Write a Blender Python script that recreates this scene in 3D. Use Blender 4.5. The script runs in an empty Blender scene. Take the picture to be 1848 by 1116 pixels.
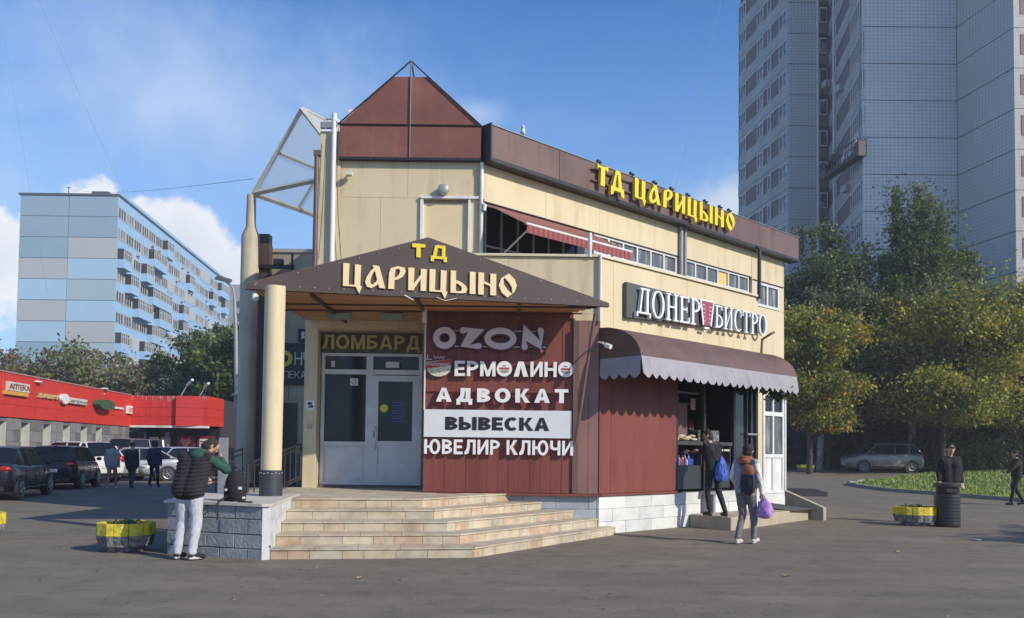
import bpy, bmesh, math, random
import numpy as np
from mathutils import Vector, Matrix
random.seed(11); RNG = np.random.default_rng(7)
S = bpy.context.scene
COL = S.collection
R = math.radians

# ------------------------------------------------------------------ camera
cam = bpy.data.cameras.new('camera'); camo = bpy.data.objects.new('camera', cam); COL.objects.link(camo)
cam.sensor_width = 36; cam.lens = 36 * 1500 / 1848; cam.shift_y = 0.1073; cam.clip_end = 3000; cam.clip_start = .1
camo.matrix_world = Matrix.Translation((0, 0, 1.55)) @ Matrix.Rotation(R(92.2), 4, 'X') @ Matrix.Rotation(0.012, 4, 'Z')
S.camera = camo
# ------------------------------------------------------------------ view
S.view_settings.view_transform = 'Standard'; S.view_settings.look = 'None'
S.view_settings.gamma = 1; S.view_settings.use_curve_mapping = False
S.view_settings.exposure = 0.40
# ------------------------------------------------------------------ sun (from the right, slightly towards the camera's side)
SUNH = Vector((1.0, -0.66)); EL = R(31)
az = math.atan2(SUNH.x, SUNH.y)            # clockwise from +Y
sd = Vector((math.sin(az) * math.cos(EL), math.cos(az) * math.cos(EL), math.sin(EL)))
sl = bpy.data.lights.new('sun', 'SUN'); sl.energy = 3.5; sl.angle = R(.55); sl.color = (1, .925, .80)
so = bpy.data.objects.new('sun', sl); COL.objects.link(so)
so.rotation_euler = sd.to_track_quat('Z', 'Y').to_euler(); so.location = (30, -20, 40)
# ------------------------------------------------------------------ sky
def pixdir(px, py):
    P = R(2.2); F = 1500.; r = .012
    CY = 814 - F * math.tan(P)
    fw = Vector((0, math.cos(P), math.sin(P))); up = Vector((0, -math.sin(P), math.cos(P))); rt = Vector((1, 0, 0))
    r2 = rt * math.cos(r) + up * math.sin(r); u2 = up * math.cos(r) - rt * math.sin(r)
    return (fw * F + r2 * (px - 924) - u2 * (py - CY)).normalized()
wd = bpy.data.worlds.new('World'); S.world = wd; wd.use_nodes = True
nt = wd.node_tree; N = nt.nodes; L = nt.links; N.clear()
def nd(nt_, t, **k):
    n = nt_.nodes.new(t)
    for a, b in k.items(): setattr(n, a, b)
    return n
def mth(nt_, op, a, b=None, clamp=False):
    n = nt_.nodes.new('ShaderNodeMath'); n.operation = op; n.use_clamp = clamp
    for i, v in enumerate((a, b)):
        if v is None: continue
        if isinstance(v, (int, float)): n.inputs[i].default_value = v
        else: nt_.links.new(v, n.inputs[i])
    return n.outputs[0]
sky = nd(nt, 'ShaderNodeTexSky', sky_type='NISHITA', sun_disc=False)
sky.sun_elevation = EL; sky.sun_rotation = az; sky.air_density = 1.0; sky.dust_density = .6; sky.ozone_density = 3.0; sky.altitude = 150
tc = nd(nt, 'ShaderNodeTexCoord')
def noise(nt_, vec, scale, detail=6, rough=.6):
    n = nd(nt_, 'ShaderNodeTexNoise'); n.inputs['Scale'].default_value = scale
    n.inputs['Detail'].default_value = detail; n.inputs['Roughness'].default_value = rough
    nt_.links.new(vec, n.inputs['Vector']); return n.outputs['Fac']
gv = tc.outputs['Generated']
n1 = noise(nt, gv, 9, 8, .62); n2 = noise(nt, gv, 38, 6, .6)
# thin wisps drawn out along the horizontal
mp = nd(nt, 'ShaderNodeMapping'); mp.inputs['Scale'].default_value = (1.3, 1.3, 3.4); mp.inputs['Rotation'].default_value = (.2, .25, 0)
L.new(gv, mp.inputs['Vector'])
w1 = noise(nt, mp.outputs[0], 1.6, 6, .5)
wr = nd(nt, 'ShaderNodeMapRange'); wr.inputs[1].default_value = .47; wr.inputs[2].default_value = .78; wr.inputs[4].default_value = .4
L.new(w1, wr.inputs[0])
def blob(px, py, rx, ry):
    c = pixdir(px, py)
    s = nd(nt, 'ShaderNodeVectorMath', operation='SUBTRACT'); L.new(gv, s.inputs[0]); s.inputs[1].default_value = c
    m = nd(nt, 'ShaderNodeVectorMath', operation='MULTIPLY'); L.new(s.outputs[0], m.inputs[0])
    m.inputs[1].default_value = (1500 / rx, 1500 / rx, 1500 / ry)
    l = nd(nt, 'ShaderNodeVectorMath', operation='LENGTH'); L.new(m.outputs[0], l.inputs[0])
    return mth(nt, 'SUBTRACT', 1.0, l.outputs['Value'])
def cover(blobs, k1=1.5, k2=.5, lo=.0, hi=.24):
    f = None
    for b in blobs:
        v = blob(*b); f = v if f is None else mth(nt, 'MAXIMUM', f, v)
    f = mth(nt, 'ADD', f, mth(nt, 'MULTIPLY', mth(nt, 'SUBTRACT', n1, .5), k1))
    f = mth(nt, 'ADD', f, mth(nt, 'MULTIPLY', mth(nt, 'SUBTRACT', n2, .5), k2))
    r_ = nd(nt, 'ShaderNodeMapRange', interpolation_type='SMOOTHSTEP'); r_.inputs[1].default_value = lo; r_.inputs[2].default_value = hi
    L.new(f, r_.inputs[0]); return r_.outputs[0], f
c1, f1 = cover([(190, 440, 110, 110), (300, 450, 120, 85), (385, 510, 110, 70), (-30, 460, 110, 80), (-250, 520, 200, 100)])
c2, f2 = cover([(1330, 420, 130, 130), (2300, 520, 300, 150)], 1.3, .2, 0, .7)
c3, f3 = cover([(330, 180, 620, 230), (-600, 300, 700, 200), (860, 205, 90, 40), (2700, 250, 800, 200)], 1.2, .1, 0, 1.6)
def mixc(fac, a, b):
    m = nd(nt, 'ShaderNodeMix', data_type='RGBA'); L.new(fac, m.inputs[0])
    for s_, v in ((m.inputs[6], a), (m.inputs[7], b)):
        if isinstance(v, tuple): s_.default_value = v
        else: L.new(v, s_)
    return m.outputs[2]
hs = nd(nt, 'ShaderNodeHueSaturation'); hs.inputs['Saturation'].default_value = 1.42; hs.inputs['Value'].default_value = 1.0
hs.inputs['Hue'].default_value = .508
L.new(sky.outputs[0], hs.inputs['Color'])
shade = nd(nt, 'ShaderNodeMapRange'); shade.inputs[1].default_value = .0; shade.inputs[2].default_value = .9
shade.inputs[3].default_value = 0; shade.inputs[4].default_value = 1; L.new(f1, shade.inputs[0])
ccol = mixc(mth(nt, 'MULTIPLY', shade.outputs[0], noise(nt, gv, 16, 4, .5), True), (6.3, 6.2, 6.1, 1), (4.1, 4.3, 4.8, 1))
sz = nd(nt, 'ShaderNodeSeparateXYZ'); L.new(gv, sz.inputs[0])
hz = nd(nt, 'ShaderNodeMapRange', interpolation_type='SMOOTHSTEP'); hz.inputs[1].default_value = .62; hz.inputs[2].default_value = -.04; hz.inputs[4].default_value = .85; L.new(sz.outputs[2], hz.inputs[0])
x = mixc(hz.outputs[0], hs.outputs[0], (2.5, 3.9, 6.1, 1))
x = mixc(wr.outputs[0], x, (3.4, 4.4, 6.1, 1))
x = mixc(mth(nt, 'MULTIPLY', c3, 1.0), x, (3.5, 4.3, 5.7, 1))
x = mixc(mth(nt, 'MULTIPLY', c2, .95), x, (4.0, 4.5, 5.3, 1))
x = mixc(mth(nt, 'MULTIPLY', c1, .86), x, ccol)
bg = nd(nt, 'ShaderNodeBackground'); bg.inputs['Strength'].default_value = .135; L.new(x, bg.inputs['Color'])
wo = nd(nt, 'ShaderNodeOutputWorld'); L.new(bg.outputs[0], wo.inputs['Surface'])

# ------------------------------------------------------------------ materials
MATS = {}
def M(name, col=None, rough=.8, var=.18, scale=3., bump=0., metal=0., col2=None, bscale=None, brick=None, spec=.5, lo=.35, hi=.65, stretch=None, emit=None):
    if name in MATS: return MATS[name]
    m = bpy.data.materials.new(name); m.use_nodes = True; t = m.node_tree
    b = t.nodes['Principled BSDF']
    b.inputs['Roughness'].default_value = rough; b.inputs['Metallic'].default_value = metal
    b.inputs['Specular IOR Level'].default_value = spec
    c1_ = (*col, 1); c2_ = (*(col2 if col2 else [v * (1 - var) for v in col]), 1)
    co = nd(t, 'ShaderNodeTexCoord'); vec = co.outputs['Object']
    if stretch:
        mp_ = nd(t, 'ShaderNodeMapping'); mp_.inputs['Scale'].default_value = stretch
        t.links.new(vec, mp_.inputs['Vector']); vecn = mp_.outputs[0]
    else: vecn = vec
    f = noise(t, vecn, scale, 8, .62)
    r_ = nd(t, 'ShaderNodeMapRange'); r_.inputs[1].default_value = lo; r_.inputs[2].default_value = hi; t.links.new(f, r_.inputs[0])
    mx = nd(t, 'ShaderNodeMix', data_type='RGBA'); t.links.new(r_.outputs[0], mx.inputs[0])
    mx.inputs[6].default_value = c1_; mx.inputs[7].default_value = c2_
    out = mx.outputs[2]; h = None
    if brick:
        bw, bh, ms, mc, rot = brick
        sx = nd(t, 'ShaderNodeSeparateXYZ'); t.links.new(vec, sx.inputs[0])
        cx = nd(t, 'ShaderNodeCombineXYZ')
        ang = rot or 0.
        uu = mth(t, 'ADD', mth(t, 'MULTIPLY', sx.outputs[0], math.cos(ang)), mth(t, 'MULTIPLY', sx.outputs[1], math.sin(ang)))
        t.links.new(uu, cx.inputs[0]); t.links.new(sx.outputs[2], cx.inputs[1])
        bt = nd(t, 'ShaderNodeTexBrick', offset=0.0); bt.inputs['Scale'].default_value = 1
        bt.inputs['Brick Width'].default_value = bw; bt.inputs['Row Height'].default_value = bh; bt.inputs['Mortar Size'].default_value = ms
        t.links.new(cx.outputs[0], bt.inputs['Vector'])
        m2 = nd(t, 'ShaderNodeMix', data_type='RGBA'); t.links.new(bt.outputs['Fac'], m2.inputs[0]); t.links.new(out, m2.inputs[6]); m2.inputs[7].default_value = (*mc, 1)
        out = m2.outputs[2]
    t.links.new(out, b.inputs['Base Color'])
    # roughness variation
    rr = nd(t, 'ShaderNodeMapRange'); rr.inputs[3].default_value = max(.03, rough - .08); rr.inputs[4].default_value = min(1, rough + .08)
    t.links.new(f, rr.inputs[0]); t.links.new(rr.outputs[0], b.inputs['Roughness'])
    if bump:
        bn = nd(t, 'ShaderNodeBump'); bn.inputs['Strength'].default_value = min(1, bump); bn.inputs['Distance'].default_value = .02
        f2_ = noise(t, vecn, bscale or scale * 6, 5, .6); t.links.new(f2_, bn.inputs['Height']); t.links.new(bn.outputs[0], b.inputs['Normal'])
    if emit:
        b.inputs['Emission Color'].default_value = (*emit[0], 1); b.inputs['Emission Strength'].default_value = emit[1]
    MATS[name] = m; return m
def stain(name, k=.35, sc=1.6, st=(2.6, 2.6, .16), lo=.54, hi=.82, tint=(.45, .38, .30)):
    t = MATS[name].node_tree; b = t.nodes['Principled BSDF']; src = b.inputs['Base Color'].links[0].from_socket
    co = nd(t, 'ShaderNodeTexCoord').outputs['Object']; mp_ = nd(t, 'ShaderNodeMapping'); mp_.inputs['Scale'].default_value = st; t.links.new(co, mp_.inputs['Vector'])
    a = noise(t, mp_.outputs[0], sc, 6, .6); g = noise(t, co, 1.1, 7, .65)
    r_ = nd(t, 'ShaderNodeMapRange'); r_.inputs[1].default_value = lo; r_.inputs[2].default_value = hi; r_.inputs[4].default_value = k * 2; t.links.new(mth(t, 'MULTIPLY', a, mth(t, 'ADD', g, .55)), r_.inputs[0])
    sp = noise(t, co, 34, 2, .5); r2 = nd(t, 'ShaderNodeMapRange'); r2.inputs[1].default_value = .72; r2.inputs[2].default_value = .76; r2.inputs[4].default_value = k * .8; t.links.new(sp, r2.inputs[0])
    mx = nd(t, 'ShaderNodeMix', data_type='RGBA', blend_type='MULTIPLY'); t.links.new(mth(t, 'ADD', r_.outputs[0], r2.outputs[0], True), mx.inputs[0]); t.links.new(src, mx.inputs[6]); mx.inputs[7].default_value = (*tint, 1)
    t.links.new(mx.outputs[2], b.inputs['Base Color'])
def glass(name, col=(.02, .025, .03), rough=.06):
    return M(name, col, rough, .3, 2, spec=.3)
# the ones used everywhere
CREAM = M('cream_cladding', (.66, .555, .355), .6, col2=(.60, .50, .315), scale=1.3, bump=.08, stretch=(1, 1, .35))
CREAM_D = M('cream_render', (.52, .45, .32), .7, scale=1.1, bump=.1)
BROWN = M('brown_sheet', (.115, .068, .058), .5, col2=(.165, .10, .082), scale=.9, bump=.05, stretch=(1, 1, .5))
MAROON = M('maroon_sheet', (.18, .050, .040), .55, col2=(.215, .066, .052), scale=1.2, bump=.12, stretch=(1, 1, .3), spec=.28)
GABLE = M('gable_sheet', (.18, .070, .055), .6, col2=(.235, .098, .078), scale=1.1, bump=.12, spec=.3)
SIGNBROWN = M('signboard_brown', (.085, .058, .045), .5, scale=1.5)
WHITE = M('white_paint', (.78, .77, .73), .5, scale=4, var=.12)
PVC = M('grey_white_frame', (.66, .66, .64), .45, scale=3, var=.15)
DARKM = M('dark_metal', (.025, .024, .024), .45, scale=5)
GREYM = M('grey_metal', (.30, .30, .30), .5, scale=5, metal=.2)
DGLASS = glass('dark_glass')
WGLASS = M('curtained_glass', (.10, .11, .11), .12, col2=(.30, .30, .28), scale=2.2, lo=.5, hi=.62, stretch=(3, 3, .3))
YEL = M('yellow_letter', (.78, .60, .035), .5, var=.05, scale=4)
PEACH = M('peach_letter', (.86, .66, .36), .5, var=.06, scale=4)
WLET = M('white_letter', (.80, .78, .76), .45, var=.08, scale=6)
BLACK = M('black_plain', (.012, .012, .013), .6, scale=5)
WOOD = M('varnished_soffit_board', (.62, .31, .12), .5, col2=(.46, .21, .075), scale=2.5, stretch=(.4, 6, 6), bump=.1)

stain('cream_cladding', .2); stain('cream_render', .25); stain('brown_sheet', .5, tint=(.6, .5, .45)); stain('gable_sheet', .45, tint=(1.5, 1.3, 1.25)); stain('maroon_sheet', .4, tint=(.6, .5, .5)); stain('white_paint', .3)
# ------------------------------------------------------------------ mesh helpers
class Frame:      # u runs along the wall, v out of it, z up
    def __init__(s, x, y, ang):   # ang: direction of u measured from +X, outward is to the right-hand side
        s.o = Vector((x, y)); s.d = Vector((math.cos(ang), math.sin(ang))); s.n = Vector((s.d.y, -s.d.x)); s.ang = ang
    def __call__(s, u, v, z):
        p = s.o + s.d * u + s.n * v; return (p.x, p.y, z)
WF = Frame(0, 0, 0)     # u = x, v = -y
def XY(x, y, z): return (x, y, z)
class MB:
    def __init__(s): s.v = []; s.f = []; s.m = []; s.mi = 0
    def add(s, vs, fs):
        b = len(s.v); s.v += [tuple(p) for p in vs]; s.f += [tuple(b + i for i in f) for f in fs]; s.m += [s.mi] * len(fs); return s
    def box(s, fr, u0, u1, v0, v1, z0, z1):
        return s.add([fr(a, b, c) for c in (z0, z1) for b in (v0, v1) for a in (u0, u1)],
                     [(0, 1, 3, 2), (4, 6, 7, 5), (0, 4, 5, 1), (2, 3, 7, 6), (0, 2, 6, 4), (1, 5, 7, 3)])
    def poly(s, fr, pts, v0, v1):     # polygon (u,z) pushed from v0 to v1
        n = len(pts)
        return s.add([fr(u, v0, z) for u, z in pts] + [fr(u, v1, z) for u, z in pts],
                     [tuple(range(n)), tuple(range(2 * n - 1, n - 1, -1))] + [(i, (i + 1) % n, n + (i + 1) % n, n + i) for i in range(n)])
    def plan(s, pts, z0, z1):         # polygon (x,y) from z0 to z1
        n = len(pts)
        return s.add([(x, y, z0) for x, y in pts] + [(x, y, z1) for x, y in pts],
                     [tuple(range(n)), tuple(range(2 * n - 1, n - 1, -1))] + [(i, (i + 1) % n, n + (i + 1) % n, n + i) for i in range(n)])
    def strip(s, fr, A, B, v0, v1, closed=False):   # ribbon between outlines A and B
        n = len(A); rng = range(n if closed else n - 1)
        b = [fr(u, v1, z) for u, z in A] + [fr(u, v1, z) for u, z in B] + [fr(u, v0, z) for u, z in A] + [fr(u, v0, z) for u, z in B]
        fs = []
        for i in rng:
            j = (i + 1) % n
            fs += [(i, j, n + j, n + i), (2 * n + i, 3 * n + i, 3 * n + j, 2 * n + j), (i, 2 * n + i, 2 * n + j, j), (n + i, n + j, 3 * n + j, 3 * n + i)]
        if not closed: fs += [(0, n, 3 * n, 2 * n), (n - 1, 3 * n - 1, 4 * n - 1, 2 * n - 1)]
        return s.add(b, fs)
    def tube(s, pts, r, n=8, cap=True):
        pts = [Vector(p) for p in pts]; k = len(pts)
        rs = [r] * k if isinstance(r, (int, float)) else list(r)
        vs = []; ref = None
        for i, p in enumerate(pts):
            t = (pts[min(i + 1, k - 1)] - pts[max(i - 1, 0)]).normalized()
            if ref is None:
                ref = Vector((0, 0, 1)) if abs(t.z) < .9 else Vector((1, 0, 0))
            a = t.cross(ref).normalized(); b_ = t.cross(a).normalized(); ref = a.cross(t)
            for j in range(n):
                w = 2 * math.pi * j / n; vs.append(p + a * (math.cos(w) * rs[i]) + b_ * (math.sin(w) * rs[i]))
        fs = [(i * n + j, i * n + (j + 1) % n, (i + 1) * n + (j + 1) % n, (i + 1) * n + j) for i in range(k - 1) for j in range(n)]
        if cap: fs += [tuple(range(n - 1, -1, -1)), tuple((k - 1) * n + j for j in range(n))]
        return s.add(vs, fs)
    def capsule(s, a, b, ra, rb, n=12, m=4):
        a = Vector(a); b = Vector(b); d = (b - a); l = d.length
        t = d / l if l > 1e-6 else Vector((0, 0, 1))
        pts = []; rs = []
        for i in range(m): w = math.pi / 2 * (1 - (i + .15) / m); pts.append(a - t * math.sin(w) * ra); rs.append(math.cos(w) * ra)
        pts += [a, b]; rs += [ra, rb]
        for i in range(m): w = math.pi / 2 * ((i + .85) / m); pts.append(b + t * math.sin(w) * rb); rs.append(math.cos(w) * rb)
        return s.tube(pts, rs, n)
    def ball(s, c, rx, ry, rz, n=12, m=8):
        vs = [(c[0], c[1], c[2] - rz)]
        for i in range(1, m):
            w = -math.pi / 2 + math.pi * i / m
            for j in range(n): q = 2 * math.pi * j / n; vs.append((c[0] + rx * math.cos(w) * math.cos(q), c[1] + ry * math.cos(w) * math.sin(q), c[2] + rz * math.sin(w)))
        vs.append((c[0], c[1], c[2] + rz)); e = len(vs) - 1
        fs = [(0, 1 + (j + 1) % n, 1 + j) for j in range(n)] + [(e, 1 + (m - 2) * n + j, 1 + (m - 2) * n + (j + 1) % n) for j in range(n)]
        fs += [(1 + i * n + j, 1 + i * n + (j + 1) % n, 1 + (i + 1) * n + (j + 1) % n, 1 + (i + 1) * n + j) for i in range(m - 2) for j in range(n)]
        return s.add(vs, fs)
    def lathe(s, c, prof, n=24):      # prof: (radius, z)
        k = len(prof); vs = [(c[0] + r_ * math.cos(2 * math.pi * j / n), c[1] + r_ * math.sin(2 * math.pi * j / n), c[2] + z) for r_, z in prof for j in range(n)]
        fs = [(i * n + j, i * n + (j + 1) % n, (i + 1) * n + (j + 1) % n, (i + 1) * n + j) for i in range(k - 1) for j in range(n)]
        fs += [tuple(range(n - 1, -1, -1)), tuple((k - 1) * n + j for j in range(n))]
        return s.add(vs, fs)
    def mesh(s, name, mat):
        me = bpy.data.meshes.new(name); me.from_pydata(s.v, [], s.f)
        for m in (mat if isinstance(mat, (list, tuple)) else [mat]): me.materials.append(m)
        if max(s.m, default=0) > 0: me.polygons.foreach_set('material_index', s.m)
        bm = bmesh.new(); bm.from_mesh(me); bmesh.ops.recalc_face_normals(bm, faces=bm.faces); bm.to_mesh(me); bm.free()
        return me
    def build(s, name, mat, parent=None, smooth=False, bevel=0):
        o = bpy.data.objects.new(name, s.mesh(name, mat)); link(o, parent)
        if smooth: shade_smooth(o)
        if bevel:
            b = o.modifiers.new('bevel', 'BEVEL'); b.width = bevel; b.segments = 1; b.limit_method = 'ANGLE'
        return o
WM = {}
def link(o, parent=None):
    COL.objects.link(o)
    if parent is not None:
        o.parent = parent; o.matrix_parent_inverse = WM.get(parent.name, Matrix()).inverted()
    return o
def shade_smooth(o, ang=40):
    me = o.data; me.polygons.foreach_set('use_smooth', [True] * len(me.polygons))
    me.set_sharp_from_angle(angle=R(ang))
def tag(o, label=None, cat=None, group=None, kind=None):
    if label: o['label'] = label
    if cat: o['category'] = cat
    if group: o['group'] = group
    if kind: o['kind'] = kind
    return o
def thing(name, label, cat, loc=(0, 0, 0), group=None):
    o = bpy.data.objects.new(name, None); o.empty_display_size = .3; o.location = loc; COL.objects.link(o)
    WM[o.name] = Matrix.Translation(loc); return tag(o, label, cat, group)
def kids(o): return [c for c in bpy.data.objects if c.parent == o]
def dup(root, loc, rz=0, label=None, group=None, scale=None, mats=None):
    def cp(o, par):
        c = o.copy(); COL.objects.link(c); c.parent = par
        for ch in o.children: cp(ch, c)
        return c
    r_ = cp(root, None); r_.location = loc; r_.rotation_euler = (0, 0, rz)
    if label: r_['label'] = label
    if group: r_['group'] = group
    if scale: r_.scale = scale if isinstance(scale, tuple) else (scale,) * 3
    return r_
def piece(mesh, name, parent, M_=None):      # shares mesh data between alike pieces
    o = bpy.data.objects.new(name, mesh); link(o, parent)
    if M_ is not None: o.matrix_basis = M_
    return o

# ------------------------------------------------------------------ lettering
FCACHE = {}
def font_glyph(ch, bold):
    k = (ch, bold)
    if k not in FCACHE:
        cu = bpy.data.curves.new('glyph', 'FONT'); cu.body = ch; cu.size = 1.0; cu.offset = bold; cu.extrude = .5; cu.resolution_u = 3
        o = bpy.data.objects.new('glyph', cu)
        me = bpy.data.meshes.new_from_object(o)
        vs = [tuple(v.co) for v in me.vertices]; fs = [tuple(p.vertices) for p in me.polygons]
        bpy.data.objects.remove(o); bpy.data.meshes.remove(me); bpy.data.curves.remove(cu)
        x0 = min(v[0] for v in vs); x1 = max(v[0] for v in vs)
        FCACHE[k] = (vs, fs, x0, x1)
    return FCACHE[k]
def word(txt, fr, u0, u1, z0, h, v0, v1, mat, parent, bold=.02, gap=.10, name='letter', joined=False):
    _, _, a, b = font_glyph('Н', bold); H = max(v[1] for v in font_glyph('Н', bold)[0]); B = min(v[1] for v in font_glyph('Н', bold)[0])
    gl = []; x = 0
    for ch in txt:
        if ch == ' ': x += .3; continue
        vs, fs, x0, x1 = font_glyph(ch, bold); gl.append((vs, fs, x - x0)); x += x1 - x0 + gap
    tot = x - gap; sx = (u1 - u0) / tot; sz = h / (H - B)
    mbj = MB()
    for vs, fs, off in gl:
        mb = mbj if joined else MB()
        mb.add([fr(u0 + (v[0] + off) * sx, v0 + (v[2] + .5) * (v1 - v0), z0 + (v[1] - B) * sz) for v in vs], fs)
        if not joined: mb.build(name, mat, parent)
    if joined: return mbj.build(name, mat, parent)
def arc(cx, cy, rx, ry, a0, a1, n):
    return [(cx + rx * math.cos(R(a0 + (a1 - a0) * i / n)), cy + ry * math.sin(R(a0 + (a1 - a0) * i / n))) for i in range(n + 1)]
# old-style broad-pen capitals of the shopping centre's name: ('p', polygon) or ('s', outer, inner, closed)
SLAV = {
 'Ц': (.93, [('p', [(0, 0), (0, 1), (.3, 1), (.28, .07), (.56, .07), (.57, .98), (.87, .97), (.84, .03), (.93, .03), (.80, -.30), (.62, 0)])]),
 'А': (1.0, [('p', [(.40, 1), (.68, .97), (1.0, 0), (.70, .01), (.46, .80), (.36, .97)]),
             ('s', [(.5, .93), (.27, .75), (.07, .45), (0, .22), (.10, .03), (.33, -.02), (.58, .12), (.72, .30)],
                   [(.52, .80), (.40, .68), (.28, .43), (.26, .24), (.30, .15), (.38, .14), (.52, .26), (.62, .42)], False)]),
 'Р': (.85, [('p', [(0, 0), (.03, .70), (.12, .93), (.36, .92), (.31, .62), (.30, 0)]),
             ('s', [(.13, .92), (.45, 1.02), (.78, .98), (.86, .82), (.72, .58), (.45, .42), (.29, .40)],
                   [(.33, .86), (.45, .91), (.55, .90), (.58, .80), (.52, .66), (.40, .54), (.29, .50)], False)]),
 'И': (.92, [('p', [(0, 0), (0, 1), (.3, 1), (.28, .30), (.62, .72), (.62, .98), (.92, .98), (.90, 0), (.62, 0), (.62, .52), (.29, .06), (.29, 0)])]),
 'Ы': (1.28, [('p', [(0, 0), (0, 1), (.27, 1), (.27, 0)]),
              ('s', [(.27, .58), (.50, .52), (.76, .36), (.86, .20), (.78, .04), (.60, 0), (.27, 0)],
                    [(.27, .44), (.42, .40), (.55, .30), (.58, .20), (.54, .11), (.45, .08), (.27, .08)], False),
              ('p', [(.98, 0), (.98, 1), (1.27, 1), (1.27, 0)])]),
 'Н': (.92, [('p', [(0, 0), (0, 1), (.29, 1), (.29, .62), (.62, .50), (.62, .98), (.92, .98), (.92, 0), (.62, 0), (.62, .40), (.28, .52), (.28, 0)])]),
 'О': (.92, [('s', [(.52, 1.04), (.84, .78), (.94, .50), (.82, .22), (.46, -.06), (.16, .14), (0, .46), (.12, .80)],
                   [(.30, .84), (.50, .66), (.68, .44), (.72, .18), (.66, .14), (.44, .30), (.26, .52), (.24, .76)], True)]),
 'Т': (.80, [('p', [(0, .78), (.04, 1.04), (.16, .96), (.62, .97), (.84, 1.02), (.80, .74), (.68, .84), (.58, .84), (.56, 0), (.24, 0), (.28, .84), (.14, .86)])]),
 'Д': (1.05, [('p', [(.36, 1), (.72, 1), (.86, .16), (.60, .16), (.54, .80), (.42, .80)]),
             ('p', [(.36, 1), (.46, .80), (.38, .45), (.34, .16), (.12, .16), (.22, .50), (.32, .80)]),
             ('p', [(0, -.26), (.0, .16), (1.0, .16), (1.04, -.28), (.82, -.22), (.76, -.02), (.24, -.02), (.18, -.22)])]),
}
# plain T D of the little line above
PLAIN = {'Т': (.8, [('p', [(0, .72), (0, 1), (.8, 1), (.8, .76), (.52, .74), (.52, 0), (.26, 0), (.26, .72)])]),
 'Д': (1.0, [('s', [(.12, .2), (.26, 1), (.90, 1), (.90, .2)], [(.34, .2), (.44, .80), (.68, .80), (.68, .2)], False),
             ('p', [(0, -.2), (0, .2), (1, .2), (1, -.2), (.80, -.2), (.80, 0), (.20, 0), (.20, -.2)])])}
def ring(cx, cy, rx, ry, tx, ty, a0=0, a1=360, n=20):
    return (arc(cx, cy, rx, ry, a0, a1, n), arc(cx, cy, rx - tx, ry - ty, a0, a1, n))
def rect(a, b, c, d): return ('p', [(a, c), (a, d), (b, d), (b, c)])
SER = {
 'Д': (.78, [rect(.56, .68, .12, .98), ('p', [(.16, .12), (.30, .98), (.38, .98), (.24, .12)]), rect(.22, .74, .94, 1), rect(.06, .78, .06, .12), rect(0, .07, -.06, .12), rect(.72, .80, -.06, .12)]),
 'О': (.74, [('s', *ring(.37, .5, .37, .52, .12, .05), True)]),
 'Н': (.74, [rect(.08, .20, 0, 1), rect(.54, .66, 0, 1), rect(.20, .54, .48, .54), rect(0, .28, -.01, .04), rect(.46, .74, -.01, .04), rect(0, .28, .96, 1.01), rect(.46, .74, .96, 1.01)]),
 'Е': (.62, [rect(.08, .20, 0, 1), rect(0, .58, .95, 1.01), rect(0, .60, -.01, .05), rect(.2, .44, .48, .54), rect(.53, .58, .80, .96), rect(.55, .61, .04, .22), rect(.42, .46, .40, .62)]),
 'Р': (.62, [rect(.08, .20, 0, 1), rect(0, .30, -.01, .04), rect(0, .24, .96, 1.01), ('s', *ring(.20, .74, .40, .265, .12, .05, 90, -90, 12), False)]),
 'Б': (.64, [rect(.08, .20, 0, 1), rect(0, .56, .95, 1.01), rect(.50, .56, .80, .96), rect(0, .2, -.01, .04), ('s', *ring(.20, .29, .42, .30, .12, .05, 90, -90, 12), False)]),
 'И': (.76, [rect(.08, .20, 0, 1), rect(.56, .68, 0, 1), ('p', [(.20, .08), (.20, .20), (.56, .92), (.56, .80)]), rect(0, .28, -.01, .04), rect(.48, .76, -.01, .04), rect(0, .28, .96, 1.01), rect(.48, .76, .96, 1.01)]),
 'С': (.66, [('s', *ring(.40, .5, .38, .52, .13, .05, 50, 310, 18), False), rect(.58, .64, .66, .96)]),
 'Т': (.68, [rect(.28, .40, 0, 1), rect(0, .68, .95, 1.01), rect(0, .06, .76, .96), rect(.62, .68, .76, .96), rect(.20, .48, -.01, .04)]),
}
def glyphs(txt, table, fr, u0, u1, z0, h, v0, v1, mat, parent, gap=.12, space=.5, zslope=0., rim=None):
    x = 0; pl = []
    for ch in txt:
        if ch == ' ': x += space; continue
        w, ps = table[ch]; pl.append((ps, x)); x += w + gap
    sx = (u1 - u0) / (x - gap)
    for ps, off in pl:
        mb = MB(); e = 0
        for p in ps:
            T = lambda q: [(u0 + (a + off) * sx, z0 + b * h + zslope * (a + off) * sx) for a, b in q]
            if p[0] == 'p': mb.poly(fr, T(p[1]), v0 - e, v1 + e)
            else: mb.strip(fr, T(p[1]), T(p[2]), v0 - e, v1 + e, p[3])
            e += .0012
        mb.build('letter', mat, parent)

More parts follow.
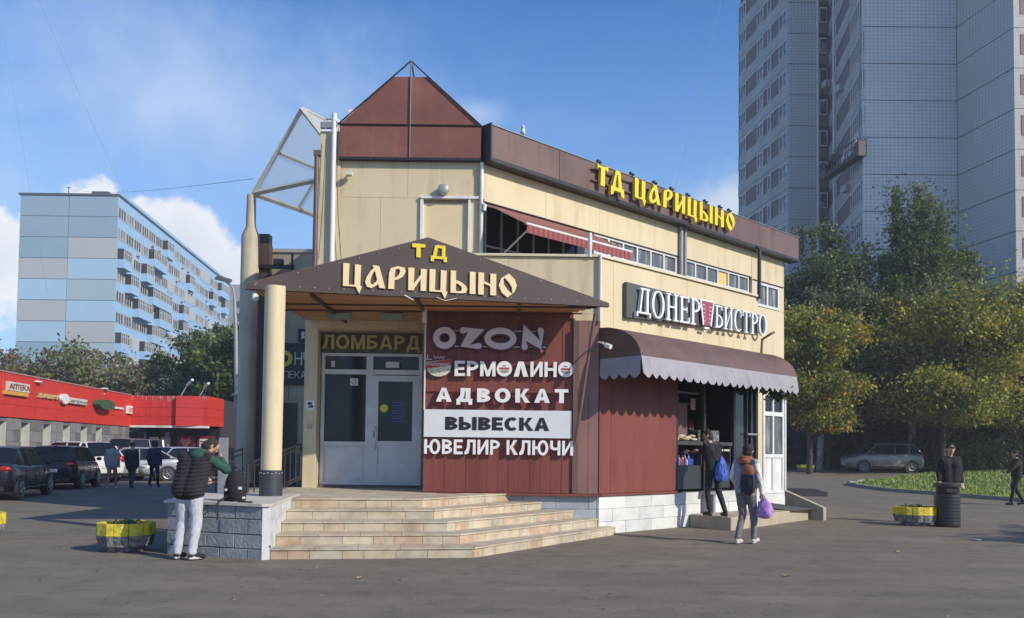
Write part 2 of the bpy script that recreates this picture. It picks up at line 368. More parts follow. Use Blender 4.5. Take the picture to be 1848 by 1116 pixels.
# ================================================================== GROUND
def sst(a): a = max(0., min(1., a)); return a * a * (3 - 2 * a)
def gz(x, y): return .55 * sst((y - 37) / 15) * sst((x - 2) / 8)
ASPH = M('asphalt', (.215, .175, .125), .88, col2=(.16, .13, .094), scale=.55, bump=.55, bscale=55, lo=.3, hi=.72)
def asphalt_details():
    t = ASPH.node_tree; b = t.nodes['Principled BSDF']; src = b.inputs['Base Color'].links[0].from_socket
    co = nd(t, 'ShaderNodeTexCoord').outputs['Object']
    # fine aggregate
    g = noise(t, co, 90, 3, .7); r_ = nd(t, 'ShaderNodeMapRange'); r_.inputs[1].default_value = .35; r_.inputs[2].default_value = .7; r_.inputs[3].default_value = .72; r_.inputs[4].default_value = 1.25; t.links.new(g, r_.inputs[0])
    # worn patches and tar stains
    p = noise(t, co, 2.4, 9, .72); r2 = nd(t, 'ShaderNodeMapRange'); r2.inputs[1].default_value = .38; r2.inputs[2].default_value = .50; r2.inputs[3].default_value = .78; r2.inputs[4].default_value = 1.0; t.links.new(p, r2.inputs[0])
    v = nd(t, 'ShaderNodeTexVoronoi', feature='DISTANCE_TO_EDGE'); v.inputs['Scale'].default_value = .45; v.inputs['Randomness'].default_value = 1
    wn = nd(t, 'ShaderNodeTexNoise'); wn.inputs['Scale'].default_value = 1.1; wn.inputs['Detail'].default_value = 6; t.links.new(co, wn.inputs['Vector'])
    ad = nd(t, 'ShaderNodeVectorMath', operation='ADD'); t.links.new(co, ad.inputs[0]); t.links.new(wn.outputs['Color'], ad.inputs[1]); t.links.new(ad.outputs[0], v.inputs['Vector'])
    cr = nd(t, 'ShaderNodeMapRange'); cr.inputs[1].default_value = .002; cr.inputs[2].default_value = .011; cr.inputs[3].default_value = .93; cr.inputs[4].default_value = 1.0; t.links.new(v.outputs['Distance'], cr.inputs[0])
    mp3 = nd(t, 'ShaderNodeMapping'); mp3.inputs['Scale'].default_value = (.25, 1.6, 1); mp3.inputs['Rotation'].default_value = (0, 0, .12); t.links.new(co, mp3.inputs['Vector'])
    q = noise(t, mp3.outputs[0], 1.3, 6, .6); r3 = nd(t, 'ShaderNodeMapRange'); r3.inputs[1].default_value = .35; r3.inputs[2].default_value = .65; r3.inputs[3].default_value = .86; r3.inputs[4].default_value = 1.1; t.links.new(q, r3.inputs[0])
    k = mth(t, 'MULTIPLY', mth(t, 'MULTIPLY', mth(t, 'MULTIPLY', r_.outputs[0], r2.outputs[0]), cr.outputs[0]), r3.outputs[0])
    vm = nd(t, 'ShaderNodeVectorMath', operation='SCALE'); t.links.new(src, vm.inputs[0]); t.links.new(k, vm.inputs['Scale'])
    t.links.new(vm.outputs[0], b.inputs['Base Color'])
asphalt_details()
def grid_ground():
    xs = [-1500, -600, -250, -120, -70] + [-50 + 4 * i for i in range(30)] + [80, 130, 250, 600, 1500]
    ys = [-400, -60, -15] + [3 * i for i in range(-2, 32)] + [100, 120, 160, 250, 600, 1500]
    vs = [(x, y, gz(x, y)) for y in ys for x in xs]; n = len(xs)
    fs = [(j * n + i, j * n + i + 1, (j + 1) * n + i + 1, (j + 1) * n + i) for j in range(len(ys) - 1) for i in range(n - 1)]
    o = MB().add(vs, fs).build('ground', ASPH, smooth=True); tag(o, kind='structure')
grid_ground()
# lawn with its kerb, front right
KERB = M('kerb_concrete', (.33, .31, .27), .85, scale=3, bump=.4, var=.3)
LW_ = [(16.4, 40.5), (16.35, 38.2), (16.35, 35.5), (16.9, 33.2), (17.3, 30.4), (17.9, 28.0), (22, 24), (30, 20)]
LB_ = [(42, 20), (45, 50), (38, 57), (29, 53), (22, 46.5), (18, 42.5)]
lawn_pts = LW_ + LB_
SOIL = M('lawn_soil', (.09, .12, .03), .95, col2=(.06, .07, .028), scale=1.2, bump=.4)
def clip_y(P, y0, y1):
    for lim, sg_ in ((y0, 1), (y1, -1)):
        out = []
        for i in range(len(P)):
            a, b_ = P[i - 1], P[i]; ia = (a[1] - lim) * sg_ >= 0; ib = (b_[1] - lim) * sg_ >= 0
            if ia != ib: t = (lim - a[1]) / (b_[1] - a[1]); out.append((a[0] + (b_[0] - a[0]) * t, lim))
            if ib: out.append(b_)
        P = out
        if not P: break
    return P
m = MB()
for k in range(20, 58, 2):
    Q = clip_y(lawn_pts, k, k + 2)
    if len(Q) > 2: m.add([(x, y, gz(x, y) + .05) for x, y in Q], [tuple(range(len(Q)))])
tag(m.build('lawn_soil', SOIL), kind='structure')
kb = thing('lawn_kerb', 'pale concrete kerb stones edging the lawn behind the black bin', 'kerb', (17, 34, 0))
kp = [(18, 42.5)] + LW_
for (x0, y0), (x1, y1) in zip(kp[:-1], kp[1:]):
    d = Vector((x1 - x0, y1 - y0)); n_ = max(1, round(d.length / 1.2))
    for i in range(n_):
        a = Vector((x0, y0)) + d * (i / n_); fr = Frame(a.x, a.y, math.atan2(d.y, d.x))
        MB().box(fr, .008, d.length / n_ - .008, -.06, .09, -.05, gz(a.x, a.y) + .14).build('kerb_stone', KERB, kb)
def grass(name, poly, n, h=.09):
    P = np.array(poly); lo = P.min(0); hi = P.max(0)
    q = RNG.uniform(lo, hi, (n * 3, 2))
    ins = np.zeros(len(q), bool); j = len(P) - 1
    for i in range(len(P)):
        c = ((P[i, 1] > q[:, 1]) != (P[j, 1] > q[:, 1])) & (q[:, 0] < (P[j, 0] - P[i, 0]) * (q[:, 1] - P[i, 1]) / (P[j, 1] - P[i, 1] + 1e-9) + P[i, 0]); ins ^= c; j = i
    q = q[ins][:n]; m = len(q); a = RNG.uniform(0, 2 * np.pi, m); w = RNG.uniform(.02, .05, m); hh = h * RNG.uniform(.5, 1.6, m)
    z = np.array([gz(x, y) for x, y in q]) + .05
    dx = np.cos(a) * w; dy = np.sin(a) * w; lean = RNG.normal(0, .03, (m, 2))
    V = np.stack([np.c_[q[:, 0] - dx, q[:, 1] - dy, z], np.c_[q[:, 0] + dx, q[:, 1] + dy, z], np.c_[q[:, 0] + lean[:, 0], q[:, 1] + lean[:, 1], z + hh]], 1).reshape(-1, 3)
    me = fast_mesh(name, V, 3, [M('grass_green', (.30, .38, .06), .7, col2=(.20, .27, .05), scale=.8), M('grass_dry', (.30, .29, .08), .8)], (RNG.random(m) < .22).astype(np.int32))
    o = bpy.data.objects.new(name, me); COL.objects.link(o); return tag(o, 'short green grass with yellowed tufts on the lawn', 'grass', kind='stuff')
def fast_mesh(name, V, k, mats, mi=None):
    nf = len(V) // k; me = bpy.data.meshes.new(name)
    me.vertices.add(len(V)); me.vertices.foreach_set('co', V.astype(np.float32).ravel())
    me.loops.add(len(V)); me.loops.foreach_set('vertex_index', np.arange(len(V), dtype=np.int32))
    me.polygons.add(nf); me.polygons.foreach_set('loop_start', np.arange(0, len(V), k, dtype=np.int32))
    for m in mats: me.materials.append(m)
    if mi is not None: me.polygons.foreach_set('material_index', mi.astype(np.int32))
    me.update(); me.validate(); return me
grass('lawn_grass', [(x, y) for x, y in lawn_pts], 60000)

# ================================================================== MAIN BUILDING
A43 = R(43)
FR = Frame(0, 15.67, 0); LW = Frame(1.65, 15.67, A43); UF = Frame(0, 16.9, 0); UP = Frame(-.66, 16.9, A43); DF = Frame(0, 17.25, 0)
P2 = lambda fr, u, v: fr(u, v, 0)[:2]
B = thing('shop_building', 'two storey cream and maroon shopping centre with brown parapet and gable in the middle', 'building', (0, 17, 0))
core = MB()
core.plan([(-4.22, 17.33), (-1.58, 17.33), (-.6, 17.33), (1, 18.5), (6.5, 23.6), (3, 33), (-5.0, 27)], 0, 3.97)
core.plan([(-3.98, 16.98), (-.63, 16.98), P2(UP, 12.15, -.08), (3, 33), (-5.0, 27)], 3.975, 4.9)
core.plan([P2(UP, 8.0, -.14), P2(UP, 12.15, -.14), P2(UP, 12.15, -3), P2(UP, 8.0, -3)], 0, 3.97)
core.plan([(-3.98, 16.98), (-.63, 16.98), P2(UP, .03, -.14), P2(UP, 12.15, -.14), (3, 33), (-5.0, 27)], 4.901, 8.0)
wall = core.build('wall', CREAM_D, B)
lowc = MB()
lowc.plan([(-1.58, 15.75), (1.62, 15.75), P2(LW, 5.62, -.08), P2(LW, 5.62, -2.6), P2(LW, -.8, -2.6), (-1.58, 17.4)], 0, .70)
lowc.plan([(-1.58, 15.75), (1.62, 15.75), P2(LW, 2.42, -.08), P2(LW, 2.42, -2.3), P2(LW, 5.58, -2.3), P2(LW, 5.58, -.08), P2(LW, 5.62, -.08), P2(LW, 5.62, -2.6), P2(LW, -.8, -2.6), (-1.58, 17.4)], .702, 3.35)
lowc.plan([(-1.58, 15.75), (1.62, 15.75), P2(LW, 5.62, -.08), P2(LW, 5.62, -2.6), P2(LW, -.8, -2.6), (-1.58, 17.4)], 3.352, 4.9)
lowc.plan([(-1.58, 15.75), (1.62, 15.75), P2(LW, 5.6, -.08), P2(LW, 5.6, -.28), (1.55, 15.95), (-1.58, 15.95)], 4.902, 5.24)
lowc.build('wall', CREAM_D, B)
def panel(fr, u0, u1, z0, z1, mat=CREAM, v0=-.08, v1=0., name='cladding_panel', g=.0028, par=None, bev=0.):
    o = MB().box(fr, u0 + g, u1 - g, v0, v1 + random.uniform(-.002, .002), z0 + g, z1 - g).build(name, mat, par or B)
    return o
# upper front
for u0, u1, z0, z1 in [(-3.58, -2.75, 4.9, 6.72), (-2.75, -1.91, 4.9, 6.72), (-.91, -.66, 4.9, 6.72), (-3.58, -2.2, 6.72, 7.48), (-2.2, -.66, 6.72, 7.48), (-1.95, -.87, 6.70, 6.722)]:
    panel(UF, u0, u1, z0, z1)
panel(UF, -4.02, -3.58, 4.9, 8.08, v1=.03)
panel(UF, -4.02, -.66, 4.0, 4.9)
MB().box(UF, -1.87, -.95, -.06, -.03, 5.0, 6.62).build('terrace_door', M('terrace_door_cream', (.72, .58, .34), .55, var=.08, scale=1), B)
m = MB(); m.box(UF, -1.93, -1.87, -.04, .05, 5.0, 6.70); m.box(UF, -.95, -.90, -.04, .05, 5.0, 6.70); m.box(UF, -1.93, -.62, -.04, .07, 6.70, 6.75)
m.build('door_frame', WHITE, B)
m = MB(); m.lathe((0, 0, 0), [(.04, -.12), (.11, -.10), (.12, -.02), (.12, 0), (.10, .05), (.05, .075)], 16)
m.v = [(-1.46 + x, 16.9 - .12 - z, 6.87 + y) for x, y, z in m.v]
m.build('wall_lamp', M('bulkhead_lamp', (.45, .45, .43), .3, metal=.4), B, smooth=True)
m = MB(); m.tube([(-3.42, 16.9, 7.18), (-3.40, 16.78, 7.16)], .02); m.box(UF, -3.44, -3.32, .08, .22, 7.12, 7.19); m.build('security_camera', PVC, B)
# pipes of the left corner
m = MB(); m.tube([(-3.72, 16.82, 5.0), (-3.72, 16.82, 8.42)], .055, 10); m.tube([(-3.72, 16.82, 8.3), (-3.60, 16.82, 8.22)], .05, 8); m.build('white_pipe', WHITE, B, smooth=True)
m = MB(); m.tube([(-4.07, 16.85, 4.3), (-4.07, 16.85, 7.62)], .05, 10); m.box(UF, -4.13, -3.99, -.04, .1, 7.55, 7.66); m.build('drain_pipe', BROWN, B, smooth=True)
m = MB(); m.tube([(-.68, 16.84, 5.3), (-.68, 16.84, 7.45)], .04, 10); m.tube([(-.68, 16.84, 6.6), (-.60, 16.80, 6.55), (-.62, 16.80, 6.45)], .04, 8); m.build('white_pipe', WHITE, B, smooth=True)
m = MB(); m.tube([(-3.62, 16.78, 8.1), (-3.64, 16.78, 7.2), (-3.60, 16.8, 6.3), (-3.5, 16.8, 5.2)], .008, 5); m.tube([(-3.88, 16.8, 7.9), (-3.92, 16.8, 6.5), (-3.98, 16.8, 5.4)], .007, 5); m.build('cable', BLACK, B)
m = MB(); m.box(WF, -3.78, -3.3, -18.9, -18.5, 8.0, 9.22); m.build('roof_vent', WHITE, B)
m = MB(); m.box(UF, -4.0, -3.75, .03, .12, 8.12, 8.24); m.tube([(-3.9, 16.8, 8.1), (-3.9, 16.8, 8.3), (-3.78, 16.8, 8.3)], .02, 6); m.build('junction_box', GREYM, B)
# brown band round the roof and the gable
for u0, u1 in [(-3.60, -2.17), (-2.17, -.70)]: panel(UF, u0, u1, 7.52, 8.185, BROWN if u0 > 0 else GABLE, -.07, .12, 'parapet_panel')
MB().box(UF, -3.61, -.69, -.05, .135, 7.47, 7.518).build('parapet_trim', DARKM, B)
for pts in ([(-3.60, 8.195), (-2.165, 8.195), (-2.165, 9.2), (-2.52, 9.2)], [(-2.155, 8.195), (-.70, 8.195), (-1.78, 9.2), (-2.155, 9.2)]):
    MB().poly(UF, pts, -1.6, .11).build('gable_panel', GABLE, B)
m = MB()
for a, b_ in [((-3.63, 8.19), (-2.16, 9.52)), ((-2.16, 9.52), (-.68, 8.17)), ((-2.16, 7.5), (-2.16, 9.52)), ((-3.6, 8.19), (-.7, 8.19))]:
    m.tube([UF(a[0], .135, a[1]), UF(b_[0], .135, b_[1])], .016, 6)
m.tube([UF(-2.16, .135, 9.52), UF(-2.16, -1.6, 9.2)], .016, 6)
m.build('gable_rail', DARKM, B)
segs = [0, 2.0, 5.0, 8.0, 11.0, 12.62]
for a, b_ in zip(segs[:-1], segs[1:]): panel(UP, a, b_, 7.52, 8.185, BROWN, -.06, .26, 'parapet_panel', g=.006)
MB().box(UP, -.02, 12.63, -.06, .285, 7.44, 7.515).build('parapet_trim', DARKM, B)
MB().box(UP, -.05, -.005, .0, .29, 7.45, 8.22).build('parapet_trim', DARKM, B)
MB().box(UP, -.02, 12.63, -.1, .28, 8.186, 8.20).build('parapet_trim', GREYM, B)
# upper right wall
seg = [0, 1.85, 3.65, 5.2, 6.8, 8.6, 10.35]
for a, b_ in zip(seg[:-1], seg[1:]): panel(UP, a, b_, 6.68, 7.44)
panel(UP, 3.42, 10.35, 4.9, 6.17); panel(UP, 6.72, 7.0, 6.17, 6.68)
MB().box(UP, 0, 10.3, 0, .03, 6.655, 6.675).build('window_trim', DARKM, B)
def window(fr, u0, u1, z0, z1, n, v=0., fw=.05, mat=PVC, pane=WGLASS, par=None, widths=None, trans=None, alt=None):
    f = MB(); par = par or B
    f.box(fr, u0, u1, v - .08, v, z0, z0 + fw); f.box(fr, u0, u1, v - .08, v, z1 - fw, z1)
    w = (u1 - u0) / n
    for i in range(n + 1):
        c = u0 + w * i; a = max(u0, c - fw / 2); b_ = min(u1, c + fw / 2)
        if i == 0: b_ = u0 + fw
        if i == n: a = u1 - fw
        f.box(fr, a, b_, v - .078, v - .001, z0 + fw, z1 - fw)
    if trans: f.box(fr, u0 + fw, u1 - fw, v - .076, v - .002, trans - fw / 2, trans + fw / 2)
    wo_ = f.build('window', mat, par)
    for i in range(n):
        p = alt[i] if alt and i in alt else pane
        MB().box(fr, u0 + w * i + .01, u0 + w * (i + 1) - .01, v - .06, v - .045, z0 + .01, z1 - .01).build('pane', p, wo_)
    return wo_
YP = M('yellow_board_pane', (.75, .50, .16), .6)
window(UP, 3.45, 6.70, 6.18, 6.66, 6, -.0, .055)
window(UP, 7.02, 10.2, 6.18, 6.66, 6, -.0, .055, alt={3: YP})
window(UP, .1, 3.40, 4.95, 6.64, 7, -.02, .035, M('terrace_frame', (.30, .29, .27), .5), DGLASS, trans=5.78, alt={6: WGLASS})
m = MB(); m.tube([UP(6.8, .06, 5.2), UP(6.8, .06, 7.45)], .06, 10); m.tube([UP(6.98, .06, 5.2), UP(6.98, .06, 7.45)], .05, 10); m.build('drain_pipe', GREYM, B, smooth=True)
m = MB(); m.tube([LW(5.62, .05, 5.2), LW(5.62, .05, 6.36), LW(5.50, .05, 6.40)], .045, 10); m.build('drain_pipe', DARKM, B, smooth=True)
# right end of the building, full height behind the bistro block
for z0, z1 in [(3.36, 5.86), (6.62, 7.44)]: panel(UP, 10.37, 12.2, z0, z1)
panel(UP, 10.37, 10.56, 5.86, 6.62); panel(UP, 11.92, 12.2, 5.86, 6.62); panel(UP, 10.37, 10.95, .35, 3.36)
window(UP, 10.56, 11.92, 5.88, 6.60, 2, 0.0, .08)
panel(UP, 10.4, 12.15, 6.605, 6.63, DARKM, -.05, .03, 'window_trim')
blocks_end = True
# lower cream band
panel(FR, -1.66, -.1, 4.16, 5.24); panel(FR, -.1, 1.62, 4.16, 5.24); panel(FR, 1.14, 1.62, 4.03, 4.16)
for a, b_ in [(.0, .38), (.38, 2.8), (2.8, 5.3), (5.3, 5.65)]: panel(LW, a, b_, 3.9, 5.24)
m = MB(); m.plan([(-1.68, 15.62), (1.66, 15.62), P2(LW, 5.6, .05), P2(LW, 5.6, -.3), (1.52, 15.97), (-1.68, 15.97)], 5.245, 5.29); m.build('terrace_coping', M('coping_cream', (.70, .62, .44), .6), B)
MB().tube([(1.64, 15.62, 4.0), (1.64, 15.62, 5.28)], .03, 6).build('corner_trim', PVC, B)
MB().tube([(1.44, 15.64, 5.24), (1.44, 15.64, 5.7)], .04, 8).build('white_pipe', PVC, B)
# maroon siding on the front: single upright planks
for i in range(14):
    panel(FR, -1.66 + i * .2, -1.66 + (i + 1) * .2, .76, 4.155, MAROON, -.08, random.uniform(-.004, .002), 'plank', g=.002)
MAR2 = M('maroon_sheet_faded', (.26, .13, .105), .5, scale=1.2)
panel(FR, 1.14, 1.24, .76, 4.03, BROWN, -.05, .045, 'corner_post')
panel(FR, 1.24, 1.44, .76, 4.03, MAR2, -.08, .0, 'plank'); panel(FR, 1.44, 1.63, .76, 4.03, MAR2, -.08, .004, 'plank')
for a, b_ in [(.0, .34), (.34, 1.35), (1.35, 2.44)]: panel(LW, a, b_, .76, 3.9, MAROON, -.08, 0, 'siding_panel')
m = MB(); m.plan([(-1.69, 15.56), (1.70, 15.56), P2(LW, .02, .04), P2(LW, 2.46, .04), P2(LW, 2.46, -.1), (1.5, 15.8), (-1.69, 15.8)], .715, .755); m.build('sill', MAROON, B)
# plinth of painted blocks
GB = [M('plinth_grey_%d' % i, c, .8, scale=4, bump=.5, bscale=14, var=.2) for i, c in enumerate([(.36, .38, .41), (.42, .44, .46), (.33, .35, .38)])]
WB = [M('plinth_white_%d' % i, c, .75, scale=2.2, bump=.35, bscale=14, var=.22, lo=.45, hi=.7) for i, c in enumerate([(.66, .65, .61), (.60, .60, .57), (.70, .69, .65)])]
def blocks(fr, u0, u1, z0, z1, bw, rows, mats, v=0.0, par=None, d=.08):
    h = (z1 - z0) / rows
    for r_ in range(rows):
        u = u0 - (bw / 2 if r_ % 2 else 0) 
        while u < u1 - .02:
            a = max(u, u0); b_ = min(u + bw, u1)
            if b_ - a > .03:
                MB().box(fr, a + .0022, b_ - .0022, v - d, v + random.uniform(-.003, .003), z0 + r_ * h + .0022, z0 + (r_ + 1) * h - .0022).build('block', random.choice(mats), par or B, bevel=.006)
            u += bw
blocks(FR, -.4, 1.60, -.02, .712, .62, 3, GB)
blocks(LW, .0, 5.65, -.02, .712, .80, 3, WB)
# pawnshop entrance recess
panel(DF, -4.26, -3.99, .75, 4.2, CREAM, -.08, .30, 'pier'); panel(DF, -3.99, -1.67, 3.96, 4.2, CREAM, -.08, .02); panel(DF, -3.99, -1.67, 3.55, 3.96, CREAM_D, -.08, -.02)
panel(DF, -4.02, -1.67, 4.2, 4.9, CREAM_D, -.08, .1)
fr_ = MB(); FG = M('door_frame_grey', (.64, .64, .64), .45, scale=2)
for a, b_ in [(-3.97, -3.90), (-3.04, -2.90), (-1.95, -1.88)]: fr_.box(DF, a, b_, -.08, .02, .81, 3.54)
for a, b_ in [(-3.90, -3.04), (-2.90, -1.95)]:
    for z0, z1 in [(3.48, 3.54), (3.10, 3.20), (.81, .87)]: fr_.box(DF, a, b_, -.079, .019, z0, z1)
fr_.box(DF, -3.90, -3.04, -.078, .018, 1.62, 1.70)
ED = fr_.build('entrance', FG, B)
MB().box(DF, -3.90, -3.04, -.05, -.03, .87, 1.62).build('lower_panel', FG, ED)
MB().box(DF, -3.85, -3.09, -.03, -.018, .92, 1.57).build('lower_panel', FG, ED)
MB().box(DF, -3.90, -3.04, -.05, -.035, 1.70, 3.10).build('pane', DGLASS, ED)
for a, b_ in [(-3.90, -3.04), (-2.90, -1.95)]: MB().box(DF, a, b_, -.05, -.035, 3.20, 3.48).build('pane', DGLASS, ED)
dl = MB()
for a, b_ in [(-2.90, -2.78), (-2.07, -1.95)]: dl.box(DF, a, b_, -.03, .03, .87, 3.08)
for z0, z1 in [(.87, .97), (1.58, 1.72), (2.96, 3.08)]: dl.box(DF, -2.78, -2.07, -.029, .029, z0, z1)
DL = dl.build('door', FG, B)
MB().box(DF, -2.78, -2.07, -.01, .01, .97, 1.58).build('lower_panel', FG, DL)
MB().box(DF, -2.78, -2.07, -.01, .005, 1.72, 2.96).build('pane', DGLASS, DL)
m = MB(); m.tube([DF(-2.83, .03, 1.55), DF(-2.83, .10, 1.6), DF(-2.80, .11, 1.8), DF(-2.83, .10, 1.98), DF(-2.83, .03, 2.02)], .016, 8); m.build('handle', WHITE, DL, smooth=True)
m = MB(); m.box(DF, -2.87, -2.84, .03, .05, 1.8, 1.92); m.build('lock', GREYM, DL)
m = MB()
for z in (1.1, 2.0, 2.9): m.box(DF, -1.96, -1.93, .02, .05, z, z + .09)
m.build('hinge', WHITE, DL)
MB().box(DF, -3.99, -1.67, -.08, .12, .745, .80).build('threshold', M('threshold_stone', (.16, .14, .12), .8), B)
# little notices on the door and pier
m = MB(); m.box(DF, -3.38, -3.22, -.034, -.028, 2.87, 3.02); st = m.build('notice_sticker', WHITE, ED)
m = MB(); m.tube([DF(-3.30 + .05 * math.cos(q), -.026, 2.945 + .05 * math.sin(q)) for q in [i * math.pi / 8 for i in range(17)]], .006, 5); m.tube([DF(-3.335, -.026, 2.91), DF(-3.265, -.026, 2.98)], .006, 5); m.build('notice_print', BLACK, ED)
m = MB(); m.tube([DF(-2.66, .006, 2.40), DF(-2.66, .012, 2.40)], .085, 20); m.build('round_sticker', M('sticker_yellow', (.75, .68, .08), .5), DL)
HB = M('sticker_blue_print', (.06, .09, .32), .5)
m = MB()
for i in range(8): m.box(DF, -2.50 + .02 * (i % 3), -2.22 - .02 * (i % 2), .006, .009, 2.12 + i * .055, 2.145 + i * .055)
m.build('opening_hours_print', HB, DL)
m = MB(); m.box(DF, -3.88, -3.66, -.034, -.03, 3.22, 3.46); m.build('notice_sticker', M('sticker_dark', (.10, .05, .045), .5), ED)
word('1', DF, -3.78, -3.71, 3.25, .14, -.03, -.024, WHITE, ED, .01, name='notice_print')
m = MB(); m.box(DF, -4.21, -4.03, .305, .31, 2.33, 2.53); m.build('camera_notice', WHITE, B)
m = MB(); m.box(DF, -4.17, -4.09, .311, .316, 2.44, 2.49); m.box(DF, -4.12, -4.06, .311, .317, 2.38, 2.43); m.box(DF, -4.16, -4.13, .311, .318, 2.38, 2.42); m.build('notice_print', BLACK, B)
m = MB(); m.box(DF, -4.17, -4.07, .305, .312, 1.95, 2.05); m.build('pink_notice', M('pink_note', (.55, .36, .28), .7), B)
m = MB(); m.box(DF, -2.62, -2.35, -.02, .12, 3.24, 3.36); m.build('transom_notice', PVC, B)

# bistro inside the recess
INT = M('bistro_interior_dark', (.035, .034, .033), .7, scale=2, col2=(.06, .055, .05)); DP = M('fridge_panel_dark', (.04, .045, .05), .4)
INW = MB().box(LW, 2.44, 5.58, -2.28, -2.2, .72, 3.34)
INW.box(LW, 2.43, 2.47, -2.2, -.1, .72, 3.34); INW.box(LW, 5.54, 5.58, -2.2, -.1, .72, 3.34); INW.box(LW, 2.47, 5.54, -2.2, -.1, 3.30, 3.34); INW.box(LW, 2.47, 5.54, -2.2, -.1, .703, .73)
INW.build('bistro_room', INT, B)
ct = thing('bistro_counter', 'black serving counter with glazed snack shelves in the bistro window', 'counter', LW(3.3, -.3, .75))
m = MB(); m.box(LW, 2.5, 4.6, -.6, -.02, 1.72, 1.80); m.build('counter_top', M('counter_top_dark', (.06, .055, .05), .3), ct)
for a, b_ in [(2.52, 3.42), (3.52, 4.55)]:
    m = MB(); m.box(LW, a, b_, -.5, -.06, .78, 1.27); m.build('lower_panel', DP, ct)
    m = MB(); m.box(LW, a, b_, -.5, -.46, 1.27, 1.70); m.box(LW, a, b_, -.46, -.08, 1.27, 1.285); m.box(LW, a, a + .03, -.46, -.04, 1.285, 1.70); m.box(LW, b_ - .03, b_, -.46, -.04, 1.285, 1.70); m.build('shelf', DP, ct)
m = MB(); m.box(LW, 3.53, 4.5, -.2, -.03, 1.60, 1.64); m.build('shelf_light_strip', M('shelf_edge_cream', (.6, .56, .45), .5), ct)
PC = [M('pack_%d' % i, c, .4) for i, c in enumerate([(.5, .04, .03), (.05, .14, .5), (.7, .68, .6), (.08, .35, .6), (.6, .45, .1), (.4, .2, .12), (.75, .72, .66), (.5, .08, .25)])]
nth = 0
for k, (a, b_, pal) in enumerate([(2.58, 3.36, [1, 3, 2, 7, 1, 0]), (3.60, 4.46, [6, 4, 2, 5, 4, 6])]):
    u = a; 
    while u < b_:
        w = random.uniform(.045, .075); h = random.uniform(.14, .26)
        c = LW(u, -.24, 1.29)
        o = MB().lathe(c, [(w * .42, 0), (w * .45, .01), (w * .45, h * .6), (w * .2, h * .8), (w * .2, h)], 8).build('snack_pack', PC[random.choice(pal)])
        nth = nth + 1 if u > a + .001 else 0
        tag(o, '%s snack pack on the %s glazed shelf of the bistro counter' % (['first', 'second', 'third', 'fourth', 'fifth', 'sixth', 'seventh', 'eighth', 'ninth', 'tenth', 'eleventh', 'twelfth', 'thirteenth', 'fourteenth', 'fifteenth'][nth] + ' from left', ['left', 'right'][k]), 'food pack', ['packs on the left counter shelf', 'packs on the right counter shelf'][k]); u += w + .012
m = MB(); m.box(LW, 3.55, 4.35, -.55, -.2, 1.801, 2.06)
tag(m.build('foil_tray', M('foil_silver', (.45, .45, .44), .35, col2=(.12, .12, .12), scale=22, metal=.6, lo=.45, hi=.55, bump=.8, bscale=25), bevel=.02), 'crinkled silver foil tray on the bistro counter', 'tray')
m = MB(); m.box(LW, 2.75, 3.25, -.62, -.3, 1.801, 2.6); m.box(LW, 2.72, 3.28, -.64, -.28, 2.6, 2.63)
tag(m.build('grill_cabinet', M('grill_cabinet_brown', (.17, .09, .075), .5)), 'brown upright grill cabinet on the left of the bistro counter', 'cabinet')
for k, u in enumerate((3.98, 4.08)):
    o = MB().lathe(LW(u, -.75, 2.02), [(.033, -.22), (.035, 0), (.035, .16), (.012, .22), (.010, .27)], 10)
    ob = o.build('sauce_bottle', M('sauce_red', (.55, .05, .03), .35)); m = MB().lathe(LW(u, -.75, 2.05), [(.036, 0), (.036, .07)], 10); 
    tag(ob, ['red sauce bottle with white band behind the counter, the left one of a pair', 'red sauce bottle with white band behind the counter, the right one of a pair'][k], 'bottle', 'red sauce bottles'); m.build('label_band', WHITE, ob)
m = MB(); m.box(LW, 3.45, 3.62, -.36, -.35, 2.5, 2.75); tag(m.build('price_sheet', M('pink_paper', (.62, .32, .34), .7)), 'pink paper sheet hanging above the bistro counter', 'paper sheet')
m = MB(); m.box(LW, 4.5, 4.68, -.8, -.78, 1.9, 2.45); tag(m.build('menu_card', WHITE), 'tall white menu card behind the man at the counter', 'menu card')
bd = thing('bread_pile', 'pale wrapped flatbreads piled on the left end of the counter', 'bread', LW(2.9, -.15, 1.8))
for k in range(7):
    m = MB(); c = LW(2.6 + .11 * k, -.15 + .03 * (k % 2), 1.84 + .035 * (k % 3)); m.ball(c, .09, .06, .035, 10, 6); m.build('flatbread', M('bread_tan', (.55, .40, .25), .8, scale=14) if k % 2 else M('bread_pale', (.68, .62, .52), .7), bd, smooth=True)
m = MB(); m.box(LW, 2.6, 3.9, -.5, -.45, 2.86, 2.90); m.build('hanging_rail', GREYM, B)
m = MB(); m.box(LW, 4.9, 5.3, -2.1, -1.8, .8, 2.6); m.build('shelf_unit', M('shelf_grey', (.10, .10, .10), .5), B)
# glazing and posts of the bistro front
for a, b_ in [(2.44, 2.50), (3.44, 3.50), (4.62, 4.70), (5.16, 5.22), (5.34, 5.38), (5.56, 5.66)]:
    MB().box(LW, a, b_, -.10, .0, .74, 3.32).build('shopfront_post', DARKM, B)
BG = M('bistro_glass', (.03, .035, .035), .06, spec=.6)
MB().box(LW, 4.70, 5.16, -.06, -.045, .8, 3.30).build('pane', BG, B); MB().box(LW, 5.38, 5.56, -.06, -.045, .8, 3.30).build('pane', BG, B)
MB().box(LW, 5.12, 5.64, .02, .06, 1.98, 2.02).build('push_bar', GREYM, B)
MB().box(LW, 2.44, 5.66, -.12, .0, 3.25, 3.34).build('shopfront_beam', DARKM, B)
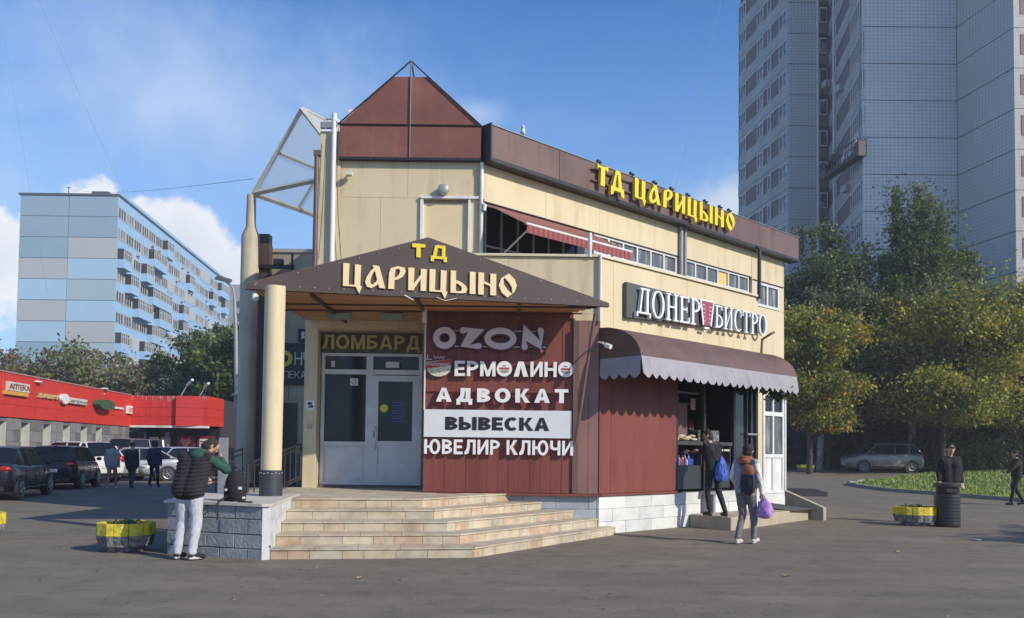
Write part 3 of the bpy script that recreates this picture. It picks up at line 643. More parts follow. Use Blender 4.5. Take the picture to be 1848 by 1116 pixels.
# white glazed side door, on the set-back right end
sp = MB()
for a, b_ in [(10.97, 11.07), (11.50, 11.58), (12.08, 12.18)]: sp.box(UP, a, b_, -.08, .02, .38, 3.34)
for a, b_ in [(11.07, 11.50), (11.58, 12.08)]:
    for z0, z1 in [(.38, .46), (1.44, 1.54), (2.68, 2.80), (3.26, 3.34)]: sp.box(UP, a, b_, -.079, .018, z0, z1)
SD = sp.build('white_glazed_door', WHITE, B)
for a, b_ in [(11.07, 11.50), (11.58, 12.08)]:
    MB().box(UP, a, b_, -.05, -.02, .46, 1.44).build('lower_panel', WHITE, SD)
    for z0, z1 in [(1.54, 2.68), (2.80, 3.26)]: MB().box(UP, a, b_, -.05, -.035, z0, z1).build('pane', WGLASS if z0 < 2 else DGLASS, SD)
m = MB(); m.tube([UP(12.2, .02, .3), UP(12.2, .02, 3.5)], .05, 8); m.build('white_pipe', WHITE, B)
MB().box(UP, 10.37, 12.2, -.08, .03, -.05, .37).build('plinth_block', WB[0], B)

# bistro awning
AW = thing('bistro_awning', 'long brown barrel awning with a grey scalloped valance above the bistro window', 'awning', LW(2.9, .5, 3.3))
AWB = M('awning_brown', (.155, .088, .062), .42, col2=(.105, .06, .045), scale=2.2, bump=.25, bscale=5); AWG = M('awning_grey_fabric', (.35, .33, .355), .85, scale=2, var=.14)
prof = [(0, 3.90)] + [(math.sin(R(a)) * .98, 3.28 + math.cos(R(a)) * .62) for a in range(12, 91, 13)]
for a, b_ in [(.02, 2.85), (2.86, 5.62)]:
    m = MB(); m.strip(LW, [], [], 0, 0) if 0 else None
    vs = []; 
    for u in (a, b_):
        for v, z in prof: vs.append(LW(u, v, z))
        for v, z in prof: vs.append(LW(u, max(0, v - .012), z - .012))
    k = len(prof); q = 2 * k
    fs = [(i, i + 1, q + i + 1, q + i) for i in range(k - 1)] + [(k + i, q + k + i, q + k + i + 1, k + i + 1) for i in range(k - 1)] + [(k - 1, 2 * k - 1, q + 2 * k - 1, q + k - 1)]
    m = MB().add(vs, fs); m.build('awning_cover', AWB, AW, smooth=True)
for u, t in ((.0, .02), (5.62, 5.64)):
    m = MB(); pts = prof + [(0, 3.28)]
    n_ = len(pts); m.add([LW(u, v, z) for v, z in pts] + [LW(t, v, z) for v, z in pts], [tuple(range(n_)), tuple(range(2 * n_ - 1, n_ - 1, -1))] + [(i, (i + 1) % n_, n_ + (i + 1) % n_, n_ + i) for i in range(n_)])
    m.build('awning_end', AWB, AW)
def scallop(fr_f, L0, L1, z0, z1, step, par, mat, slope=None):
    n_ = round((L1 - L0) / step); top = []; bot = []
    for i in range(n_ * 6 + 1):
        u = L0 + (L1 - L0) * i / (n_ * 6); ph = (i % 6) / 6
        top.append((u, z0)); bot.append((u, z1 + .09 * (1 - math.sin(math.pi * ph)) ))
    A = [fr_f(u, z, 0) for u, z in top]; Bq = [fr_f(u, z, 1) for u, z in bot]
    C_ = [fr_f(u, z, 2) for u, z in top]; D_ = [fr_f(u, z, 3) for u, z in bot]
    k = len(A); m = MB(); m.add(A + Bq + C_ + D_, [(i, i + 1, k + i + 1, k + i) for i in range(k - 1)] + [(2 * k + i, 3 * k + i, 3 * k + i + 1, 2 * k + i + 1) for i in range(k - 1)] + [(k + i, k + i + 1, 3 * k + i + 1, 3 * k + i) for i in range(k - 1)])
    return m.build('valance', mat, par)
wv = lambda u: .018 * math.sin(u * 9) + .012 * math.sin(u * 23)
scallop(lambda u, z, k: LW(u, .985 + (.05 + wv(u) if k in (1, 3) else 0) - (.008 if k > 1 else 0), z), .0, 5.64, 3.30, 2.90, .26, AW, AWG)
scallop(lambda v, z, k: LW(.0 - (.012 if k > 1 else 0) + (-.02 if k in (1, 3) else 0), v, z), .02, .98, 3.30, 2.90, .24, AW, AWG)
scallop(lambda v, z, k: LW(5.63 + (.012 if k > 1 else 0) + (.04 if k in (1, 3) else 0), v, z), .02, .98, 3.30, 2.94, .24, AW, AWG)
m = MB()
for u in (.05, 2.85, 5.6): m.tube([LW(u, 0, 3.3), LW(u, .96, 3.29)], .014, 6)
m.tube([LW(.03, .965, 3.29), LW(5.61, .965, 3.29)], .014, 6); m.build('awning_frame', GREYM, AW)
vn = thing('climbing_plant', 'dark leafy clump hanging under the right end of the awning valance', 'plant', LW(5.0, .85, 2.9))
lv = RNG.normal(0, 1, (700, 3)) * [.22, .07, .08] + [5.15, .8, 2.93]
def leafcloud(P, s, mats, name, par=None, seedmi=None, flat=0.):
    n_ = len(P); a = RNG.normal(0, 1, (n_, 3)); a /= np.linalg.norm(a, axis=1)[:, None]; b_ = RNG.normal(0, 1, (n_, 3)); b_ -= (b_ * a).sum(1)[:, None] * a; b_ /= np.linalg.norm(b_, axis=1)[:, None]
    sc = (s * RNG.uniform(.6, 1.3, n_))[:, None]
    V = np.stack([P + a * sc, P + b_ * sc * .55, P - a * sc, P - b_ * sc * .55], 1).reshape(-1, 3)
    mi = seedmi if seedmi is not None else RNG.integers(0, len(mats), n_)
    o = bpy.data.objects.new(name, fast_mesh(name, V, 4, mats, mi)); link(o, par); return o
LG = [M('leaf_dark', (.035, .055, .018), .6), M('leaf_mid', (.075, .105, .03), .6)]
leafcloud(np.array([LW(*p) for p in lv]), .05, LG, 'foliage', vn)

# retractable terrace awning
TA = thing('terrace_awning', 'half open maroon striped folding-arm awning over the upstairs terrace', 'awning', UP(1.7, .6, 6.3))
u0, u1 = .08, 3.3
m = MB(); vs = [UP(u0, .02, 6.63), UP(u1, .02, 6.63), UP(u1, 1.22, 5.98), UP(u0, 1.22, 5.98)]; m.add(vs + [(x, y, z - .006) for x, y, z in vs], [(0, 1, 2, 3), (7, 6, 5, 4), (0, 4, 5, 1), (2, 6, 7, 3)]); m.build('fabric', M('awning_maroon_fabric', (.26, .10, .08), .8), TA)
MB().tube([UP(u0 - .02, 1.23, 5.985), UP(u1 + .02, 1.23, 5.985)], .028, 8).build('front_rail', WHITE, TA, smooth=True)
STR = [M('stripe_maroon', (.24, .045, .05), .8), M('stripe_pink', (.31, .10, .10), .8)]
for i in range(46):
    a = u0 + (u1 - u0) * i / 46; b_ = u0 + (u1 - u0) * (i + 1) / 46
    MB().box(UP, a, b_, 1.24, 1.246, 5.80, 5.965).build('valance_strip', STR[i % 2], TA)
for u in (.25, 2.95):
    m = MB(); m.tube([UP(u, .03, 5.38), UP(u - .0, 1.2, 5.97)], .018, 8); m.tube([UP(u, .03, 5.38), UP(u, .03, 5.55)], .03, 6); m.build('arm', PVC, TA, smooth=True)
# ================================================================== ENTRANCE CANOPY
CF = Frame(-4.41, 13.57, R(11.875)); CL = 6.27
CA = thing('entrance_canopy', 'brown gabled entrance canopy with a wooden boarded underside over the steps', 'canopy', CF(3, 0, 4.2))
MB().poly(CF, [(0, 4.16), (CL, 4.16), (CL, 4.22), (3.0, 5.20), (0, 4.24)], -.10, 0).build('gable_board', SIGNBROWN, CA)
rdg = CF(3.0, -.1, 5.2); 
def sheet(pts, t=.03): 
    n_ = len(pts); return MB().add([tuple(p) for p in pts] + [(p[0], p[1], p[2] + t) for p in pts], [tuple(range(n_)), tuple(range(2 * n_ - 1, n_ - 1, -1))] + [(i, (i + 1) % n_, n_ + (i + 1) % n_, n_ + i) for i in range(n_)])
sheet([CF(0, -.08, 4.24), CF(3.0, -.08, 5.2), (rdg[0] - .35, 16.80, 5.2), (-4.27, 16.80, 4.24)]).build('roof_sheet', BROWN, CA)
sheet([CF(CL, -.08, 4.22), CF(3.0, -.08, 5.2), (rdg[0] - .2, 15.60, 5.2), (1.22, 15.6, 4.24)]).build('roof_sheet', BROWN, CA)
m = MB()
for i in range(26):
    u = .15 + i * .24; m.ball(CF(u, .004, 4.235), .009, .009, .009, 6, 4)
for i in range(9): f = (i + .5) / 9; m.ball(CF(3.0 * f, .004, 4.21 + .93 * f), .008, .008, .008, 6, 4); m.ball(CF(CL - (CL - 3.0) * f, .004, 4.19 + .95 * f), .008, .008, .008, 6, 4)
tag(m.build('screw_heads', PVC, CA), kind='stuff')
m = MB()
for a in segs[:-1]:
    for z in (7.58, 7.86, 8.12): m.ball(UP(a + .07, .262, z), .010, .010, .010, 6, 4); m.ball(UP(a + 1.0, .262, z), .010, .010, .010, 6, 4)
for x_ in (-3.5, -2.9, -2.27, -2.06, -1.4, -.8):
    for z in (7.6, 8.1): m.ball(UF(x_, .122, z), .009, .009, .009, 6, 4)
tag(m.build('screw_heads', GREYM, B), kind='stuff')
# soffit boards, one by one, clipped to the outline of the canopy
def board_row(y0, y1):
    def xl(y): return -4.41 + .14 * (y - 13.57) / 3.2
    def xr(y): return 1.73 - .51 * (y - 14.86) / .75 if y > 14.86 else -4.41 + (y - 13.57) / math.tan(R(11.875))
    out = []
    ym = .5 * (y0 + y1)
    a, b_ = xl(ym) + .05, min(xr(y0 - .05 if y0 < 14.8 else y1) - .06, 1.66)
    if ym > 15.6: b_ = -1.72
    cuts = [a] + [c for c in (-1.67, .1) if a < c < b_] + [b_]
    for p, q in zip(cuts[:-1], cuts[1:]):
        if q - p > .1: out.append((p + .004, q - .004))
    return out
y = 13.72; k = 0
while y < 16.8:
    for a, b_ in board_row(y, y + .145):
        dz = random.uniform(-.004, .004); MB().box(WF, a, b_, -(y + .14), -y, 4.165 + dz, 4.192 + dz).build('soffit_board', WOOD, CA)
    y += .15
m = MB()
for xx, y0, y1 in [(-1.67, 14.25, 16.8), (.1, 14.6, 15.6), (-3.4, 13.9, 16.8)]: m.box(WF, xx - .025, xx + .025, -y1, -y0, 4.10, 4.165)
for yy, x0, x1 in [(14.9, -4.3, 1.5), (15.55, -4.3, 1.3)]: m.box(WF, x0, x1, -(yy + .04), -yy, 4.135, 4.16)
m.build('soffit_beam', M('beam_dark_brown', (.10, .05, .03), .6), CA)
m = MB(); m.tube([(-1.64, 15.3, 3.9), (-1.64, 15.3, 4.3)], .045, 10); m.tube([(-1.645, 15.52, 2.3), (-1.645, 15.52, 4.05)], .016, 8); m.build('support_post', PVC, CA)
m = MB(); m.tube([(1.52, 15.35, 4.12), (1.19, 15.55, 1.7)], .03, 8); m.build('strut', BROWN, CA)
for a, b_ in ((-3.55, -3.1), (-2.5, -2.1)): MB().box(WF, a, b_, -15.9, -15.7, 4.03, 4.13).build('soffit_lamp', M('lamp_greenish', (.30, .36, .30), .4), CA)
m = MB(); m.tube([CF(2.6, .02, 4.18), CF(2.75, .05, 4.10)], .012, 6); m.tube([CF(3.15, .02, 4.17), CF(3.3, .03, 4.12), CF(3.5, .02, 4.17)], .006, 5); m.build('cable', WHITE, CA)
m = MB(); m.lathe(CF(.15, -.12, 4.02), [(.02, .14), (.05, .10), (.06, 0), (.03, -.03)], 12); m.build('corner_lamp', WHITE, CA, smooth=True)
m = MB(); m.tube([(1.58, 15.3, 3.58), (1.72, 15.12, 3.50)], .014, 6); m.tube([(1.70, 15.13, 3.50), (1.78, 15.05, 3.46)], .045, 10); m.tube([(1.66, 15.2, 3.56), (1.62, 15.58, 3.62)], .014, 6)
tag(m.build('wall_spotlight', WHITE, smooth=True), 'small white spotlight on the maroon corner left of the brown awning', 'spotlight')
# lettering on the gable board
sg = thing('canopy_lettering', 'cream and yellow letters reading ТД ЦАРИЦЫНО on the brown canopy gable', 'sign', CF(3, .02, 4.2))
glyphs('ТД', PLAIN, CF, 2.72, 3.32, 4.845, .235, .0, .03, YEL, sg, gap=.35, zslope=-.02)
glyphs('ЦАРИЦЫНО', SLAV, CF, 1.57, 4.55, 4.285, .385, .0, .035, PEACH, sg, gap=.14, zslope=-.012)
# pillar in front
pl = thing('front_pillar', 'thick round cream pillar with a dark metal base, standing on the low wall', 'pillar', (-3.9, 13.5, .75))
m = MB(); m.lathe((-3.90, 13.52, 0), [(.165, 1.18), (.165, 4.19)], 32); m.build('shaft', CREAM, pl, smooth=True)
m = MB(); m.lathe((-3.90, 13.52, 0), [(.185, .76), (.185, 1.19), (.17, 1.192)], 32); m.build('metal_base', M('base_sheet_dark', (.06, .065, .075), .4, scale=6, metal=.3), pl, smooth=True)
m = MB()
for i in range(9):
    a = R(190 + i * 20); p = Vector((-3.90 + .186 * math.cos(a), 13.52 + .186 * math.sin(a), 1.15 - .012 * (i % 2))); m.ball(p, .009, .009, .009, 6, 4)
m.build('rivet', PVC, pl)
# ================================================================== STEPS AND PLATFORM
H = .75
ST = thing('entrance_steps', 'five wide sandstone-tiled steps bending round to the right below the red sign wall', 'steps', (-1.5, 13.5, 0))
bot = [(-3.34, 11.63), (-.53, 12.07), (1.96, 15.66)]; top = [(-3.53, 13.38), (-1.46, 13.67), (-.04, 15.66)]
TM = [M('sandstone_%d' % i, c, .75, col2=c2_, scale=2.6, stretch=(1, 1, 2.2), bump=.12, lo=.4, hi=.6) for i, (c, c2_) in enumerate([
    ((.52, .43, .31), (.46, .36, .25)), ((.55, .475, .35), (.49, .41, .29)), ((.48, .43, .32), (.41, .36, .265)), ((.53, .41, .285), (.46, .325, .22)), ((.51, .45, .345), (.45, .38, .28))])]
for i in range(5): stain('sandstone_%d' % i, .3, 3.0, (1.5, 1.5, 1.5), .45, .75, (.55, .48, .42))
lines = []
for k in range(5):
    t = k / 4; ln = [tuple(bot[i][j] * (1 - t) + top[i][j] * t for j in (0, 1)) for i in range(3)]
    if k: ln[2] = ([0, 1.62, 1.17, .57, -.04][k], 15.66)
    lines.append(ln)
for k in range(5):
    ln = lines[k]; z1 = H * (k + 1) / 5; z0 = H * k / 5
    body = [(ln[0][0], ln[0][1]), ln[1], ln[2], (-1.6, 15.66 if 1 else 0), (-3.6, 15.66)]
    ins = [(x + (-.0 if i == 0 else -.02), y_ + .028) for i, (x, y_) in enumerate(ln)]
    MB().plan([ins[0], ins[1], (ins[2][0] - .03, 15.665), (-3.55, 15.665)], -.05 if k == 0 else z0 - .001, z1 - .026).build('step_core', M('mortar_grey', (.22, .20, .17), .9), ST)
    nx = lines[k + 1] if k < 4 else None
    for s_ in range(2):
        a = Vector(ln[s_]); b_ = Vector(ln[s_ + 1]); L_ = (b_ - a).length; fr = Frame(a.x, a.y, math.atan2((b_ - a).y, (b_ - a).x))
        u = 0.; first = True
        while u < L_ - .02:
            w = random.choice([.3, .42, .45, .3, .6]) if not first else random.uniform(.15, .45); first = False
            e = min(u + w, L_)
            if L_ - e < .12: e = L_
            MB().box(fr, u + .003, e - .003, -.03, random.uniform(-.002, .003), z0 + .002 - (.03 if k == 0 else 0), z1 - .024).build('riser_tile', random.choice(TM), ST)
            u = e
        # tread slabs
        u = 0.
        depth = .46 if k < 4 else .6
        while u < L_ - .02:
            e = min(u + .6, L_)
            if L_ - e < .2: e = L_
            v0 = -depth
            uu0 = u + .003; 
            MB().box(fr, uu0 if u > 0 else u, e - .003 if e < L_ else e, v0, .018, z1 - (.024 if s_ == 0 else .0235), z1 + (0 if s_ == 0 else .0015)).build('tread_slab', random.choice(TM[:3] + TM[4:]), ST)
            u = e
# platform floor
PF = thing('entrance_platform', 'tan tiled landing in front of the pawnshop door at the top of the steps', 'landing', (-3, 15.5, 0))
MB().plan([(-3.55, 13.9), (-1.4, 14.2), (-.2, 15.7), (-.2, 17.4), (-5.6, 17.4), (-5.35, 15.0), (-5.2, 13.4), (-3.6, 13.4)], -.05, H - .03).build('landing_core', M('mortar_grey'), PF)
tm = None
for i in range(9):
    for j in range(8):
        x = -4.9 + i * .5; yy = 13.95 + j * .45
        if yy + .45 > 17.3 or x + .5 > (-.25 if yy > 15.3 else -1.6 + (yy - 13.95) * .8) or (yy > 15.1 and x > -1.9 ): 
            continue
        MB().box(WF, x + .004, x + .496, -(yy + .446), -yy - .004, H - .03, H + random.uniform(-.002, .001)).build('floor_tile', TM[random.choice([2, 4, 1])], PF)
# low wall on the left
LWALL = thing('low_wall', 'grey block wall with a pale ledge left of the steps, man leaning on it', 'low wall', (-4.2, 12.1, 0))
A_, Bp = Vector((-4.98, 12.09)), Vector((-3.44, 11.56)); GF = Frame(A_.x, A_.y, math.atan2((Bp - A_).y, (Bp - A_).x)); GL = (Bp - A_).length
MB().plan([(-4.95, 12.17), (-3.42, 11.64), (-3.38, 11.70), (-3.58, 13.39), (-3.6, 15.0), (-5.3, 15.0), (-5.18, 13.5)], -.05, H - .02).build('wall_core', GB[0], LWALL)
GBL = [M('wall_block_%d' % i, c, .85, scale=5, bump=.9, bscale=22, var=.3) for i, c in enumerate([(.30, .315, .335), (.335, .35, .37), (.27, .285, .305)])]  # grey-blue block tones, darker than the ledge and the end pier
rows = [(-.04, .14), (.14, .34), (.34, .55), (.55, .735)]
for r_, (z0, z1) in enumerate(rows):
    u = -(.24 if r_ % 2 else .02)
    while u < GL - .02:
        a = max(0, u); b_ = min(u + .47, GL)
        if b_ - a > .04: MB().box(GF, a + .005, b_ - .005, -.09, random.uniform(-.008, .006), z0 + .005, z1 - .005).build('block', random.choice(GBL), LWALL, bevel=.007)
        u += .47
LF = Frame(-5.3, 15.0, math.atan2(12.17 - 15.0, -4.98 + 5.3))
blocks(LF, 0, 2.83, -.02, .735, .47, 4, GBL, par=LWALL)
LEDGE = M('ledge_render_pale', (.58, .53, .45), .8, scale=3, var=.2, bump=.2)
MB().plan([(-5.02, 12.06), (-3.44, 11.52), (-3.34, 11.56), (-3.34, 11.70), (-3.53, 13.39), (-3.6, 14.2), (-5.25, 14.2)], .736, .775).build('ledge', LEDGE, LWALL)
CHK = M('cheek_render', (.56, .56, .54), .8, scale=6, col2=(.42, .44, .46), bump=.4, lo=.5, hi=.6)
MB().plan([(-3.44, 11.555), (-3.345, 11.60), (-3.53, 13.38), (-3.62, 13.38)], -.04, .735).build('end_pier', CHK, LWALL)
m = MB(); m.ball((-3.36, 11.62, .18), .03, .03, .025, 6, 4); m.build('crack_stone', DARKM, LWALL)
# railings beside the landing
RL = thing('ramp_railing', 'black iron railing sloping up to the cream pier beside the pawnshop door', 'railing', (-4.6, 15.9, .4))
def railing(par, pts, h, nb, r=.015):
    a, b_ = Vector(pts[0]), Vector(pts[1]); m = MB(); up = Vector((0, 0, h))
    m.tube([a + up, b_ + up], r * 1.3, 6); m.tube([a + up * .88, b_ + up * .88], r, 6); m.tube([a + up * .1, b_ + up * .1], r, 6); m.tube([a + up * .02, b_ + up * .02], r, 6); m.build('rail', DARKM, par)
    for i in range(nb + 1):
        p = a.lerp(b_, i / nb); MB().tube([p, p + up], r * (1.5 if i in (0, nb) else .75), 6).build('baluster', DARKM, par)
railing(RL, [(-4.62, 14.6, .55), (-4.28, 16.9, .92)], .72, 9)
RL2 = thing('side_railing', 'dark handrail behind the man at the low wall, left of the cream pillar', 'railing', (-5.6, 14.5, .5))
railing(RL2, [(-6.0, 14.9, .35), (-4.8, 14.9, .75)], .78, 5)
MB().box(WF, -5.15, -5.02, -14.75, -14.62, .5, 1.72).build('end_post', GREYM, RL2)

# bistro threshold slab and ramp
SLB = thing('bistro_step', 'low tan concrete step with a grey ramp in front of the bistro counter', 'step', (5.5, 18, 0))
SM = M('step_concrete_tan', (.44, .37, .27), .8, scale=3, var=.2, bump=.25)
MB().plan([P2(LW, 2.9, .02), (4.43, 16.78), (7.06, 19.8), P2(LW, 6.6, -.1), P2(LW, 6.6, -2.3), P2(LW, 5.70, -2.3), P2(LW, 5.70, .02)], -.05, .26).build('slab', SM, SLB, bevel=.012)
MB().add([LW(5.72, .85, .264), LW(6.9, .85, .264), LW(6.9, -2.3, .45), LW(5.72, -2.3, .45)], [(0, 1, 2, 3)]).build('ramp_face', M('ramp_mat_grey', (.09, .095, .09), .9), SLB)
MB().add([LW(6.86, .02, -.02), LW(6.86, 1.0, -.02), LW(7.0, 1.0, -.02), LW(7.0, .02, -.02), LW(6.86, .02, .66), LW(6.86, 1.0, .30), LW(7.0, 1.0, .30), LW(7.0, .02, .66)], [(0, 1, 2, 3), (4, 5, 6, 7), (0, 1, 5, 4), (1, 2, 6, 5), (2, 3, 7, 6), (3, 0, 4, 7)]).build('ramp_kerb', SM, SLB)
m = MB(); m.box(LW, 3.35, 3.45, .02, .14, .0, .72); m.box(LW, 3.6, 3.68, .02, .14, .26, .72); m.box(LW, 3.25, 3.8, .0, .16, .66, .72); tag(m.build('foot_bracket', GREYM), 'grey metal bracket standing under the bistro counter beside the man', 'bracket')
m = MB(); m.plan([(10.0, 30.6), (11.7, 30.8), (11.9, 32.2), (10.4, 32.4)], -.02, .16); m.plan([(10.1, 30.75), (11.4, 30.9), (11.6, 32.0), (10.5, 32.2)], .16, .24)
tag(m.build('low_black_slab', M('rubber_black', (.02, .02, .022), .7)), 'low black slab lying on the asphalt beyond the building corner', 'slab')

# ================================================================== LEFT: GLAZED CANOPY, WING WALL
a31 = R(31); gd = Vector((math.cos(a31), -math.sin(a31), 0)); gp = Vector((math.sin(a31), math.cos(a31), 0))
A = Vector((-7.0, 22, 8.34)); RG = A + gd * 1.74 + Vector((0, 0, 1.95)); G = A + gd * 3.48; LEN = 6.5
GC = thing('glazed_canopy', 'pale steel and glass gabled canopy on a tall column at the left corner', 'canopy', (-7, 22, 0))
FRM = M('canopy_steel_cream', (.60, .56, .48), .5, scale=4)
m = MB()
for p, q, r_ in [(A, RG, .075), (RG, G, .075), (A, G, .07), (A, A + gp * LEN, .075), (RG, RG + gp * LEN, .06), (A + gp * LEN, RG + gp * LEN, .06), (RG + gp * LEN, G + gp * LEN, .06)]:
    m.tube([p, q], r_, 4)
m.build('frame', FRM, GC)
for k in range(1, 4):
    MB().tube([A + gp * LEN * k / 4, RG + gp * LEN * k / 4], .055, 4).build('rafter', FRM, GC)
    MB().tube([RG + gp * LEN * k / 4, G + gp * LEN * k / 4], .055, 4).build('rafter', FRM, GC)
MB().tube([A.lerp(RG, .5), A.lerp(RG, .5) + gp * LEN], .045, 4).build('purlin', FRM, GC)
gm = bpy.data.materials.new('canopy_glass'); gm.use_nodes = True; bb = gm.node_tree.nodes['Principled BSDF']; bb.inputs['Base Color'].default_value = (.8, .84, .86, 1); bb.inputs['Roughness'].default_value = .25; bb.inputs['Alpha'].default_value = .42
for k in range(4):
    for h0, h1 in ((0, .5), (.5, 1)):
        p0 = A.lerp(RG, h0) + gp * LEN * k / 4; p1 = A.lerp(RG, h1) + gp * LEN * k / 4; s_ = gp * LEN / 4
        MB().add([p0, p1, p1 + s_, p0 + s_], [(0, 1, 2, 3)]).build('glass_pane', gm, GC)
        p0 = G.lerp(RG, h0) + gp * LEN * k / 4; p1 = G.lerp(RG, h1) + gp * LEN * k / 4
        MB().add([p0, p1, p1 + s_, p0 + s_], [(0, 1, 2, 3)]).build('glass_pane', gm, GC)
cl = thing('tall_column', 'tall grey-cream round column carrying the glazed canopy, left of the brown duct', 'column', (-7.05, 22, 0))
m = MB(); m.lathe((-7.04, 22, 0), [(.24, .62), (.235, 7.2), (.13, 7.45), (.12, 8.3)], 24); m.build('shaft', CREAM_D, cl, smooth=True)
m = MB(); m.lathe((-7.04, 22, 0), [(.26, 0), (.26, .62)], 24); m.build('column_foot', M('foot_grey', (.13, .12, .12), .8), cl)
WG = thing('wing_wall', 'shaded cream side wing with dark door behind the cream pillar', 'building', (-6, 23, 0))
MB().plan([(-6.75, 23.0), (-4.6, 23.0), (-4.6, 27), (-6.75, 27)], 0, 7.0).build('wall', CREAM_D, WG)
MB().plan([(-6.8, 22.95), (-4.6, 22.95), (-4.6, 27), (-6.8, 27)], 7.0, 7.1).build('coping', FRM, WG)
W2 = Frame(0, 22.99, 0)
MB().box(W2, -6.45, -5.95, 0, .04, .2, 2.8).build('door', M('door_dark_brown', (.085, .055, .05), .5), WG)
MB().box(W2, -5.9, -5.0, 0, .03, .2, 1.4).build('lower_band', M('band_grey', (.18, .17, .17), .8), WG)
for x in (-6.2, -5.6): MB().box(W2, x, x + .012, 0, .01, 2.9, 4.1).build('seam', DARKM, WG)
dk = thing('brown_duct', 'brown square duct rising beside the tall column, with a bracket lamp', 'duct', (-6.95, 22.6, 0))
MB().box(WF, -7.05, -6.72, -22.95, -22.6, 0, 7.15).build('duct', BROWN, dk)
MB().box(WF, -7.0, -6.72, -22.9, -22.6, 7.15, 7.42).build('duct_cap', DARKM, dk)
m = MB(); m.box(WF, -7.1, -6.0, -22.6, -22.5, 6.45, 6.55); m.box(WF, -6.55, -6.3, -22.6, -22.45, 6.55, 6.7); m.tube([(-6.05, 22.5, 6.4), (-6.05, 22.5, 6.85)], .03, 6); m.build('lamp_bracket', DARKM, dk)
bs = thing('doughnut_sign', 'black sign with a yellow ring and white letters half hidden behind the pillar', 'sign', (-5.8, 22.9, 3.5))
SB = M('sign_black', (.025, .03, .035), .5)
MB().box(W2, -6.75, -5.3, .03, .10, 3.30, 4.45).build('board', SB, bs)
MB().box(W2, -5.95, -5.3, .03, .12, 4.5, 4.85).build('board', SB, bs)
word('1', W2, -5.84, -5.76, 4.58, .20, .12, .14, WHITE, bs)
m = MB(); m.strip(W2, arc(-6.28, 4.02, .20, .22, 0, 360, 20), arc(-6.28, 4.02, .09, .1, 0, 360, 20), .10, .13, True); m.build('ring_letter', YEL, bs)
word('П', W2, -6.72, -6.52, 3.84, .36, .10, .13, WHITE, bs, -.005)
word('НЧИ', W2, -6.02, -5.34, 3.84, .36, .10, .13, WHITE, bs, -.005)
word('ВЫПЕКАЕМ', W2, -6.68, -5.34, 3.48, .20, .10, .12, WHITE, bs, -.01)

# ================================================================== SIGNS
# heavy sans capitals, stroke width t
def BLD(t):
    s = t * .8
    return {
 'А': (.98, [('p', [(0, 0), (.36, 1), (.62, 1), (.98, 0), (.98 - t * 1.1, 0), (.49, .80), (t * 1.1, 0)]), rect(.26, .72, .18, .18 + s)]),
 'Д': (.98, [rect(.0, .98, 0, s), rect(0, s, -.20, 0), rect(.98 - s, .98, -.20, 0), ('p', [(.08, s), (.24, .5), (.26, 1), (.26 + t * .9, 1), (.26 + t * .8, .5), (.12 + t, s)]), rect(.86 - t, .86, s, 1), rect(.26 + t * .9, .86 - t, 1 - s, 1)]),
 'В': (.80, [rect(0, t, 0, 1), ('s', *ring(t, .735, .78 - t, .265, t * .95, s, 90, -90, 10), False), ('s', *ring(t, .28, .82 - t, .28, t, s, 90, -90, 10), False)]),
 'О': (.98, [('s', *ring(.49, .5, .49, .52, t, s, 0, 360, 28), True)]),
 'К': (.88, [rect(0, t, 0, 1), ('p', [(t, .40), (.56, 1), (.86, 1), (t + .16, .40)]), ('p', [(t, .62), (t + .22, .62), (.92, 0), (.60, 0)])]),
 'Т': (.84, [rect(.42 - t / 2, .42 + t / 2, 0, 1 - s), rect(0, .84, 1 - s, 1)]),
 'Ы': (1.16, [rect(0, t, 0, 1), ('s', *ring(t, .31, .80 - t, .31, t, s, 90, -90, 10), False), rect(1.16 - t, 1.16, 0, 1)]),
 'Е': (.72, [rect(0, t, 0, 1), rect(t, .72, 0, s), rect(t, .70, 1 - s, 1), rect(t, .66, .5 - s / 2, .5 + s / 2)]),
 'С': (.86, [('s', *ring(.48, .5, .48, .52, t, s, 48, 312, 22), False)]),
 'Ю': (1.30, [rect(0, t, 0, 1), rect(t, .44, .5 - s / 2, .5 + s / 2), ('s', *ring(.86, .5, .44, .52, t, s, 0, 360, 28), True)]),
 'Л': (.90, [('p', [(0, 0), (0, s), (.12, .12 + s), (.20, .5), (.22, 1), (.22 + t, 1), (.20 + t, .45), (.10 + t, .08), (.04 + t * .6, 0)]), rect(.90 - t, .90, 0, 1), rect(.22 + t, .90 - t, 1 - s, 1)]),
 'И': (.88, [rect(0, t, 0, 1), rect(.88 - t, .88, 0, 1), ('p', [(t, .02), (t, .34), (.88 - t, .98), (.88 - t, .66)])]),
 'Р': (.78, [rect(0, t, 0, 1), ('s', *ring(t, .69, .78 - t, .31, t, s, 90, -90, 10), False)]),
 'Ч': (.82, [rect(.82 - t, .82, 0, 1), ('p', [(0, 1), (t, 1), (t, .62), (t + .08, .52), (.82 - t, .54), (.82 - t, .54 - s), (.26, .34), (.06, .42), (0, .58)])]),
 'М': (1.06, [rect(0, t, 0, 1), rect(1.06 - t, 1.06, 0, 1), ('p', [(t, 1), (t, .62), (.53 - t * .45, 0), (.53, 0), (.53, .34)]), ('p', [(1.06 - t, 1), (1.06 - t, .62), (.53 + t * .45, 0), (.53, 0), (.53, .34)])]),
 'Н': (.88, [rect(0, t, 0, 1), rect(.88 - t, .88, 0, 1), rect(t, .88 - t, .5 - s / 2, .5 + s / 2)]),
 'Б': (.80, [rect(0, t, 0, 1), rect(t, .74, 1 - s, 1), ('s', *ring(t, .31, .80 - t, .31, t, s, 90, -90, 10), False)]),
}
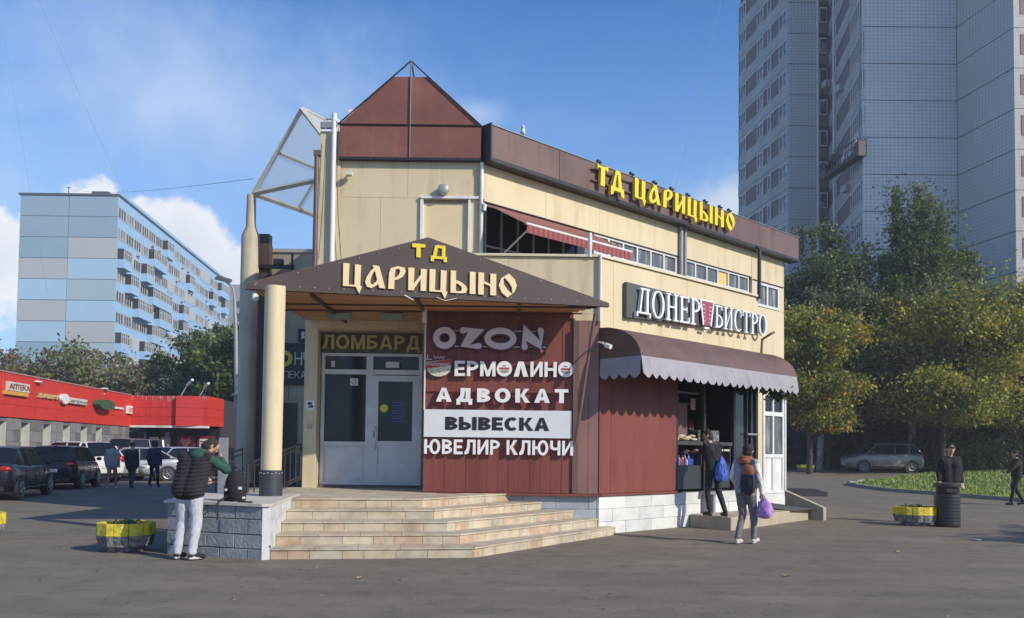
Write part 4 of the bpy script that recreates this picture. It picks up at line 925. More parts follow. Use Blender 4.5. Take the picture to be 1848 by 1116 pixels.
s1 = thing('roof_sign', 'big yellow channel letters ТД ЦАРИЦЫНО on the long brown roof band', 'sign', UP(6.4, .4, 7.8))
glyphs('ТД ЦАРИЦЫНО', SLAV, UP, 3.08, 8.78, 7.64, .47, .34, .42, YEL, s1, gap=.24, space=.62)
m = MB()
for z in (7.74, 8.0): m.box(UP, 3.0, 8.85, .29, .32, z, z + .03)
m.build('mounting_rail', BROWN, s1)
for u in (3.3, 4.5, 5.4, 6.1, 6.8, 7.6, 8.3, 8.75):
    m = MB(); m.box(UP, u, u + .03, -.02, .33, 8.20, 8.24); m.box(UP, u - .02, u + .05, .2, .26, 8.2, 8.30); m.build('mounting_bracket', DARKM, s1)
m = MB(); m.tube([UP(4.8 + .1 * i, .1, 8.22 + .09 * abs(math.sin(i * 1.1))) for i in range(9)], .01, 5); m.build('cable', DARKM, s1)

SF = Frame(0, 15.67, 0)
# parcel point letters: pale rounded capitals on dark halo plates carried by two rails
s2 = thing('parcel_point_sign', 'large pale pink rounded letters OZON at the top of the maroon wall', 'sign', (-.4, 15.6, 3.65))
OZ = M('pale_pink_letter', (.62, .48, .45), .4, var=.06); HALO = M('halo_plate_dark', (.10, .035, .055), .5); HB2 = M('halo_edge_blue', (.04, .05, .16), .5)
m = MB(); m.box(SF, -1.45, .62, .02, .04, 3.80, 3.82); m.box(SF, -1.45, .62, .02, .04, 3.50, 3.52); m.build('mounting_rail', PVC, s2)
def cap_path(pts, w):      # rounded thick stroke as an outline polygon strip with round ends
    A_, B_ = [], []
    for i, p in enumerate(pts):
        p0 = pts[max(0, i - 1)]; p1 = pts[min(len(pts) - 1, i + 1)]
        d = Vector((p1[0] - p0[0], p1[1] - p0[1])).normalized(); n_ = Vector((-d.y, d.x))
        if 0 < i < len(pts) - 1:
            d0 = Vector((p[0] - p0[0], p[1] - p0[1])).normalized(); c_ = max(.38, abs(n_.dot(Vector((-d0.y, d0.x)))))
        else: c_ = 1
        A_.append((p[0] + n_.x * w / c_, p[1] + n_.y * w / c_)); B_.append((p[0] - n_.x * w / c_, p[1] - n_.y * w / c_))
    return A_, B_
def ozon(u0, w, kind, mat, v0, v1, grow, name, par):
    zc, h = 3.655, .205; t = .058 + grow
    mb = MB()
    if kind == 'O': mb.strip(SF, arc(u0 + w / 2, zc, w / 2 + grow, h + grow, 0, 360, 32), arc(u0 + w / 2, zc, w / 2 - .115 - grow, h - .115 - grow, 0, 360, 32), v0, v1, True)
    else:
        if kind == 'Z': pth = [(u0 + .06, zc + h - .06), (u0 + w - .11, zc + h - .06), (u0 + .10, zc - h + .06), (u0 + w - .06, zc - h + .06)]
        else: pth = [(u0 + .06, zc - h + .05), (u0 + .06, zc + h - .09), (u0 + w - .06, zc - h + .09), (u0 + w - .06, zc + h - .05)]
        a, b_ = cap_path(pth, t); mb.strip(SF, a, b_, v0, v1)
        for e, p in enumerate((pth[0], pth[-1])): mb.poly(SF, arc(p[0], p[1], t, t, 0, 345, 15), v0 - .001 * (e + 1), v1 - .001 * (e + 1))
    return mb.build(name, mat, par)
for u, w, kd in [(-1.50, .43, 'O'), (-1.0, .42, 'Z'), (-.535, .60, 'O'), (.16, .42, 'N')]:
    lt = ozon(u, w, kd, OZ, .11, .14, 0, 'letter', s2)
    ozon(u, w, kd, HALO, .04, .105, .028, 'halo_plate', lt)
MB().lathe((0, 0, 0), [(.03, 0), (.03, .012)], 10)
m = MB(); m.tube([SF(.54, .13, 3.43), SF(.54, .15, 3.43)], .03, 10); m.build('pink_dot', M('pink_dot', (.85, .25, .35), .4), s2)

s3 = thing('food_shop_sign', 'white letters ЕРМОЛИНО with round badges for the letters O beside a small food logo', 'sign', (-.1, 15.6, 3.1))
def let3(ch, a, b_): glyphs(ch, BLD(.23), SF, a, b_, 2.945, .285, .05, .09, WLET, s3, gap=.13)
let3('ЕРМ', -1.09, -.32)
for u in (-.155, 1.0):
    m = MB(); m.poly(SF, arc(u, 3.09, .145, .145, 0, 345, 23), .05, .09); bd_ = m.build('round_badge', WLET, s3)
    m = MB(); m.box(SF, u - .09, u + .09, .09, .095, 3.075, 3.115); m.box(SF, u - .035, u + .03, .09, .094, 3.135, 3.155); m.build('badge_band', M('badge_red', (.45, .07, .06), .5), bd_)
    m = MB(); m.poly(SF, arc(u, 3.06, .085, .05, 180, 360, 8), .09, .0935); m.build('badge_bowl', M('badge_brown', (.30, .26, .20), .6), bd_)
m = MB(); m.poly(SF, [(.04 - .02, 2.945), (.11, 3.23), (.205, 3.23), (.295, 2.945), (.20, 2.945), (.155, 3.13), (.115, 2.945)], .05, .09); m.build('letter', WLET, s3)
let3('ИН', .335, .83)
lg = MB(); lg.poly(SF, [(-1.63, 3.20), (-1.16, 3.27), (-1.16, 3.13)] + arc(-1.39, 3.10, .225, .17, 0, -180, 12)[0:] + [(-1.63, 3.10)], .04, .07)
LGO = lg.build('logo_plate', M('logo_cream', (.62, .58, .45), .5, col2=(.30, .36, .20), scale=18, lo=.5, hi=.6), s3)
m = MB(); m.poly(SF, [(-1.66, 3.07), (-1.66, 3.17), (-1.15, 3.27), (-1.15, 3.15)], .07, .085); m.build('logo_ribbon', M('logo_red', (.42, .05, .04), .5), LGO)
word('ЕРМОЛИНО', SF, -1.62, -1.19, 3.135, .045, .085, .09, WLET, LGO, .0, name='logo_text', joined=True)
m = MB(); 
for i, (a, b_) in enumerate([((-1.62, 3.24), (-1.60, 3.34)), ((-1.60, 3.26), (-1.52, 3.25))]): m.tube([SF(a[0], .06, a[1]), SF(b_[0], .06, b_[1])], .008, 5)
m.tube([SF(-1.50 + .02 * i, .06, 3.29 + .025 * math.sin(i * 1.9)) for i in range(12)], .007, 5); m.build('logo_script', WLET, LGO)
m = MB(); m.box(SF, -1.62, -1.16, .01, .04, 3.02, 3.05); m.build('mounting_rail', GREYM, s3)

s4 = thing('lawyer_sign', 'widely spaced bold white letters АДВОКАТ above the plain board', 'sign', (-.2, 15.6, 2.55))
glyphs('АДВОКАТ', BLD(.29), SF, -1.43, 1.05, 2.455, .26, .09, .13, WLET, s4, gap=.30)
m = MB(); m.box(SF, -1.60, 1.12, .03, .05, 2.66, 2.68); m.build('mounting_rail', M('rail_red', (.25, .05, .05), .5), s4)
s5 = thing('placeholder_board', 'light grey rectangular board with bold black letters ВЫВЕСКА', 'sign', (-.27, 15.6, 2.05))
MB().box(SF, -1.65, 1.12, .04, .09, 1.795, 2.31).build('board', M('board_light_grey', (.66, .67, .67), .5, var=.05), s5)
glyphs('ВЫВЕСКА', BLD(.29), SF, -1.25, .70, 1.93, .245, .092, .097, BLACK, s5, gap=.10)
s6 = thing('jeweller_key_sign', 'lowest line of white letters ЮВЕЛИР КЛЮЧИ on the maroon wall', 'sign', (-.25, 15.6, 1.6))
glyphs('ЮВЕЛИР КЛЮЧИ', BLD(.22), SF, -1.64, 1.15, 1.475, .275, .05, .09, WLET, s6, gap=.15, space=.40)
s7 = thing('pawnshop_sign', 'dull gold letters ЛОМБАРД on a dark board above the grey entrance door', 'sign', (-2.9, 17.2, 3.75))
MB().box(DF, -3.97, -1.90, .03, .06, 3.56, 3.95).build('board', M('pawn_board', (.10, .075, .05), .6), s7)
glyphs('ЛОМБАРД', BLD(.22), DF, -3.95, -1.93, 3.62, .29, .06, .10, M('dull_gold', (.48, .38, .12), .5, var=.1), s7, gap=.14)
s8 = thing('bistro_sign', 'dark green-grey board with tall white serif letters ДОНЕР БИСТРО and a red cup', 'sign', LW(3.2, .1, 4.5))
MB().poly(LW, [(.66, 4.17), (.66, 4.86), (5.78, 4.80), (5.78, 4.40)], .02, .10).build('board', M('bistro_board', (.085, .095, .085), .55, var=.2), s8)
glyphs('ДОНЕР', SER, LW, .86, 3.02, 4.24, .54, .13, .19, M('serif_white', (.82, .82, .84), .4, var=.03), s8, gap=.10, zslope=.012)
glyphs('БИСТРО', SER, LW, 3.58, 5.72, 4.29, .48, .13, .19, MATS['serif_white'], s8, gap=.10, zslope=.012)
m = MB(); m.poly(LW, [(3.16, 4.30), (3.42, 4.30), (3.52, 4.82), (3.06, 4.82)], .10, .17); cp_ = m.build('red_cup', M('cup_red', (.35, .07, .09), .5), s8)
m = MB(); m.strip(LW, [(3.13, 4.28), (3.02, 4.84), (3.56, 4.84), (3.45, 4.28)], [(3.17, 4.31), (3.07, 4.81), (3.51, 4.81), (3.41, 4.31)], .165, .18); m.build('cup_outline', MATS['serif_white'], cp_)
m = MB()
for i in range(5): m.box(LW, 3.12 + .01 * i, 3.22, .17, .176, 4.72 - i * .085, 4.73 - i * .085); m.box(LW, 3.36, 3.47 - .012 * i, .17, .176, 4.70 - i * .085, 4.71 - i * .085)
m.box(LW, 3.2, 3.38, .13, .17, 4.22, 4.26); m.build('cup_lines', MATS['serif_white'], cp_)
m = MB(); m.tube([LW(5.75, .03, 3.92), LW(5.75, .05, 4.25), LW(5.82, .25, 4.38), LW(5.9, .28, 4.42)], .03, 8); tag(m.build('sign_cable_hose', BROWN, smooth=True), 'brown hose rising from the awning to the right end of the bistro sign', 'hose')

# bird on the roof edge
bp = UP(.98, .15, 8.2)
bd2 = MB(); x, y, z = bp
bd2.ball((x, y, z + .13), .055, .11, .065, 10, 8); bd2.ball((x, y - .07, z + .22), .035, .04, .04, 10, 8); bd2.tube([(x, y - .04, z + .16), (x, y - .07, z + .21)], [.045, .032], 8)
bd2.tube([(x, y + .08, z + .12), (x, y + .22, z + .07)], [.04, .015], 6); bd2.tube([(x, y - .10, z + .22), (x, y - .13, z + .215)], [.01, .002], 5)
bd2.tube([(x - .02, y, z), (x - .02, y, z + .08)], .006, 4); bd2.tube([(x + .02, y, z), (x + .02, y, z + .08)], .006, 4)
tag(bd2.build('pigeon', M('bird_white', (.72, .72, .70), .7), smooth=True), 'white pigeon sitting on the brown roof edge right of the gable', 'bird')
# overhead wires (catenaries between the buildings)
def wire(a, b_, sag, r=.014, label=''):
    a = Vector(a); b_ = Vector(b_); pts = [a.lerp(b_, i / 24) - Vector((0, 0, sag * 4 * (i / 24) * (1 - i / 24))) for i in range(25)]
    tag(MB().tube(pts, r, 5).build('overhead_wire', M('wire_grey', (.22, .26, .33), .7)), label, 'wire')

# ================================================================== PEOPLE
SKIN = M('skin', (.52, .32, .22), .6, var=.08); HAIRB = M('hair_dark', (.03, .022, .018), .8, scale=30, bump=.4); HAIRG = M('hair_greyish', (.10, .085, .075), .8, scale=30)
def fabric(name, c, v=.25): return M('cloth_' + name, c, .88, var=v, scale=9, bump=.35, bscale=35)
def person(label, loc, face, P, zones, hair=HAIRB, hairkind='short', scale=1., vox=.013, group=None, face_on=False, hood=None, puffer=None):
    """P: joint positions (x right, y forward, z up) for a 1.75 m figure. zones: material per region."""
    J = dict(pelvis=(0, 0, .95), chest=(0, .0, 1.30), neck=(0, .01, 1.49), head=(0, .04, 1.63),
             sl=(-.175, 0, 1.43), el=(-.23, -.03, 1.15), hl=(-.23, .06, .90), sr=(.175, 0, 1.43), er=(.23, -.03, 1.15), hr=(.23, .06, .90),
             pl=(-.09, 0, .92), kl=(-.10, .02, .50), al=(-.10, -.02, .09), pr=(.09, 0, .92), kr=(.10, .02, .50), ar=(.10, -.02, .09), tl=None, tr=None)
    J.update(P); J = {k: (Vector(v) if v is not None else None) for k, v in J.items()}
    for s_ in 'lr':
        if J['t' + s_] is None: J['t' + s_] = J['a' + s_] + Vector((0.02 * (1 if s_ == 'r' else -1), .16, -.045))
    caps = []       # (a, b, ra, rb, zone)
    def cp(a, b, ra, rb, z): caps.append((Vector(a), Vector(b), ra, rb, z))
    pv, ch, nk, hd = J['pelvis'], J['chest'], J['neck'], J['head']
    bulk = zones.get('bulk', 1.)
    side = (J['sr'] - J['sl']).normalized()
    for s_ in (-1, 1):
        cp(pv + side * .075 * s_ + Vector((0, 0, zones.get('hem', .0))), pv.lerp(ch, .6) + side * .075 * s_, .118 * bulk, .112 * bulk, 'top')
        cp(pv.lerp(ch, .5) + side * .075 * s_, ch + side * .095 * s_, .112 * bulk, .118 * bulk, 'top')
        cp(ch + side * .09 * s_, (J['sl'] if s_ < 0 else J['sr']).lerp(ch, .16), .115 * bulk, .068 * bulk ** .4, 'top')
        cp(pv + side * .07 * s_ + Vector((0, -.01, -.03)), pv + side * .07 * s_ + Vector((0, -.02, .04)), .115, .11, 'legs' if not zones.get('longcoat') else 'top')
    cp(J['sl'], nk - Vector((0, 0, .06)), .058 * bulk ** .5, .062, 'top'); cp(J['sr'], nk - Vector((0, 0, .06)), .058 * bulk ** .5, .062, 'top'); cp(ch, nk - (nk - ch) * .25, .10 * bulk ** .5, .06, 'top')
    cp(nk - Vector((0, 0, .04)), nk.lerp(hd, .45), .053, .05, 'skin')
    up = (hd - nk).normalized()
    fwd = Vector(zones.get('look', (0, 1, 0))).normalized()
    sidev = fwd.cross(up).normalized()
    cp(hd - up * .035 + fwd * .012, hd + up * .045, .074, .088, 'skin'); cp(hd - up * .085 + fwd * .045, hd - up * .03 + fwd * .03, .036, .055, 'skin')
    cp(hd + fwd * .085 + up * .01, hd + fwd * .112 - up * .022, .010, .015, 'skin')          # nose
    for s_ in (-1, 1): cp(hd + sidev * .084 * s_ - up * .012, hd + sidev * .088 * s_ + up * .018, .012, .016, 'skin')   # ears
    for s_, n_ in ((-1, 'l'), (1, 'r')):
        S_, E_, H_ = J['s' + n_], J['e' + n_], J['h' + n_]
        b2 = zones.get('sleeve', 1.)
        cp(S_, E_, .060 * b2 ** .5, .052 * b2, 'sleeve'); cp(E_, E_.lerp(H_, .86), .050 * b2, .036 * b2, 'sleeve')
        d = (H_ - E_).normalized(); cp(E_.lerp(H_, .85), H_, .029, .026, 'skin')
        sd_ = d.cross(Vector((0, 1, 0.2))).normalized() if abs(d.y) < .9 else Vector((1, 0, 0))
        cp(H_ + sd_ * .018, H_ + d * .055 + sd_ * .02, .022, .018, 'skin'); cp(H_ - sd_ * .018, H_ + d * .055 - sd_ * .02, .022, .018, 'skin')
        bend = d.lerp(Vector((0, .7, -.5)), .35).normalized()
        for i in range(4):
            o_ = sd_ * (-.030 + .020 * i); l_ = (.050, .062, .058, .045)[i]
            k_ = H_ + d * .065 + o_ * 1.15; cp(k_, k_ + bend * l_ * .6, .0095, .009, 'skin'); cp(k_ + bend * l_ * .6, k_ + bend * l_ + Vector((0, .008, -.006)), .009, .008, 'skin')
        cp(H_ + sd_ * .03 * (-s_ or 1), H_ + d * .05 + sd_ * .055 * (-s_) + Vector((0, .015, 0)), .012, .009, 'skin')
        Pl, K_, A2, T_ = J['p' + n_], J['k' + n_], J['a' + n_], J['t' + n_]
        lg_ = zones.get('legw', 1.)
        cp(Pl, K_, .092 * lg_, .065 * lg_, 'legs'); cp(K_, A2 + Vector((0, 0, .02)), .064 * lg_, .050 * lg_, 'legs')
        cp(A2, A2 + Vector((0, -.03, -.035)), .040, .038, 'shoe'); cp(A2 + (T_ - A2) * .2 + Vector((0, 0, -.02)), T_, .044, .034, 'shoe')
        cp(A2 + Vector((0, -.035, -.062)), T_ + Vector((0, .01, -.012)), .028, .026, 'sole')
        if zones.get('longcoat'): cp(pv + side * .05 * s_, pv + side * .05 * s_ - Vector((0, 0, .30)), .13, .14, 'top')
    m = MB()
    for a, b_, ra, rb, z in caps: m.capsule(a, b_, ra, rb, 12, 4)
    tmp = bpy.data.objects.new('tmp', m.mesh('tmp', SKIN)); COL.objects.link(tmp)
    rm = tmp.modifiers.new('r', 'REMESH'); rm.mode = 'VOXEL'; rm.voxel_size = vox; rm.use_smooth_shade = True
    sm = tmp.modifiers.new('s', 'SMOOTH'); sm.factor = .5; sm.iterations = 2
    dg = bpy.context.evaluated_depsgraph_get(); me = bpy.data.meshes.new_from_object(tmp.evaluated_get(dg)); me.name = 'body'
    bpy.data.objects.remove(tmp)
    # clothing regions: every face takes the cloth of the nearest limb
    n_ = len(me.polygons); C_ = np.empty(n_ * 3, np.float32); me.polygons.foreach_get('center', C_); C_ = C_.reshape(-1, 3)
    best = np.full(n_, 1e9); zi = np.zeros(n_, int); zn = ['skin', 'top', 'sleeve', 'legs', 'shoe', 'sole']
    for a, b_, ra, rb, z in caps:
        a = np.array(a); ab = np.array(b_) - a; t = np.clip(((C_ - a) @ ab) / max(1e-9, ab @ ab), 0, 1)
        dd = np.linalg.norm(C_ - a - t[:, None] * ab, axis=1) - (ra + (rb - ra) * t)
        if z == 'top': dd -= .012
        u = dd < best; best[u] = dd[u]; zi[u] = zn.index(z)
    if 'split' in zones:    # upper part of the garment in another colour
        zs, matn = zones['split']; up_ = (zi == 1) & (C_[:, 2] > zs); zi[up_] = 6
    me.materials.clear()
    mats = [zones.get('skinmat', SKIN), zones['top'], zones.get('sleevemat', zones['top']), zones['legs'], zones.get('shoe', BLACK), zones.get('solemat', zones.get('shoe', BLACK))]
    if 'split' in zones: mats.append(zones['split'][1])
    for mt in mats: me.materials.append(mt)
    me.polygons.foreach_set('material_index', zi.astype(np.int32)); me.polygons.foreach_set('use_smooth', [True] * n_)
    # cloth folds: a little random push along the normals away from skin
    co = np.empty(len(me.vertices) * 3, np.float32); me.vertices.foreach_get('co', co); co = co.reshape(-1, 3)
    no = np.empty(len(me.vertices) * 3, np.float32); me.vertices.foreach_get('normal', no); no = no.reshape(-1, 3)
    below = co[:, 2] < nk.z - .02
    w = (np.sin(co[:, 2] * 46 + 5 * np.sin(co[:, 0] * 21) + 3 * np.sin(co[:, 1] * 17)) * .0028 + np.sin(co[:, 2] * 13 + 2 * np.sin(co[:, 0] * 9)) * .003) * below * (co[:, 2] > .1)
    hand = np.minimum(np.linalg.norm(co - np.array(J['hl']), axis=1), np.linalg.norm(co - np.array(J['hr']), axis=1)) < .13
    w[hand] = 0
    if puffer:
        pz = (co[:, 2] > puffer[0]) & (co[:, 2] < puffer[1]); rad = np.abs(np.sin((co[:, 2] - .2 * co[:, 1]) * math.pi / .05)); w = np.where(pz & (np.abs(co[:, 0]) < .27), rad * .016, w)
    me.vertices.foreach_set('co', (co + no * w[:, None]).astype(np.float32).ravel()); me.update()
    root = thing('person', label, 'person', (0, 0, 0), group)
    WM[root.name] = Matrix()
    ob = bpy.data.objects.new('body', me); link(ob, root)
    if hairkind != 'none':
        h = MB(); c = hd + up * .052 - fwd * .022
        if hairkind == 'hat': h.ball(c + up * .02, .102, .108, .088, 16, 10)
        elif hairkind == 'hood': h.ball(c - up * .02 - fwd * .01, .118, .118, .135, 16, 10)
        elif hairkind == 'bun': h.ball(c, .098, .104, .10, 16, 10)
        else: h.ball(c, .097, .104, .090, 16, 10)
        if hairkind in ('short', 'cap', 'bun'): h.ball(hd - fwd * .028 - up * .012, .090, .082, .095, 12, 8)
        if hairkind == 'bun': h.ball(c + up * .10 - fwd * .02, .04, .04, .035, 10, 6)
        if hairkind == 'cap': h.ball(hd + fwd * .10 + up * .055, .07, .07, .012, 12, 5)
        ho = h.build('hair' if hairkind in ('short', 'bun') else ('hood' if hairkind == 'hood' else 'hat'), hair, root, smooth=True)
    if face_on:
        for s_ in (-1, 1):
            e = MB(); p = hd + fwd * .088 + sidev * .033 * s_ + up * .022; e.ball(p, .012, .008, .007, 8, 5); e.build('eye', BLACK, root)
            e = MB(); p = p + up * .022; e.ball(p, .020, .006, .004, 8, 4); e.build('eyebrow', HAIRB, root)
        e = MB(); e.ball(hd + fwd * .086 - up * .052, .024, .008, .006, 8, 4); e.build('mouth', M('lips', (.35, .13, .11), .6), root)
    if hood:
        h = MB(); pts = [nk + Vector((math.cos(a) * .105, math.sin(a) * .10 - .02, .005 + .03 * math.sin(a * 1) * -1)) for a in [i * 2 * math.pi / 14 for i in range(15)]]
        h.tube(pts, .036, 8); h.ball(nk + Vector((0, -.115, -.03)), .115, .065, .075, 12, 8); h.build('hood', hood, root, smooth=True)
    root.location = loc; root.rotation_euler = (0, 0, face); root.scale = (scale,) * 3
    return root
toY = 0.            # faces away from the camera
JEAN = fabric('dark_jeans', (.035, .045, .07)); SWEAT = fabric('light_grey_sweat', (.50, .50, .54), .12); BLK = fabric('black_jacket', (.014, .014, .016)); NAVY = fabric('navy_puffer', (.02, .025, .075))
# man leaning on the low wall
WH = M('trainer_white', (.72, .72, .70), .6)
man1 = person('man in black quilted vest and pale grey trousers leaning over the low wall', (-4.44, 11.50, 0), R(-12),
    dict(pelvis=(.0, -.02, .97), chest=(.02, .10, 1.31), neck=(.07, .16, 1.47), head=(.15, .25, 1.55), sl=(-.17, .07, 1.43), sr=(.21, .10, 1.41),
         el=(-.20, .30, 1.20), hl=(-.08, .45, 1.10), er=(.42, .22, 1.24), hr=(.24, .36, 1.40), kl=(-.12, .04, .52), al=(-.13, -.04, .10), kr=(.11, .02, .52), ar=(.10, -.05, .10), tr=(.22, .04, .05), tl=(-.12, .12, .05)),
    dict(top=fabric('vest_black', (.017, .016, .02)), sleevemat=fabric('green_hoodie', (.025, .075, .055)), legs=SWEAT, shoe=fabric('trainer_black', (.02, .02, .022)), solemat=WH, bulk=1.28, sleeve=1.25, legw=1.22, look=(.75, .55, -.45)),
    scale=1.0, vox=.0105, hood=MATS['cloth_green_hoodie'], puffer=(.88, 1.42))
bp1 = thing('backpack', 'black backpack with metal buckles and hanging straps standing on the low wall beside the man', 'backpack', (-3.98, 12.1, .775))
m = MB(); m.ball((-4.0, 12.08, .98), .15, .12, .24, 14, 10); m.box(WF, -4.13, -3.87, -12.18, -11.98, .78, 1.0); m.build('bag_body', fabric('bag_black', (.012, .012, .014)), bp1, smooth=True)
m = MB(); m.ball((-3.96, 11.95, .90), .10, .05, .11, 12, 8); m.build('front_pocket', MATS['cloth_bag_black'], bp1, smooth=True)
for q in ([(-4.06, 11.95, .86), (-4.04, 11.5, .80), (-4.03, 11.46, .66), (-4.03, 11.46, .55)], [(-4.0, 11.95, .80), (-3.8, 11.72, .79), (-3.62, 11.66, .79)], [(-4.1, 12.1, 1.2), (-4.0, 12.1, 1.27), (-3.9, 12.1, 1.2)]): MB().tube(q, .013, 6).build('strap', DARKM, bp1)
m = MB(); m.box(WF, -3.90, -3.85, -11.92, -11.9, .95, .99); m.box(WF, -3.84, -3.80, -11.92, -11.9, .82, .85); m.box(WF, -4.09, -4.06, -11.92, -11.9, .93, .96); m.build('buckle', WH, bp1)
# boy walking away with backpack and violet bag
boy = person('boy in grey hoodie with white sleeves and rust hood walking past the bistro step', (4.04, 14.35, 0), R(-38),
    dict(pelvis=(0, 0, .93), kl=(-.08, .06, .50), al=(-.08, -.16, .10), kr=(.09, .14, .50), ar=(.10, .12, .09), tl=(-.08, 0, .045), tr=(.11, .28, .06),
         el=(-.25, .0, 1.16), hl=(-.22, .16, .98), er=(.26, -.02, 1.14), hr=(.27, .05, .86), chest=(0, .02, 1.29), neck=(0, .04, 1.47), head=(.01, .08, 1.61)),
    dict(top=fabric('hoodie_grey', (.30, .31, .36), .15), sleevemat=fabric('sleeve_white', (.72, .70, .68), .08), legs=fabric('trousers_grey', (.17, .165, .17), .2), shoe=fabric('trainers_cream', (.58, .55, .48), .1), solemat=WH, bulk=1.02, legw=1.05),
    scale=.985, vox=.0115, hood=fabric('hood_rust', (.33, .12, .06)), hair=HAIRB)
def attach(name, label, cat, parts, owner):
    t = thing(name, label, cat, (0, 0, 0)); WM[t.name] = Matrix()
    for nme, m_, mt in parts: m_.build(nme, mt, t, smooth=True)
    t.location = owner.location; t.rotation_euler = owner.rotation_euler; t.scale = owner.scale
    return t
m1 = MB(); m1.ball((.11, -.165, 1.06), .145, .075, .21, 14, 10); m1.box(WF, .0, .22, .13, .22, .90, 1.2); m2 = MB(); m2.ball((.10, -.155, 1.27), .125, .062, .12, 12, 8)
m3 = MB(); m3.tube([(.14, -.14, 1.38), (.17, .0, 1.475), (.17, .13, 1.36), (.19, .11, 1.15), (.17, -.1, 1.0)], .018, 6); m4 = MB(); m4.tube([(-.02, -.14, 1.38), (-.12, -.02, 1.475), (-.15, .12, 1.36)], .018, 6)
attach('school_backpack', 'dark backpack with rust top hanging from the right shoulder of the boy', 'backpack', [('bag_body', m1, fabric('pack_dark', (.03, .03, .035))), ('bag_top', m2, MATS['cloth_hood_rust']), ('strap', m3, BLK), ('strap', m4, BLK)], boy)
m1 = MB(); n_ = 14; vs = []
prof_ = [(.012, .20), (.045, .16), (.10, .10), (.135, .0), (.14, -.09), (.10, -.15), (.03, -.17)]
for r_, z in prof_:
    for j in range(n_): q = 2 * math.pi * j / n_; k_ = 1 + .12 * math.sin(3 * q + z * 20); vs.append((.30 + r_ * k_ * math.cos(q) * 1.05, .09 + r_ * .6 * k_ * math.sin(q), .62 + z))
m1.add(vs, [(i * n_ + j, i * n_ + (j + 1) % n_, (i + 1) * n_ + (j + 1) % n_, (i + 1) * n_ + j) for i in range(len(prof_) - 1) for j in range(n_)] + [tuple((len(prof_) - 1) * n_ + j for j in range(n_))])
m2 = MB(); m2.tube([(.27, .06, .80), (.285, .06, .88), (.29, .11, .84), (.31, .10, .78)], .010, 5); m2.tube([(.26, .03, .78), (.265, .04, .87), (.29, .08, .86)], .010, 5)
attach('carrier_bag', 'violet plastic carrier bag held in the right hand of the boy', 'plastic bag', [('bag_body', m1, M('violet_plastic', (.34, .13, .50), .35, col2=(.55, .35, .68), scale=14, bump=.5)), ('handle', m2, MATS['violet_plastic'])], boy)
m1 = MB(); m1.tube([(.20, .18, 1.0), (.34, .16, .93), (.42, .12, .80), (.44, .10, .62), (.40, .08, .52)], [.02, .05, .035, .02, .02], 8)
# man at the bistro counter
man2 = person('man in black clothes with a top knot leaning on the bistro counter', (4.14, 17.08, .265), R(26),
    dict(pelvis=(0, -.05, .96), chest=(-.01, .02, 1.31), neck=(-.02, .06, 1.48), head=(-.04, .12, 1.62), el=(-.22, .24, 1.24), hl=(-.30, .42, 1.30), er=(.16, .26, 1.26), hr=(-.02, .46, 1.31),
         kl=(-.10, .05, .50), al=(-.10, -.02, .09), kr=(.12, -.03, .50), ar=(.10, -.26, .09), tr=(.14, -.10, .045)),
    dict(top=fabric('tracksuit_black', (.018, .018, .022)), legs=fabric('track_trousers', (.02, .022, .035)), shoe=fabric('shoes_dark_grey', (.06, .055, .05)), solemat=fabric('shoes_dark_grey', (.06, .055, .05)), bulk=1.08, look=(-.75, .6, -.05)),
    hairkind='bun', vox=.012)
m1 = MB(); n_ = 16; vs = []
bprof = [(.02, .27), (.05, .22), (.085, .17), (.125, .06), (.15, -.06), (.15, -.15), (.12, -.21), (.05, -.235)]
for r_, z in bprof:
    for j in range(n_): q = 2 * math.pi * j / n_; k_ = 1 + .09 * math.sin(5 * q + z * 9) + .05 * math.sin(3 * q); vs.append((.03 + r_ * k_ * math.cos(q), -.23 + r_ * .62 * k_ * math.sin(q), .95 + z))
m1.add(vs, [(i * n_ + j, i * n_ + (j + 1) % n_, (i + 1) * n_ + (j + 1) % n_, (i + 1) * n_ + j) for i in range(len(bprof) - 1) for j in range(n_)] + [tuple((len(bprof) - 1) * n_ + j for j in range(n_))])
m2 = MB(); m2.tube([(-.06, -.17, 1.16), (-.14, -.12, 1.40), (-.13, .02, 1.50)], .010, 5); m2.tube([(.12, -.17, 1.16), (.17, -.12, 1.40), (.15, .02, 1.50)], .010, 5)
m3 = MB()
for i in range(5): m3.tube([(-.08 + .055 * i, -.325 + .02 * abs(i - 2), 1.08), (-.09 + .06 * i, -.335 + .02 * abs(i - 2), .95), (-.07 + .05 * i, -.30 + .02 * abs(i - 2), .80)], .007, 5)
attach('drawstring_bag', 'shiny blue drawstring bag on the back of the man at the counter', 'bag', [('bag_body', m1, M('blue_nylon', (.02, .06, .36), .4, col2=(.05, .14, .55), scale=12, bump=.6)), ('cord', m2, BLK), ('fold', m3, M('blue_nylon_light', (.08, .18, .62), .4))], man2)
